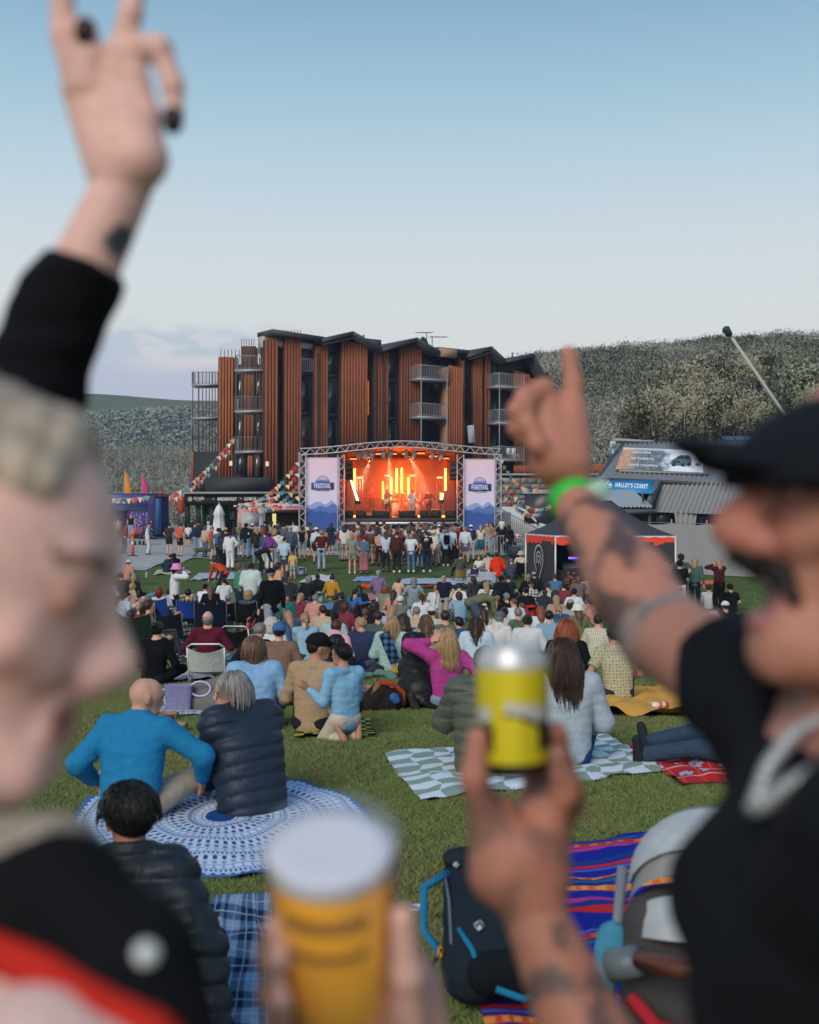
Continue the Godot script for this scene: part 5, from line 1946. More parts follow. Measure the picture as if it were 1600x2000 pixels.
func vans_and_stalls()->void:
	var black:=mat(lin(0.02,0.02,0.021),0.7)
	var white:=mat(lin(0.72,0.72,0.72),0.35)
	var cp:=at(531,1050,71.0)
	var cy:=ground(cp.x,cp.z)
	var c:=thing("caravan","pink food caravan with an open serving hatch and white roof edge","caravan",Vector3(cp.x,cy,cp.z))
	var pink:=mat(lin(0.56,0.29,0.31),0.5)
	var w:=4.1
	var prof:=PackedVector2Array([Vector2(-w/2,0.45),Vector2(w/2,0.45),Vector2(w/2,2.2),Vector2(w/2-0.15,2.5),Vector2(w/2-0.5,2.62),Vector2(-w/2+0.5,2.70),Vector2(-w/2+0.12,2.5),Vector2(-w/2,2.1)])
	put("body",poly_prism(prof,-2.1,0.0),pink,c)
	put("roof_edge",poly_prism(PackedVector2Array([Vector2(-w/2+0.1,2.54),Vector2(w/2-0.1,2.50),Vector2(w/2-0.5,2.68),Vector2(-w/2+0.5,2.76)]),-2.15,0.05),mat(lin(0.62,0.45,0.47),0.5),c)
	put("hatch_opening",box_mesh(Vector3(0.75,1.75,0.005),Vector3(2.3,0.85,0.03)),mat(lin(0.02,0.02,0.02)),c)
	put("hatch_door",box_mesh(Vector3(0.75,2.42,0.5),Vector3(2.4,0.05,1.0),Basis(Vector3.RIGHT,0.18)),pink,c)
	put("counter",box_mesh(Vector3(0.75,1.28,0.16),Vector3(2.4,0.06,0.34)),mat(lin(0.5,0.45,0.4)),c)
	put("lit_panel",box_mesh(Vector3(0.15,1.75,0.03),Vector3(0.22,0.7,0.02)),glow(Color(0.95,0.9,0.55),0.55),c)
	put("menu_board",box_mesh(Vector3(-1.25,1.75,0.02),Vector3(0.9,0.7,0.04)),mat(lin(0.38,0.42,0.44),0.3),c)
	put("menu_board_frame",box_mesh(Vector3(-1.25,1.75,0.012),Vector3(1.0,0.8,0.03)),mat(lin(0.5,0.5,0.5),0.4),c)
	put("door_stripe",box_mesh(Vector3(-0.62,1.6,0.012),Vector3(0.25,1.4,0.02)),mat(lin(0.36,0.42,0.55),0.5),c)
	put("jar_shelf",box_mesh(Vector3(1.2,1.35,0.0),Vector3(1.0,0.1,0.2)),mat(lin(0.3,0.3,0.25)),c)
	var ps:=st_new()
	for k in 9:
		var a:=-1.2+k*0.3
		var p:=Vector3(-0.95,0.75,0.02)
		var e:=p+Vector3(sin(a)*0.5,cos(a)*0.5,0)
		var n:=Vector3(cos(a),-sin(a),0)*0.05
		quad(ps,p-n*0.3,p+n*0.3,e+n*0.2,e-n*0.2)
	put("leaf_motif",done(ps),mat(lin(0.05,0.10,0.10)),c)
	for sx in[-0.7,0.7]:
		var wh:=node("wheel",c)
		put("tyre",rod_mesh(Vector3(sx,0.33,-0.1),Vector3(sx,0.33,0.06),0.33,0.33,18),black,wh)
		put("rim",rod_mesh(Vector3(sx,0.33,0.06),Vector3(sx,0.33,0.075),0.18,0.18,14),white,wh)
	put("water_bottle",rod_mesh(Vector3(-2.15,2.3,0.1),Vector3(-2.15,2.6,0.1),0.11,0.11),mat(lin(0.5,0.55,0.6),0.2),c)
	var up:=at(428,1066,68.0)
	var uy:=ground(up.x,up.z)
	var u:=thing("parasol","closed white market parasol beside the pink caravan","parasol",Vector3(up.x,uy,up.z))
	var ust:=st_new()
	ust.set_smooth_group(0)
	var prev:=[]
	for ring in[[0.05,2.62],[0.16,2.45],[0.30,2.05],[0.24,2.0],[0.34,1.2],[0.40,0.5],[0.36,0.42]]:
		var now:=[]
		for k in 24:now.append(Vector3(cos(TAU*k/24),0,sin(TAU*k/24))*ring[0]*(1.0+0.16*(k%3-1))+Vector3(0,ring[1],0))
		if prev.size():
			for k in 24:quad(ust,prev[(k+1)%24],now[(k+1)%24],now[k],prev[k])if false else quad(ust,prev[k],prev[(k+1)%24],now[(k+1)%24],now[k])
		prev=now
	ust.generate_normals()
	put("canopy",ust.commit(),mat(lin(0.66,0.67,0.68),0.9),u)
	put("pole",rod_mesh(Vector3(0,0.05,0),Vector3(0,2.75,0),0.03),mat(lin(0.4,0.4,0.4),0.4),u)
	put("base",rod_mesh(Vector3.ZERO,Vector3(0,0.1,0),0.4,0.36,16),mat(lin(0.2,0.2,0.2)),u)
	var sp:=at(456,1062,66.0)
	var t:=thing("pole_speaker","black loudspeaker on a tripod pole by the caravan queue","speaker",Vector3(sp.x,ground(sp.x,sp.z),sp.z))
	put("cabinet",round_box(Vector3(0,2.15,0),Vector3(0.4,0.72,0.4),0.03),black,t)
	put("pole",rod_mesh(Vector3(0,0.4,0),Vector3(0,1.8,0),0.02),black,t)
	for k in 3:put("leg",rod_mesh(Vector3(0,0.7,0),Vector3(cos(k*2.1)*0.5,0,sin(k*2.1)*0.5),0.015),black,t)
	var sl:=at(246,1025,78.0)
	var sy:=ground(sl.x,sl.z)
	var s:=thing("market_stall","dark blue and purple festival stall tent with wave banner","stall",Vector3(sl.x,sy,sl.z))
	var navy:=mat(lin(0.045,0.06,0.17),0.7)
	var top:=at(0,968,78.0).y-sy
	put("back_wall",box_mesh(Vector3(0,top/2,-3.0),Vector3(4.4,top,0.06)),navy,s)
	put("roof",box_mesh(Vector3(-0.1,top+0.1,-1.5),Vector3(4.6,0.1,3.2)),navy,s)
	var bm:=StandardMaterial3D.new()
	bm.albedo_texture=noise_tex(0.006,256,[lin(0.04,0.06,0.22),lin(0.10,0.06,0.24),lin(0.05,0.13,0.30),lin(0.30,0.33,0.42),lin(0.06,0.08,0.26)],33)
	bm.uv1_triplanar=true
	bm.uv1_scale=Vector3(0.12,0.45,0.12)
	put("valance",box_mesh(Vector3(-0.4,top-0.45,0.06),Vector3(3.7,1.05,0.06)),bm,s)
	put("lettering",words("FEASTIVAL",0.34,0.02),mat(lin(0.65,0.65,0.7)),s).position=Vector3(-1.1,top-0.35,0.11)
	put("side_sheet",box_mesh(Vector3(1.0,top*0.5,0.03),Vector3(1.6,top,0.05)),mat(lin(0.075,0.055,0.20),0.8),s)
	var star:=st_new()
	var r:=RandomNumberGenerator.new()
	r.seed=12
	for k in 90:box(star,Vector3(1.0+r.randf_range(-0.75,0.75),r.randf_range(0.1,top-1.1),0.06),Vector3(0.055,0.055,0.006),Basis(Vector3.BACK,r.randf()))
	put("stars",done(star),mat(lin(0.55,0.45,0.65)),s)
	put("blue_panel",box_mesh(Vector3(1.95,top*0.52,-0.6),Vector3(0.3,top*0.85,1.0)),mat(lin(0.05,0.13,0.32),0.6),s)
	put("counter",box_mesh(Vector3(-1.2,0.55,0.0),Vector3(1.8,1.1,0.6)),mat(lin(0.25,0.3,0.32)),s)
	for x in[-2.2,0.15,1.85]:put("pole",rod_mesh(Vector3(x,0,0.0),Vector3(x,top+0.1,0.0),0.035),mat(lin(0.08,0.08,0.1)),s)
	for q in[[174,1000,916,80,Color8(214,158,120),"pale orange feather flag left of the blue stall"],[243,985,918,82,Color8(222,140,50),"orange feather flag above the blue stall"],[277,985,924,81,Color8(208,60,120),"magenta feather flag at the right of the blue stall"],[252,980,930,86,Color8(200,150,90),"thin tan feather flag between the orange and magenta flags"]]:
		var a:=at(q[0],q[1],q[3])
		var b:=at(q[0],q[2],q[3])
		var ft:=thing("feather_flag",q[5],"flag",Vector3(a.x,ground(a.x,a.z),a.z),0.0,"feather flags behind the stall")
		var hgt:=b.y-ft.position.y
		put("pole",tube([Vector3.ZERO,Vector3(0,hgt*0.6,0),Vector3(0.03,hgt,0)],0.03,0.012,5),mat(lin(0.4,0.4,0.4),0.4),ft)
		var wd:=0.16 if q[0]==252 else 0.5
		var lo:=hgt-(a.y-ft.position.y)+0.0
		put("sail",poly_prism(PackedVector2Array([Vector2(0.03,hgt-2.4),Vector2(wd*1.3,hgt-2.5),Vector2(wd,hgt-1.5),Vector2(wd*0.55,hgt-0.5),Vector2(0.05,hgt)]),-0.02,0.02),mat(q[4],0.8),ft)
	for q in[[314,1003,958,92,"left"],[354,1000,957,88,"right"]]:
		var p:=at(q[0],q[1],q[3])
		var pt:=thing("red_parasol","closed red parasol by the outdoor tables, the %s one"%["one farther from the restaurant","one beside the restaurant corner"][int(q[0]>330)],"parasol",Vector3(p.x,ground(p.x,p.z),p.z),0.0,"red parasols by the tables")
		var y1:=at(0,q[2],q[3]).y-pt.position.y
		put("canopy",lathe([[0.06,y1-1.7],[0.30,y1-1.6],[0.24,y1-1.0],[0.33,y1-0.85],[0.22,y1-0.3],[0.05,y1]],10),mat(lin(0.52,0.06,0.045),0.8),pt)
		put("pole",rod_mesh(Vector3.ZERO,Vector3(0,y1,0),0.035),mat(lin(0.3,0.3,0.3),0.4),pt)
	var tb:Node3D=null
	var k2:=0
	for q in[[305,1018,90],[330,1016,93],[287,1012,97],[340,1008,101],[300,1030,82],[273,1034,84],[318,1007,104]]:
		var p:=at(q[0],q[1],q[2])
		var pos:=Vector3(p.x,ground(p.x,p.z),p.z)
		var lab:String="grey outdoor table with benches in the yard, "+["behind the two people in shorts","in front of the left red parasol","farther back near the stall's blue panel","right beside the restaurant corner","nearest the path, by the cone","just right of the stall's starry sheet","farthest back under the parasols"][k2]
		if tb==null:
			tb=thing("picnic_table",lab,"table",pos,0.1,"tables in the yard")
			var gm:=mat(lin(0.22,0.23,0.24),0.6)
			for z in[-0.3,-0.1,0.1,0.3]:put("plank",box_mesh(Vector3(0,0.75,z),Vector3(2.0,0.05,0.17)),gm,tb)
			for z in[-0.75,0.75]:put("bench",box_mesh(Vector3(0,0.45,z),Vector3(2.0,0.05,0.28)),gm,tb)
			for x in[-0.8,0.8]:
				var lg:=st_new()
				rod(lg,Vector3(x,0,-0.7),Vector3(x,0.72,-0.25),0.04)
				rod(lg,Vector3(x,0,0.7),Vector3(x,0.72,0.25),0.04)
				box(lg,Vector3(x,0.41,0),Vector3(0.06,0.05,1.7))
				put("leg",done(lg),mat(lin(0.12,0.12,0.12),0.6),tb)
		else:
			var d:Node3D=tb.duplicate()
			d.name=numbered("picnic_table")
			add_child(d)
			d.position=pos
			d.rotation.y=0.1*k2
			d.set_meta("label",lab)
		k2+=1
	var bp:=at(259,1079,61)
	bp.y=ground(bp.x,bp.z)
	var bo:=thing("traffic_bollard","orange traffic bollard with a grey collar on the path edge","bollard",bp)
	put("base",box_mesh(Vector3(0,0.04,0),Vector3(0.45,0.08,0.45)),black,bo)
	put("post",rod_mesh(Vector3(0,0.08,0),Vector3(0,1.05,0),0.09,0.06,10),mat(lin(0.62,0.12,0.06),0.6),bo)
	put("collar",rod_mesh(Vector3(0,0.62,0),Vector3(0,0.76,0),0.078,0.074,10),mat(lin(0.6,0.6,0.6)),bo)
	put("sign_disc",rod_mesh(Vector3(0,1.2,-0.02),Vector3(0,1.2,0.02),0.16,0.16,12),mat(lin(0.55,0.14,0.1),0.6),bo)
	var pp:=at(268,1057,72)
	pp.y=ground(pp.x,pp.z)
	var pr:=thing("pram","dark pram parked by the blue stall next to the yellow vest","pram",pp,0.6)
	put("seat",round_box(Vector3(0,0.6,0),Vector3(0.5,0.35,0.7),0.08),mat(lin(0.05,0.05,0.055)),pr)
	put("hood",blob([[Vector3(-0.1,0.85,0.2),Vector3(0.1,0.85,0.2),0.25,0.25]],0.06,0.03),mat(lin(0.35,0.10,0.16)),pr)
	for sx in[-0.27,0.27]:
		for z in[-0.3,0.3]:put("wheel",rod_mesh(Vector3(sx,0.15,z),Vector3(sx+0.04,0.15,z),0.15,0.15,12),black,pr)
	put("handle",tube([Vector3(-0.25,0.6,0.3),Vector3(-0.25,1.05,0.55),Vector3(0.25,1.05,0.55),Vector3(0.25,0.6,0.3)],0.018,0.018),black,pr)
	bunting("upper bunting string from the stall up to the hotel's balcony",at(160,972,79),at(457,854,89),2.4,40,0.38)
	bunting("lower bunting string from the stall towards the hotel balcony",at(200,978,79),at(450,876,89),1.9,34,0.36)
	bunting("bunting string along the top of the blue stall",at(160,962,77),at(292,968,77),0.3,18,0.36)
	bunting("highest bunting string from the restaurant up to the stage corner",at(466,984,72),at(590,890,66),0.7,22,0.30)
	bunting("second bunting string from the restaurant to the stage's left mast",at(462,990,72),at(590,912,66),0.8,22,0.30)
	bunting("third bunting string from the caravan to the stage's left mast",at(480,986,72),at(590,936,66),0.8,19,0.30)
	bunting("lowest bunting string over the caravan roof to the stage mast",at(466,982,71),at(592,962,66),0.6,19,0.28)
	bunting("bunting string over the white van from the right stage mast",at(974,925,66),at(1078,985,70),0.9,18,0.30)
	bunting("lower bunting string across the side of the white van",at(974,955,66),at(1060,1002,69),0.5,16,0.28)
	bunting("bunting string tied near the hotel's east terrace above the van",at(976,893,67),at(1055,950,78),0.8,14,0.28)
	bunting("bunting string low along the barrier beside the right banner",at(975,1034,64),at(1032,1040,64),0.15,9,0.26)
	var sm:=StandardMaterial3D.new()
	sm.albedo_texture=noise_tex(0.05,256,[lin(0.16,0.15,0.135),lin(0.26,0.245,0.22),lin(0.36,0.345,0.31)],91,FastNoiseLite.TYPE_CELLULAR,3)
	sm.uv1_triplanar=true
	sm.uv1_scale=Vector3.ONE*0.5
	sm.roughness=0.95
	var a:=at(972,1010,84)
	var b:=at(1215,928,84)
	var wl:=thing("stone_wall","rough grey stone retaining wall behind the white van","wall",Vector3((a.x+b.x)/2,0,-84.6))
	put("core",box_mesh(Vector3(0,(b.y-1.2)/2-0.3,0),Vector3(b.x-a.x,b.y+1.0,0.8)),mat(lin(0.12,0.115,0.105),0.95),wl)
	var stone_mesh:=[]
	for k in 5:
		var sst:=st_new()
		var q:=[]
		var rr:=RandomNumberGenerator.new()
		rr.seed=50+k
		for c2 in 8:
			var z:=0.0 if c2<4 else 0.10
			var sh:=1.0 if c2<4 else 0.82
			var sx:=-0.5 if(c2%4)in[0,3]else 0.5
			var sy2:=-0.5 if(c2%4)<2 else 0.5
			q.append(Vector3(sx*sh*rr.randf_range(0.88,1.0),sy2*sh*rr.randf_range(0.85,1.0),z*rr.randf_range(0.7,1.2)))
		quad(sst,q[4],q[5],q[6],q[7])
		for e in 4:quad(sst,q[e],q[(e+1)%4],q[4+(e+1)%4],q[4+e])
		stone_mesh.append(done(sst))
	var y:=-0.35
	var row:=0
	while y<b.y-0.25:
		var hgt:=r.randf_range(0.28,0.42)
		var x:=-(b.x-a.x)/2+r.randf_range(0.0,0.3)
		while x<(b.x-a.x)/2-0.5:
			var sw:=r.randf_range(0.4,0.85)
			var so:=put("stone",stone_mesh[r.randi()%5],mat(lin(0.18,0.172,0.155)*r.randf_range(0.85,1.3),0.95),wl)
			so.position=Vector3(x+sw/2,y+hgt/2,0.40)
			so.scale=Vector3(sw,hgt,1.0)
			x+=sw
		y+=hgt
		row+=1
	put("coping",box_mesh(Vector3(0,b.y+0.06,0),Vector3(b.x-a.x+0.1,0.12,1.0)),mat(lin(0.3,0.29,0.27),0.9),wl)
	put("doorway",box_mesh(Vector3(at(1064,0,84).x-wl.position.x,at(0,990,84).y,0.52),Vector3(2.8,2.6,0.06)),mat(lin(0.04,0.045,0.05),0.3),wl)
	put("door_frame",box_mesh(Vector3(at(1064,0,84).x-wl.position.x,at(0,960.5,84).y,0.54),Vector3(3.1,0.3,0.2)),mat(lin(0.35,0.34,0.32)),wl)
	var tf:=thing("timber_fence","low rust-brown timber screen along the terrace above the stone wall","fence",Vector3(0,0,-84.6))
	for q in[[1003,1037,912,926],[1132,1212,910,927]]:
		var p0:=at(q[0],q[3],84.6)
		var p1:=at(q[1],q[2],84.6)
		var n:=int((p1.x-p0.x)/0.14)
		for k in n:
			put("board",box_mesh(Vector3(p0.x+(k+0.5)*(p1.x-p0.x)/n,(p0.y+p1.y)/2+0.1,0.05),Vector3(0.11,p1.y-p0.y,0.03)),timber(),tf)
		put("rail",box_mesh(Vector3((p0.x+p1.x)/2,p1.y-0.05,0.0),Vector3(p1.x-p0.x,0.07,0.06)),mat(lin(0.10,0.04,0.025)),tf)
	var vp:=at(1022,1040,72)
	var v:=thing("van","white delivery van parked behind the right banner under bunting","van",Vector3(vp.x,ground(vp.x,vp.z),vp.z),0.0)
	var side:=PackedVector2Array([Vector2(-2.2,0.4),Vector2(2.0,0.4),Vector2(2.05,0.95),Vector2(1.75,1.35),Vector2(0.95,1.55),Vector2(0.15,2.35),Vector2(-0.2,2.5),Vector2(-2.15,2.55),Vector2(-2.25,2.3)])
	put("body",poly_prism(side,-1.9,0.0),white,v)
	put("side_window",poly_prism(PackedVector2Array([Vector2(0.05,1.5),Vector2(0.85,1.5),Vector2(0.2,2.15),Vector2(0.05,2.15)]),0.0,0.015),mat(lin(0.02,0.025,0.03),0.1),v)
	put("windscreen",poly_prism(PackedVector2Array([Vector2(1.0,1.58),Vector2(1.04,1.6),Vector2(0.24,2.38),Vector2(0.2,2.36)]),-1.75,-0.15),mat(lin(0.02,0.025,0.03),0.1),v)
	put("bumper",box_mesh(Vector3(2.0,0.55,-0.95),Vector3(0.2,0.3,1.9)),mat(lin(0.1,0.1,0.1),0.6),v)
	put("headlight",box_mesh(Vector3(1.92,1.05,-0.12),Vector3(0.22,0.2,0.28)),mat(lin(0.6,0.62,0.65),0.15),v)
	put("door_seam",box_mesh(Vector3(-0.05,1.4,0.002),Vector3(0.02,1.9,0.01)),mat(lin(0.2,0.2,0.2)),v)
	put("mirror",round_box(Vector3(0.85,1.6,0.14),Vector3(0.12,0.3,0.2),0.03),black,v)
	for x in[-1.35,1.25]:
		var wh:=node("wheel",v)
		put("tyre",rod_mesh(Vector3(x,0.34,-0.2),Vector3(x,0.34,0.02),0.34,0.34,20),black,wh)
		put("rim",rod_mesh(Vector3(x,0.34,0.02),Vector3(x,0.34,0.03),0.2,0.2,16),mat(lin(0.5,0.5,0.52),0.3,0.6),wh)
	var rp:=at(990,1030,67.5)
	var ra:=thing("stage_ramp","grey loading ramp with upright railings beside the stage","ramp",Vector3(rp.x,ground(rp.x,rp.z),rp.z))
	put("deck",box_mesh(Vector3(0.6,0.75,0),Vector3(3.0,0.1,1.2),Basis(Vector3.BACK,-0.5)),mat(lin(0.3,0.3,0.31),0.5),ra)
	railing(ra,Vector3(-0.8,1.5,0.6),Vector3(1.9,0.05,0.6),1.1,0.12)
	put("sheet",box_mesh(Vector3(-0.3,1.1,-0.8),Vector3(1.2,2.2,0.1)),mat(lin(0.5,0.52,0.54)),ra)
	put("black_case",box_mesh(Vector3(-0.75,2.75,-0.3),Vector3(0.5,0.7,0.5),Basis(Vector3.BACK,0.3)),black,ra)
	for q in[[972,1002,"beside the right banner"],[1003,1031,"nearer the black marquee"]]:
		var p0:=at(q[0],1060,60)
		var p1:=at(q[1],1060,60)
		var y0:=ground(p0.x,p0.z)
		var br:=thing("crowd_barrier","galvanised crowd barrier "+q[2],"barrier",Vector3(p0.x,y0,-60),0.0,"crowd barriers right of the stage")
		railing(br,Vector3(0,0.1,0),Vector3(p1.x-p0.x-0.05,0.1,0),1.0,0.13)
		for x in[0.05,p1.x-p0.x-0.1]:put("foot",box_mesh(Vector3(x,0.03,0),Vector3(0.06,0.06,0.6)),mat(lin(0.3,0.31,0.32),0.5),br)
	var fr:=thing("crowd_barrier","long galvanised barrier along the stage front, mostly behind the crowd","barrier",Vector3(at(668,0,64.4).x,ground(0,-64.4),-64.4),0.0,"crowd barriers right of the stage")
	railing(fr,Vector3(0,0.1,0),Vector3(6.4,0.1,0),1.0,0.13)
func ribbed(st:SurfaceTool,o:Vector3,u:Vector3,v:Vector3,n:Vector3,pitch:float,depth:float)->void:
	var m:=int(u.length()/pitch)
	for k in m:
		var a:=o+u*(float(k)/m)
		var b:=o+u*((k+0.5)/m)
		var c:=o+u*((k+1.0)/m)
		quad(st,a,b+n*depth,b+v+n*depth,a+v)
		quad(st,b+n*depth,c,c+v,b+v+n*depth)
func poster_tex()->Texture2D:
	var w:=512
	var h:=192
	var im:=Image.create(w,h,false,Image.FORMAT_RGB8)
	var n:=FastNoiseLite.new()
	n.seed=40
	n.frequency=0.02
	n.fractal_octaves=5
	for y in h:
		for x in w:
			var v:=n.get_noise_2d(x,y)*0.5+0.5
			var pale:=Color8(240,242,244)
			var scrub:=Color8(58,68,66).lerp(Color8(168,176,176),v)
			var dust:=Color8(196,120,76).lerp(Color8(222,190,160),v)
			var c:=dust.lerp(scrub,smoothstep(60.0,170.0,x+v*50.0))
			c=c.lerp(pale,smoothstep(250.0,330.0,x+(v-0.5)*90.0))
			c=c.lerp(pale,smoothstep(40.0,10.0,y+v*18.0)*0.8)
			im.set_pixel(x,y,c)
	var car:=PackedVector2Array([Vector2(318,128),Vector2(322,100),Vector2(340,84),Vector2(362,58),Vector2(380,48),Vector2(424,46),Vector2(438,60),Vector2(444,92),Vector2(442,132),Vector2(424,140),Vector2(330,146)])
	var win:=PackedVector2Array([Vector2(350,82),Vector2(368,62),Vector2(398,60),Vector2(394,82)])
	var win2:=PackedVector2Array([Vector2(402,60),Vector2(426,58),Vector2(432,80),Vector2(400,82)])
	for y in range(40,150):
		for x in range(310,450):
			var p:=Vector2(x,y)
			if Geometry2D.is_point_in_polygon(p,car):
				var c:=Color8(74,82,82).lerp(Color8(140,148,150),n.get_noise_2d(x*2.0,y)*0.5+0.35)
				if Geometry2D.is_point_in_polygon(p,win)or Geometry2D.is_point_in_polygon(p,win2):c=Color8(28,32,34)
				if y>102 and y<118 and x>330 and x<378:c=Color8(24,26,28)
				im.set_pixel(x,y,c)
			for wc in[Vector2(392,134),Vector2(338,138),Vector2(430,126)]:
				var e=(p-wc)/Vector2(12,16)
				if e.length()<1.0:im.set_pixel(x,y,Color8(20,20,22))
	for y in range(112,140):
		for x in range(462,498):
			if((Vector2(x,y)-Vector2(480,126))/Vector2(16,12)).length()<1.0:im.set_pixel(x,y,Color8(60,90,150))
	return img_tex(im)
func lodge()->void:
	var steel:=mat(lin(0.115,0.125,0.135),0.55)
	var darks:=mat(lin(0.05,0.055,0.06),0.6)
	var black:=mat(lin(0.018,0.018,0.02),0.75)
	var d:=60.0
	var l:=thing("lodge","grey corrugated ski lodge with sloping billboard roof and blue name sign","building")
	var e0:=at(1168,936,d)
	var e1:=at(1690,958,d-2.0)
	var r0:=at(1218,868,d+6)
	var r1:=at(1700,860,d+6)
	var st:=st_new()
	var nrm:=(e1-e0).cross(r0-e0).normalized()
	var m:=52
	for k in m:
		var t0:=float(k)/m
		var t1:=(k+0.5)/m
		var t2:=(k+1.0)/m
		var a:=e0.lerp(e1,t0)
		var b:=e0.lerp(e1,t1)+nrm*0.11
		var c:=e0.lerp(e1,t2)
		var a2:=r0.lerp(r1,t0)
		var b2:=r0.lerp(r1,t1)+nrm*0.11
		var c2:=r0.lerp(r1,t2)
		quad(st,a,b,b2,a2)
		quad(st,b,c,c2,b2)
	put("roof_sheet",done(st),mat(lin(0.19,0.205,0.22),0.5),l)
	var fs:=st_new()
	rod(fs,r0,r1,0.12,-1,6)
	put("ridge_cap",done(fs),darks,l)
	rod_part(l,"barge_board",e0,r0,0.14,darks)
	rod_part(l,"gutter",e0,e1,0.11,darks)
	put("ridge_screen",box_mesh((at(1412,862,d+6.4)+at(1600,858,d+6.4))/2,Vector3(5.2,0.42,0.1)),mat(lin(0.06,0.16,0.30),0.5),l)
	var bs:=st_new()
	for k in 8:box(bs,at(1412+k*22,860,d+6.2),Vector3(0.06,0.5,0.06))
	put("screen_post",done(bs),mat(lin(0.05,0.10,0.2),0.5),l)
	var wst:=st_new()
	var w0:=at(1272,1000,d-0.6)
	var w1:=at(1700,1015,d-2.6)
	var wt0:=at(1296,938,d-0.4)
	var wt1:=at(1700,950,d-2.4)
	for k in 44:
		var t0:=float(k)/44
		var t1:=(k+0.5)/44
		var t2:=(k+1.0)/44
		var z:=Vector3(0,0,0.12)
		quad(wst,w0.lerp(w1,t0),w0.lerp(w1,t1)+z,wt0.lerp(wt1,t1)+z,wt0.lerp(wt1,t0))
		quad(wst,w0.lerp(w1,t1)+z,w0.lerp(w1,t2),wt0.lerp(wt1,t2),wt0.lerp(wt1,t1)+z)
	put("wall_sheet",done(wst),mat(lin(0.19,0.205,0.22),0.55),l)
	var bd:=mat(lin(0.035,0.038,0.042),0.8)
	put("wall",box_mesh((at(1160,1032,d+1.6)+at(1720,942,d+1.6))/2+Vector3(0,-0.2,-2.0),Vector3(14.8,3.0,3.6)),bd,l)
	put("gable_wall",poly_wall([e0+Vector3(0,-0.1,-0.05),r0+Vector3(0,-0.1,-0.05),Vector3(r0.x,0.2,r0.z),Vector3(e0.x,0.2,e0.z)],0.2),steel,l)
	for q in[[1282,1308,lin(0.03,0.035,0.04)],[1360,1384,lin(0.02,0.05,0.09)],[1386,1446,lin(0.025,0.05,0.085)]]:
		var a:=at(q[0],1030,d-0.4)
		var b:=at(q[1],994,d-0.4)
		put("opening",box_mesh((a+b)/2,Vector3(b.x-a.x,b.y-a.y,0.08)),mat(q[2],0.3),l)
	var cs:=st_new()
	cs.set_smooth_group(0)
	var ca:=at(1316,1030,d-0.9)
	var cb:=at(1362,993,d-0.9)
	for k in 16:
		var q:=[]
		for t in[k/16.0,(k+1)/16.0]:
			for v in[0.0,1.0]:q.append(Vector3(lerpf(ca.x,cb.x,t)+(0.12-0.24*t)*(1.0-v),lerpf(ca.y,cb.y-0.12*sin(t*PI),v),ca.z+0.08*sin(t*26.0)))
		quad(cs,q[0],q[2],q[3],q[1])
	cs.index()
	cs.generate_normals()
	put("hanging_sheet",cs.commit(),mat(lin(0.28,0.29,0.30),0.9),l)
	var bi:=thing("billboard","large roof billboard with a car, rocks and white slogan","billboard")
	var uu:=(e1-e0).normalized()
	var vv:=(r0-e0)
	vv=(vv-uu*vv.dot(uu)).normalized()
	var c00:=at(1202,923,60.9)
	var nb:=uu.cross(vv).normalized()
	var bw:=4.45
	var bh:=(at(1222,878,64.6)-c00).dot(vv)
	bi.transform=Transform3D(Basis(uu,vv,nb),c00+nb*0.16)
	var pm:=StandardMaterial3D.new()
	pm.albedo_texture=poster_tex()
	pm.roughness=0.5
	var ps:=st_new()
	var sk:=0.42
	var cn:=[[Vector3(0,0,0.03),Vector2(0,1)],[Vector3(bw-0.1,0,0.03),Vector2(1,1)],[Vector3(bw-0.1+sk*0.6,bh,0.03),Vector2(1,0)],[Vector3(sk,bh,0.03),Vector2(0,0)]]
	for k in[0,2,1,0,3,2]:
		ps.set_uv(cn[k][1])
		ps.add_vertex(cn[k][0])
	put("poster",done(ps),pm,bi)
	put("backing",box_mesh(Vector3(bw/2+sk*0.4,bh/2,-0.05),Vector3(bw,bh,0.1)),mat(lin(0.3,0.3,0.3)),bi)
	var white:=mat(lin(0.78,0.78,0.78),0.6)
	for q in[["welcome",1.35,0.78,0.40],["to Subaru",1.38,0.50,0.42],["AWD country",1.40,0.20,0.40]]:
		var tx:=put("lettering",words(q[0],q[3],0.012),white,bi)
		tx.position=Vector3(q[1],q[2]*bh,0.05)
		tx.scale.x=0.42
		tx.rotation.z=0.03
	put("lettering",words("SUBARU",0.09,0.012),mat(lin(0.12,0.13,0.16)),bi).position=Vector3(3.72,bh*0.22,0.05)
	var ns:=thing("name_sign","blue slanted roof-edge sign with white lodge name lettering","sign")
	var s0:=at(1164,958,59.2)
	var s1:=at(1274,964,58.6)
	var su:=(s1-s0).normalized()
	var sv:=(at(1184,933,60.0)-s0)
	var shear:=sv.dot(su)
	sv=(sv-su*shear).normalized()
	var sn:=su.cross(sv).normalized()
	ns.transform=Transform3D(Basis(su,sv,sn),s0)
	var sw:=(s1-s0).length()
	var sh:=1.12
	put("board",poly_prism(PackedVector2Array([Vector2(0,0),Vector2(sw,0),Vector2(sw+0.42,sh),Vector2(0.42,sh)]),-0.06,0.0),mat(lin(0.02,0.22,0.46),0.45),ns)
	var tx:=put("lettering",words("HALLEY'S COMET",0.36,0.015),white,ns)
	tx.position=Vector3(sw*0.62,sh*0.5,0.01)
	tx.scale.x=0.40
	var em:=node("emblem",ns,Vector3(0.55,sh*0.55,0.01))
	put("peak",poly_prism(PackedVector2Array([Vector2(-0.2,-0.16),Vector2(-0.02,0.28),Vector2(0.04,0.2),Vector2(-0.1,-0.16)]),0,0.012),white,em)
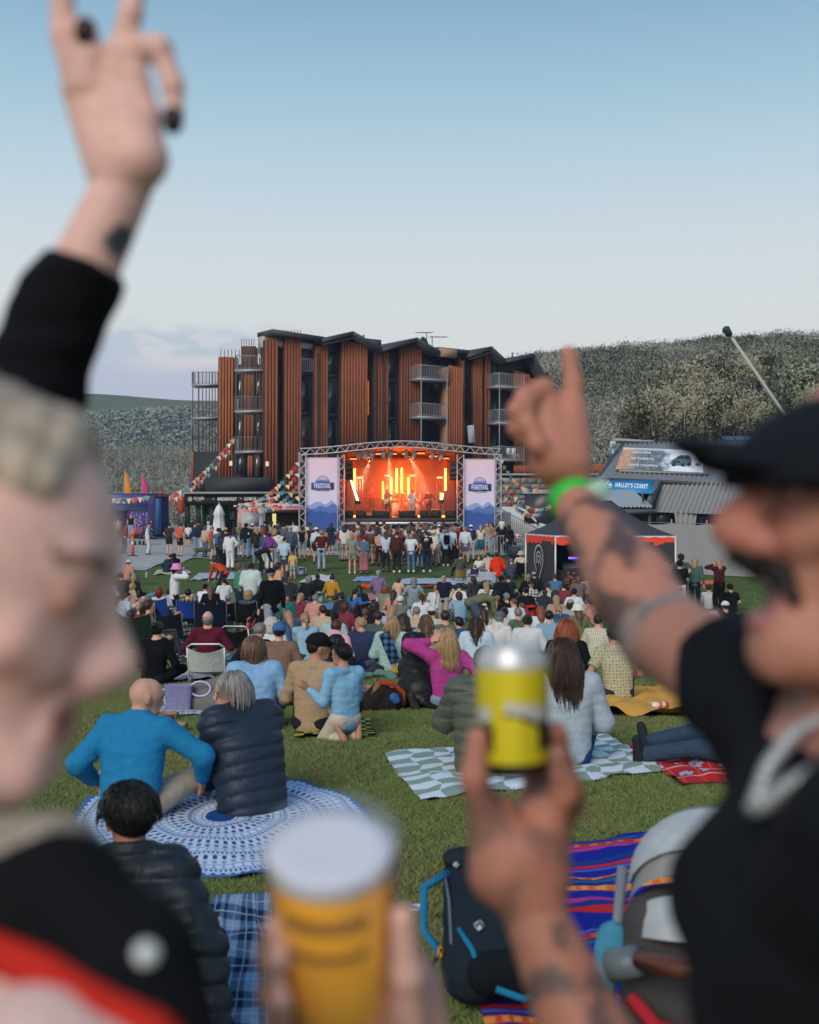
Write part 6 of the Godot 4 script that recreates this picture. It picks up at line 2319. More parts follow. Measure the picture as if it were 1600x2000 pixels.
	put("peak",poly_prism(PackedVector2Array([Vector2(0.02,-0.16),Vector2(0.05,0.05),Vector2(0.09,0.12),Vector2(0.24,-0.16)]),0,0.012),white,em)
	put("lettering",words("FALLS",0.10,0.012),white,em).position=Vector3(0.02,-0.27,0)
	put("end_panel",poly_wall([at(1284,935,59.0),at(1292,940,59.3),at(1276,998,58.8),at(1258,990,58.6)],0.1),steel,l)
	var hu:=thing("lift_hut","small grey flat-roofed hut behind the lodge roof","building",at(1226,900,76))
	put("wall",box_mesh(Vector3(0.3,0.0,-1.0),Vector3(2.0,2.4,2.0)),mat(lin(0.16,0.17,0.165),0.7),hu)
	put("roof",box_mesh(Vector3(0.4,1.28,-1.0),Vector3(2.5,0.14,2.4),Basis(Vector3.BACK,-0.06)),mat(lin(0.33,0.33,0.32),0.6),hu)
	for q in[[868,lin(0.42,0.46,0.48),"pale square sign with a peak mark, upper of two beside the hut"],[882,lin(0.10,0.22,0.32),"blue square information sign, lower of two beside the hut"]]:
		var p:=at(1197,q[0],74)
		var sg:=thing("square_sign",q[2],"sign",p)
		put("board",box_mesh(Vector3(0,0,0),Vector3(0.36,0.40,0.05)),mat(q[1],0.5),sg)
		if q[0]==868:put("peak",poly_prism(PackedVector2Array([Vector2(-0.1,-0.1),Vector2(0.0,0.12),Vector2(0.1,-0.1)]),0.026,0.034),mat(lin(0.15,0.25,0.38)),sg)
		else:put("lettering",words("i",0.26,0.01),white,sg).position.z=0.03
	var sd:=thing("walkway_shelter","open shelter with a pale corrugated iron roof below the name sign","shelter")
	var q0:=at(1160,958,58)
	var q1:=at(1236,958,58)
	var q2:=at(1279,992,54)
	var q3:=at(1178,992,54)
	var cst:=st_new()
	var up:=Vector3(0,0.07,0)
	for k in 13:
		var t0:=k/13.0
		var t1:=(k+0.5)/13
		var t2:=(k+1)/13.0
		quad(cst,q3.lerp(q2,t0),q3.lerp(q2,t1)+up,q0.lerp(q1,t1)+up,q0.lerp(q1,t0))
		quad(cst,q3.lerp(q2,t1)+up,q3.lerp(q2,t2),q0.lerp(q1,t2),q0.lerp(q1,t1)+up)
	put("roof_sheet",done(cst),mat(lin(0.34,0.37,0.39),0.5),sd)
	put("fascia",box_mesh((q2+q3)/2+Vector3(0,-0.16,0.0),Vector3(q2.x-q3.x,0.2,0.08)),mat(lin(0.09,0.10,0.11)),sd)
	put("fascia",box_mesh((q2+q1)/2+Vector3(0,-0.2,0.0),Vector3(0.08,0.16,4.2),Basis(Vector3.UP,-0.22)*Basis(Vector3.RIGHT,-0.2)),mat(lin(0.14,0.15,0.16)),sd)
	for q in[q2+Vector3(-0.2,0,-0.2),q3+Vector3(0.2,0,-0.2),q1+Vector3(-0.1,-0.1,0)]:
		var gy:=ground(q.x,q.z)
		put("post",rod_mesh(Vector3(q.x,gy,q.z),q+Vector3(0,-0.1,0),0.07),darks,sd)
	var fc:=thing("shade_cloth_fence","grey shade-cloth fence sagging along the yard before the lodge","fence")
	var fst:=st_new()
	fst.set_smooth_group(0)
	var cols:=40
	var f0:=at(1180,1018,52)
	var f1:=at(1680,1030,47)
	for k in cols:
		for j in 4:
			var cr:=[]
			for dd in[[0,0],[1,0],[1,1],[0,1]]:
				var t:=float(k+dd[0])/cols
				var v:=float(j+dd[1])/4
				var p:=f0.lerp(f1,t)
				var gy:=ground(p.x,p.z)+0.04
				p.y=lerpf(gy,p.y-0.10*absf(sin(t*PI*7.0)),v)
				p.z+=0.07*sin(t*60.0+v*4.0)*(1.0-v*0.5)
				cr.append(p)
			quad(fst,cr[0],cr[1],cr[2],cr[3])
	fst.index()
	fst.generate_normals()
	put("cloth",fst.commit(),mat(lin(0.25,0.26,0.26),0.95),fc)
	for k in 8:
		var p:=f0.lerp(f1,k/7.0)
		put("post",rod_mesh(Vector3(p.x,ground(p.x,p.z),p.z-0.12),p+Vector3(0,0.15,-0.12),0.03),mat(lin(0.3,0.31,0.32),0.5),fc)
	put("cable",tube(line_pts(f0,f1,2.0),0.012,0.012,4),mat(lin(0.2,0.2,0.2)),fc)
	for q in[[1296,1071,49,"orange sandbag at the foot of the fence beside the marquee"],[1381,1088,46,"orange sandbag at the foot of the fence behind the striped shirt"]]:
		var p:=at(q[0],q[1],q[2])
		p.y=ground(p.x,p.z)
		var sb:=put("sandbag",blob([[Vector3(-0.18,0.09,0),Vector3(0.18,0.09,0),0.1,0.1]],0.04,0.02),mat(lin(0.55,0.12,0.05),0.8))
		sb.position=p
		tag(sb,q[3],"sandbag","orange sandbags")
	var la:=thing("snow_lance","long slanting white pole with a dark green head rising above the lodge","snow lance")
	var top:=at(1424,652,44)
	var bot:=at(1560,850,46)
	var dir:=(top-bot).normalized()
	put("pole",rod_mesh(bot-dir*3.2,top,0.075,0.055,10),mat(lin(0.42,0.48,0.46),0.4),la)
	put("head",rod_mesh(top-dir*0.05,top+dir*0.22,0.12,0.15,12),mat(lin(0.02,0.05,0.045),0.5),la)
	put("nozzle_ring",rod_mesh(top+dir*0.22,top+dir*0.3,0.16,0.10,12),mat(lin(0.02,0.045,0.04),0.5),la)
	var ft:=bot-dir*3.2
	put("post",rod_mesh(Vector3(ft.x,ground(ft.x,ft.z),ft.z),ft,0.12,0.1,10),mat(lin(0.2,0.22,0.22),0.5),la)
	var md:=42.0
	var p1:=spot(1085,md)
	var gy1:=p1.y
	var M:=thing("marquee","black pop-up marquee with red scalloped valance and printed side wall","marquee")
	var lt:=at(1085,1046,md).y
	var c0:=Vector3(p1.x,lt,-md)
	var cR:=at(1318,1050,md-0.5)
	var c1:=Vector3(cR.x,lt,-md+0.6)
	var cL:=at(1027,1040,md+3.2)
	var c3:=Vector3(cL.x,lt+0.02,-(md+3.2))
	var c2:=c3+(c1-c0)
	var apex:=at(1180,978,md+2.0)
	var fabric:=mat(lin(0.045,0.045,0.055),0.8)
	var red:=mat(lin(0.72,0.06,0.03),0.75)
	var rid0:=c0.lerp(c3,0.5).lerp(c1.lerp(c2,0.5),0.36)
	rid0.y=apex.y
	var rid1:=c0.lerp(c3,0.5).lerp(c1.lerp(c2,0.5),0.62)
	rid1.y=apex.y
	var rst:=st_new()
	var slope:=func(a:Vector3,b:Vector3,t0:Vector3,t1:Vector3)->void:
		var n:=8
		for j in n:
			for i in 6:
				var cr:=[]
				for dd in[[0,0],[1,0],[1,1],[0,1]]:
					var u=(i+dd[0])/6.0
					var v=(j+dd[1])/float(n)
					var p:=a.lerp(b,u).lerp(t0.lerp(t1,u),v)
					p.y-=0.14*sin(PI*v)
					cr.append(p)
				quad(rst,cr[0],cr[1],cr[2],cr[3])
	slope.call(c0,c1,rid0,rid1)
	slope.call(c1,c2,rid1,rid1)
	slope.call(c2,c3,rid1,rid0)
	slope.call(c3,c0,rid0,rid0)
	put("roof",done(rst),fabric,M)
	for pr in[[c0,c1],[c1,c2],[c3,c0]]:
		var vs:=st_new()
		var ln:float=(pr[1]-pr[0]).length()
		var n:=int(ln/0.45)
		for k in n*4:
			var t0:=k/(n*4.0)
			var t1:=(k+1)/(n*4.0)
			var a:Vector3=pr[0].lerp(pr[1],t0)
			var b:Vector3=pr[0].lerp(pr[1],t1)
			var h0:=0.27+0.08*absf(sin(t0*n*PI))
			var h1:=0.27+0.08*absf(sin(t1*n*PI))
			quad(vs,a-Vector3(0,h0,0),b-Vector3(0,h1,0),b,a)
		put("valance",done(vs),red,M)
		var ws:=st_new()
		for k in n*4:
			var t0:=k/(n*4.0)
			var t1:=(k+1)/(n*4.0)
			var a:Vector3=pr[0].lerp(pr[1],t0)+Vector3(0,0.0,0.012)
			var b:Vector3=pr[0].lerp(pr[1],t1)+Vector3(0,0.0,0.012)
			var h0:=0.03+0.035*absf(cos(t0*n*PI))
			var h1:=0.03+0.035*absf(cos(t1*n*PI))
			quad(ws,a-Vector3(0,h0,0),b-Vector3(0,h1,0),b,a)
		put("white_trim",done(ws),mat(lin(0.6,0.58,0.57),0.8),M)
	var fl:=poly_wall([c0.lerp(rid0,0.52)+Vector3(-0.35,0.04,0.1),c0.lerp(rid0,0.72)+Vector3(-0.05,0.04,0.08),c0.lerp(rid0,0.66)+Vector3(0.05,-0.02,0.16),c0.lerp(rid0,0.5)+Vector3(0.0,-0.05,0.2)],0.01)
	put("roof_mark",fl,mat(lin(0.58,0.10,0.03),0.7),M)
	for q in[c0,c1,c2,c3]:
		put("leg",rod_mesh(Vector3(q.x,ground(q.x,q.z),q.z),q,0.035,0.035,6),mat(lin(0.6,0.6,0.6),0.4,0.3),M)
	var wall:=func(called:String,a:Vector3,b:Vector3)->void:
		var w:=st_new()
		w.set_smooth_group(0)
		for i in 10:
			for j in 4:
				var cr:=[]
				for dd in[[0,0],[1,0],[1,1],[0,1]]:
					var u=(i+dd[0])/10.0
					var v=(j+dd[1])/4.0
					var p:=a.lerp(b,u)
					p.y=lerpf(ground(p.x,p.z)+0.06,p.y-0.22,v)
					p+=Vector3(0.05,0,0.05)*sin(u*12.0+v*3.0)*0.5
					cr.append(p)
				quad(w,cr[0],cr[1],cr[2],cr[3])
		w.index()
		w.generate_normals()
		put(called,w.commit(),mat(lin(0.038,0.037,0.043),0.85),M)
	wall.call("side_wall",c3+Vector3(0.03,0,0),c0+Vector3(-0.03,0,-0.05))
	wall.call("back_wall",c3.lerp(c2,0.02),c2)
	wall.call("side_wall",c1.lerp(c1,0.0)+Vector3(0,0,-0.05),c2)
	wall.call("front_wall",c0.lerp(c1,0.62),c1+Vector3(-0.05,0,0))
	var mid:=c3.lerp(c0,0.52)
	mid.y=lerpf(ground(mid.x,mid.z),lt,0.52)
	var wu:=(c0-c3)
	wu.y=0
	wu=wu.normalized()
	var eb:=node("emblem",M,Vector3.ZERO)
	eb.transform=Transform3D(Basis(wu,Vector3.UP,wu.cross(Vector3.UP)),mid+wu.cross(Vector3.UP)*0.08)
	var es:=st_new()
	var ring:=func(rx:float,ry:float,w:float,a0:float,a1:float,cy:float)->void:
		for k in 24:
			var ta:=lerpf(a0,a1,k/24.0)
			var tb:=lerpf(a0,a1,(k+1)/24.0)
			quad(es,Vector3(cos(ta)*rx,cy+sin(ta)*ry,0),Vector3(cos(ta)*(rx+w),cy+sin(ta)*(ry+w),0),Vector3(cos(tb)*(rx+w),cy+sin(tb)*(ry+w),0),Vector3(cos(tb)*rx,cy+sin(tb)*ry,0))
	ring.call(0.44,0.44,0.07,-0.35,PI+0.35,0.15)
	ring.call(0.24,0.24,0.06,-0.9,PI+0.6,0.12)
	ring.call(0.09,0.10,0.05,0.0,TAU,0.12)
	for sx in[-1,1]:
		var a:=Vector3(0.44*sx,0.0,0)
		var b:=Vector3(0.0,-0.62,0)
		quad(es,a,a+Vector3(0.06*sx,0,0),b+Vector3(0.0,-0.06,0),b+Vector3(0.0,0.04,0))
	put("ring_mark",done(es),mat(lin(0.42,0.43,0.45),0.8),eb)
	var dj:=thing("equipment_table","black-draped table of sound gear with a purple lit strip in the marquee","table",Vector3((c0.x+0.9),ground(c0.x+0.9,c0.z-0.6),c0.z-0.7))
	put("drape",box_mesh(Vector3(0,0.45,0),Vector3(1.7,0.9,0.7)),black,dj)
	put("mixer",box_mesh(Vector3(-0.1,1.0,0),Vector3(0.9,0.18,0.5),Basis(Vector3.RIGHT,0.25)),mat(lin(0.04,0.04,0.045),0.5),dj)
	put("light_strip",box_mesh(Vector3(-0.05,1.32,0.1),Vector3(0.62,0.07,0.05)),glow(Color(0.45,0.35,1.0),1.6),dj)
	put("strip_stand",rod_mesh(Vector3(-0.05,0.9,0.08),Vector3(-0.05,1.3,0.08),0.02),black,dj)
	var flw:=st_new()
	var r:=RandomNumberGenerator.new()
	r.seed=3
	for k in 60:box(flw,Vector3(-0.35+r.randfn(0,0.10),0.48+r.randfn(0,0.13),0.36),Vector3(0.06,0.05,0.01),Basis(Vector3.BACK,r.randf()))
	put("flower_print",done(flw),mat(lin(0.42,0.16,0.12),0.8),dj)
	var xs:=st_new()
	for k in 2:
		rod(xs,Vector3(0.9+k*0.35,0.1,0.3),Vector3(1.25+k*0.35,0.75,0.3),0.015)
		rod(xs,Vector3(1.25+k*0.35,0.1,0.3),Vector3(0.9+k*0.35,0.75,0.3),0.015)
	put("folding_legs",done(xs),mat(lin(0.45,0.45,0.46),0.4,0.5),dj)
	omni("strip_lamp",dj.position+Vector3(-0.05,1.32,0.2),Color(0.5,0.4,1.0),0.12,0.2)
func rod_part(parent:Node,called:String,a:Vector3,b:Vector3,r:float,m:Material)->void:
	put(called,rod_mesh(a,b,r,r,6),m,parent)
func poly_wall(p:Array,t:float)->ArrayMesh:
	var st:=st_new()
	var n:Vector3=(p[1]-p[0]).cross(p[3]-p[0]).normalized()*t*0.5
	quad(st,p[0]+n,p[1]+n,p[2]+n,p[3]+n)
	quad(st,p[3]-n,p[2]-n,p[1]-n,p[0]-n)
	for k in 4:
		var a:Vector3=p[k]
		var b:Vector3=p[(k+1)%4]
		quad(st,a-n,b-n,b+n,a+n)
	return done(st)
const STANCE:={
	"a":"stand","b":"stand wL=-0.05,1.10,-0.24 wR=0.06,1.13,-0.22 hunch=0.14","c":"stand aL=-0.15,0.08,-0.05 wR=0.10,1.22,-0.30 eR=0.6,-0.5,0.2",
	"d":"stand wL=-0.21,0.92,-0.12 wR=0.21,0.92,-0.12 eL=-1,-0.2,0.3 eR=1,-0.2,0.3 hunch=0.14","e":"stand aR=0.16,0.08,-0.08 hy=0.5 tw=0.2","f":"stand aL=-0.08,0.08,-0.1 hy=-0.5 tw=-0.25 wL=-0.16,1.02,-0.22",
	"g":"stand f=0.9","h":"stand f=0.88 sw=0.165 wL=-0.04,1.12,-0.22 wR=0.05,1.14,-0.2 hp=0.15","i":"stand f=0.88 sw=0.165 aL=-0.07,0.08,0.05 hs=0.15 wR=0.17,0.98,-0.14 eR=1,-0.2,0.3",
	"j":"stand f=0.9 sw=0.17 wL=-0.14,1.5,-0.3 wR=0.14,1.5,-0.3 eL=-1,-0.6,0 eR=1,-0.6,0","k":"stand f=0.9 sw=0.17 wL=-0.24,1.92,-0.05 eL=-1,0,0","l":"stand f=0.9 hy=0.7 tw=0.3 wL=-0.1,1.1,-0.22",
}
const STANDING:="""368|1071|a|10|0.8|d4d6d8/short|26262a/short|brown/short||child in white top and black shorts at the far left of the standing crowd
379|1088|d|-60|1.05|27364e/long|7b93ae|brown/short||man in navy jacket and pale jeans looking down at the left end of the crowd
374|1068|b|-20|1.0|22262a/long|222226|brown/short|hat=3f9a80/cap|person in a green cap at the restaurant corner
389|1076|c|20|1.0|1f2226/puffer|b9bcc0|black/short||person in black jacket and white trousers behind the navy-jacketed man
400|1089|g|-40|0.95|c0ab94/long|5d6d84|lightbrown/bob||woman in beige jacket and jeans beside the grey-green dog
412|1096|b|-70|1.0|b6553f/long|6d6c53/short|grey/short||man in red, white and blue jacket with khaki shorts and crossed arms
407|1078|a|0|1.0|c7c4be/short|40444c|white/short||white-haired person behind the red, white and blue jacket
426|1100|d|-30|0.97|4a6c92/short|26262c|black/short|hat=23242a/bucket|person in black bucket hat and blue top facing the caravan
433|1110|h|-35|1.0|23293a/puffer|17181c/skirt|black/long||person in long navy padded jacket and wide black trousers in the queue
441|1102|a|10|1.0|262b33/long|46597a|brown/short|hat=d0a13c/cap|person wearing a mustard yellow cap in the queue
449|1113|i|0|1.0|d8dadd/loose|dadcdf|black/tail|baggy|woman all in white with a black ponytail
457|1098|g|15|0.98|3b4654/vest|3d4a61|black/long||person in dark blue vest with long black hair beside the woman in white
467|1083|g|0|1.0|6f7558/short|3d5a86/mini|blonde/long|shoe=d0d0d0|woman in olive tee and blue denim skirt
480|1091|c|-15|1.03|1f2126/hood|7f97b3|black/short|hat=1c1d20/cap|man in black hoodie and black cap holding a white cup
493|1088|a|0|1.0|2b2f38/long|6e84a0|brown/short|hat=d6d8da/cap|man in white cap and dark jacket by the caravan counter
501|1104|l|10|1.02|1b1d20/puffer|8398ae|blonde/long||blonde woman in black quilted jacket and jeans
514|1096|g|0|0.98|5c3f33/long|39424f|ginger/wavy||woman with long ginger hair left of the teal jacket
517|1112|l|-30|1.0|2f5a66/long|c9c2b4|auburn/short|baggy|woman in teal jacket and cream trousers turning right
526|1115|i|-5|0.98|7c3f92/hood|cfcfd3|brown/bun||woman in bright purple hoodie and white trousers with a red bag
537|1100|h|0|0.97|8c7a78/long/floral|4a6488|blonde/wavy||blonde woman in a flowery top between purple and white hoodies
544|1112|d|0|1.0|d6d4cc/hood|d9dadb|black/short|baggy|person in cream hoodie and white trousers
555|1131|f|0|1.0|a9c4d6/short|4a4b58/short|black/buzz||man in light blue tee and dark grey shorts
572|1133|g|20|0.68|d8b566/short|9ea9ae/short|lightbrown/short||child in yellow shirt beside the striped bag
554|1090|b|5|1.02|8a8c90/short/stripe|30343e|black/short|hat=28303e/cap|man in dark striped tee and navy cap
568|1101|a|-5|1.02|35455c/puffer|2b313c|grey/short||man in navy padded jacket with close-cropped hair
574|1085|e|0|1.05|d3d6d8/short|2c333f|brown/short||man in plain white tee right of the striped tee
517|1075|b|0|1.0|2d3a46/long|30343c|black/short||dark-haired person at the caravan hatch, left of three
530|1074|c|-10|1.0|b4a791/long|3b3f45|black/long||dark long-haired person at the caravan hatch, middle of three
542|1075|f|0|1.0|3a3d33/long|34373c|black/short||dark-haired person in olive at the caravan hatch, right of three
590|1095|h|0|0.98|1d2632/none|8fa5b8/short|brown/tail|shoe=1a1a1a|woman in navy tank, denim shorts and black boots
607|1090|g|0|0.97|23251f/none|23251f/mini|lightbrown/long||woman in a short black dress near the left banner
618|1101|e|-10|1.0|bcd3e0/long|2b3138/short|brown/short|hat=dcdfe2/cap|man in white cap and pale blue shirt with black shorts
628|1115|d|0|1.04|532428/long|93adc4|brown/short|hat=8c7d66/bucket|man in maroon jacket, straw hat and faded jeans
603|1075|a|-40|1.08|d5d4d2/short|45505c|grey/buzz||balding man in white tee before the left banner's blue mountains
605|1080|h|10|0.98|d0d4d4/none|9fb3bf|black/long||woman with long black hair in white before the left banner
646|1084|i|0|1.0|232f42/short|2c3a55/mini|brown/long||woman in navy playsuit with bare legs
656|1068|c|0|1.08|dcdcde/short|3f5f8c|brown/short||man in white tee with a small chest print and jeans by the left mast
650|1064|a|0|1.1|4a4e58/long|3a3c44|grey/short||grey-haired man in dark jacket at the left mast
638|1078|g|-15|1.02|d7c1b8/none|c58f86/skirt|lightbrown/long||woman in a white top and pink skirt near the left mast
673|1096|h|0|1.03|d2d3d0/loose|a09881/short|brown/wavy||person with long brown waves in an oversized white shirt
678|1070|e|0|1.12|d9dbdd/short|424a54|brown/short||tall man in white tee at the left end of the stage front
690|1072|b|0|1.08|1c1e22/short|2e3138|brown/short||man in black tee with a pale badge by the stage front
697|1096|i|0|1.0|7f9dbb/short|63748c|blonde/bob|hat=c9b48c/widehat|woman in a wide straw hat and blue shirt
688|1121|a|0|1.02|82897a/short|8a8f78/short|blonde/bob|f=0.92 shoe=cdbba6|person in sage tee and shorts with bare feet and blond hair
724|1097|b|0|1.03|86a3bd/long|8aa3b9|lightbrown/short||person in light blue denim shirt and pale jeans
711|1122|h|0|0.97|4e6f8f/short|a4636a/skirt|red/bun||woman in denim jacket and long dusty pink skirt
735|1104|g|-10|1.0|5a4a3c/long|b5a08e/short|brown/long||woman in brown coat carrying a pink bag
754|1117|h|0|1.04|b6cede/short|2a2c31|auburn/long||woman in pale blue top, black trousers and long reddish hair
775|1119|a|0|1.06|4b2a2a/long|27282b|brown/short|shoe=d8d8d8|man in maroon jumper, black trousers and white shoes
803|1118|d|0|0.99|d0dde4/short|56759a|blonde/bob|shoe=d8d8d8|woman in white tee with a thin crossbody strap and jeans
820|1110|l|-20|1.0|5d4036/long|7a93ad|brown/long||woman with a brown shoulder bag left of the round-print tee
833|1118|e|0|1.05|221e20/short|27304a|brown/short|shoe=d6d6d6|man in black tee with a round white print on the back
847|1108|h|0|0.98|d5cfc9/long|57534e|blonde/bob|hat=cdbf9f/bucket|woman in cream tee and straw hat with grey trousers
870|1106|f|0|1.0|a9cde0/hood|23272d|grey/short|shoe=d8d8d8|person in light blue hoodie with a black backpack
888|1099|g|0|1.02|4a2a30/long|33242a/skirt|blonde/bob||woman in a dark maroon dress left of the white jumper
909|1102|a|0|1.03|d0d6da/long|6b6d78/short|grey/short|shoe=1c1c1c|man in white jumper and grey shorts with black boots
920|1096|b|-10|1.03|2a3345/long|bcc3cb|brown/short|hat=dfe2e5/cap|man in navy jacket with white cap and pale trousers
939|1092|i|0|1.0|d8d2c8/none|2f6a80/mini|blonde/long||woman in white tank and teal skirt with a jacket round her waist
953|1083|d|150|0.99|94906e/none|86a0b8/short|lightbrown/long||woman in olive tank and denim shorts facing away from the stage
963|1085|f|120|1.0|8a7d68/short|7e95ad|brown/long||long-haired person in tan top and jeans beside the olive tank
932|1062|k|180|1.05|e0e2e2/loose|d5d8da|white/short|hat=e4e6e6/beanie|person in white waving an arm high before the right banner
920|1064|a|0|1.06|202228/short|2a2d34|brown/short||man in black tee before the right banner
900|1066|e|0|1.08|d2d6d8/short|30343c|brown/short||man in white tee at the right mast
980|1088|d|0|1.06|1c1e20/short|22252a|black/short||man in black carrying a child on his shoulders
995|1092|g|30|1.0|22252a/long|23304a|black/long||person in dark clothes leaning beside the man with the child
858|1091|b|0|1.0|d6d6d3/short|9c8d7a|brown/short|hat=e2dfd4/cap|man in white tee and cream cap in the middle of the crowd
330|1085|d|-20|1.0|3a3634/short|28282b/short|black/short||man in dark tee and black shorts on the path
351|1088|a|-35|1.02|c06148/short|1f2023/short|brown/short||man in coral orange tee and black shorts on the path
288|1085|f|-70|0.98|c9d3dc/long|d4d6da|brown/short|baggy|person in white walking on the path by the orange bollard
241|1083|g|-30|1.0|7d4a3c/long|6d6a74|brown/long||woman with long brown hair in rust coat left of the bollard
256|1067|a|-160|1.0|202226/none|8ba6c0|brown/tail||woman in black top and blue jeans facing us by the starry sheet
280|1064|b|170|1.03|b9c832/vest|1f2126|brown/short||steward in a yellow hi-vis vest beside the pram
228|1070|g|-40|0.98|c9b8ac/long|8b8580|ginger/long||person in pale coat partly hidden by the blurred face"""
const ROWS:=[["nearest the stage",61.5,676,892,13],["second from stage",59.6,682,896,14],["third from stage",57.4,664,890,14],["fourth from stage",55.0,700,890,11]]
func person_at(px:float,py:float,lift:=0.0)->Vector3:
	return spot(px,reach(py),lift)
func row_of(s:String)->PackedStringArray:
	return s.split("|")
func crowd()->void:
	for s in STANDING.split("\n"):
		var q:=row_of(s)
		var st:String=STANCE[q[2]]
		var sp:="%s top=%s bot=%s hair=%s s=%s %s"%[st,q[5],q[6],q[7],q[4],q[8]]
		var o:=figure(q[9],person_at(float(q[0]),float(q[1])),float(q[3]),sp,"standing crowd",0.04,"c"+q[2]+("f" if q[8].contains("f=")else ""))
		match q[9].get_slice(" ",0)+q[0]:
			"man833":
				var d:=put("back_print",rod_mesh(Vector3(0,1.33,0.150),Vector3(0,1.325,0.158),0.095,0.095,16),mat(lin(0.6,0.6,0.58)),o)
	var r:=RandomNumberGenerator.new()
	r.seed=31
	var tops:=[["d4d6d6/short","white tee"],["b8cbd8/short","pale blue tee"],["8a3a34/long","red jumper"],["2a2c32/short","black tee"],["c9b9a6/long","cream jumper"],["6a4a3c/long","brown jacket"],["9a9c9e/hood","grey hoodie"],["a84038/short","bright red tee"],["55697f/long","denim shirt"],["7c8470/short","olive tee"],["c99a94/none","pink top"],["3a4660/long","navy jumper"]]
	var hairs:=[["brown/long","long brown"],["brown/short","short brown"],["blonde/long","long blonde"],["black/short","short black"],["lightbrown/wavy","wavy light brown"],["auburn/long","long auburn"],["grey/short","short grey"],["black/bun","black pinned-up"],["ginger/bob","ginger bobbed"]]
	var stances:=["a","b","g","h","i","j","c","l","f"]
	for rw in ROWS:
		for k in rw[4]:
			var px:float=lerpf(rw[2],rw[3],(k+0.5)/rw[4])+r.randf_range(-4,4)
			var t:Array=tops[r.randi()%12]
			var h:Array=hairs[r.randi()%9]
			var sn:String=stances[r.randi()%9]
			var sp:="%s top=%s bot=%s hair=%s s=%.2f"%[STANCE[sn],t[0],["3b4658","26282c","7e93a8","a89c8a/short","4a4e56"][r.randi()%5],h[0],r.randf_range(0.94,1.08)]
			figure("%s-haired person in %s, %s from left, crowd row %s"%[h[1],t[1],ORDS[k],rw[0]],spot(px,rw[1]+r.randf_range(-0.7,0.7)),r.randf_range(-25,25),sp,"standing crowd",0.04,"c"+sn)
	var cp:=person_at(980,1088)
	figure("small child in white riding on the shoulders of the man in black",cp+Vector3(0,1.42,0.05),0,"chair pel=0,0.1,0 aL=-0.14,-0.25,-0.25 aR=0.14,-0.25,-0.25 top=d8d6d2/short bot=8a8c90 hair=blonde/short s=0.62 wL=-0.1,0.3,-0.2 wR=0.1,0.3,-0.2","standing crowd",0.045)
	var bag:=func(called:String,label:String,px:float,py:float,h:float,sz:Vector3,c:Color,off:=Vector3.ZERO)->void:
		var p:=person_at(px,py)+off
		var t:=thing(called,label,"bag",p)
		put("pouch",round_box(Vector3(0,h,0),sz,minf(sz.x,sz.z)*0.3),cloth(c),t)
		put("strap",tube([Vector3(-sz.x*0.4,h+sz.y*0.45,0),Vector3(-sz.x*0.2,h+sz.y*0.45+0.18,-sz.z*0.5),Vector3(sz.x*0.2,h+sz.y*0.45+0.18,-sz.z*0.5),Vector3(sz.x*0.4,h+sz.y*0.45,0)],0.012,0.012,5),cloth(c),t)
	bag.call("backpack","black backpack on the person in the light blue hoodie",870,1106,1.22,Vector3(0.28,0.42,0.16),Color(0.1,0.1,0.12),Vector3(0.05,0,0.2))
	bag.call("shoulder_bag","pink bag on the woman in the brown coat",731,1104,0.86,Vector3(0.30,0.26,0.1),Color(0.62,0.38,0.42),Vector3(-0.2,0,0.12))
	bag.call("shoulder_bag","brown slouchy shoulder bag left of the round-print tee",818,1110,0.85,Vector3(0.34,0.4,0.16),Color(0.22,0.13,0.1),Vector3(-0.05,0,0.15))
	bag.call("shoulder_bag","small red bag at the side of the purple hoodie",519,1115,0.92,Vector3(0.2,0.26,0.1),Color(0.4,0.1,0.1),Vector3(0,0,0.14))
	bag.call("backpack","dark rucksack on the back of the navy-tank woman",590,1095,1.05,Vector3(0.24,0.28,0.13),Color(0.12,0.15,0.2),Vector3(0,0,0.16))
	var cup:=put("drink_cup",lathe([[0.0,0.0],[0.03,0.0],[0.04,0.12],[0.0,0.12]],10),mat(Color(0.8,0.8,0.78)))
	cup.position=person_at(480,1091)+Vector3(0.16,1.18,0.1)
	tag(cup,"white paper cup held by the man in the black hoodie","cup")
	dog("grey-green coated dog sniffing at the feet of the queue",person_at(391,1090),-70,Color8(88,94,78),0.75,0.04)
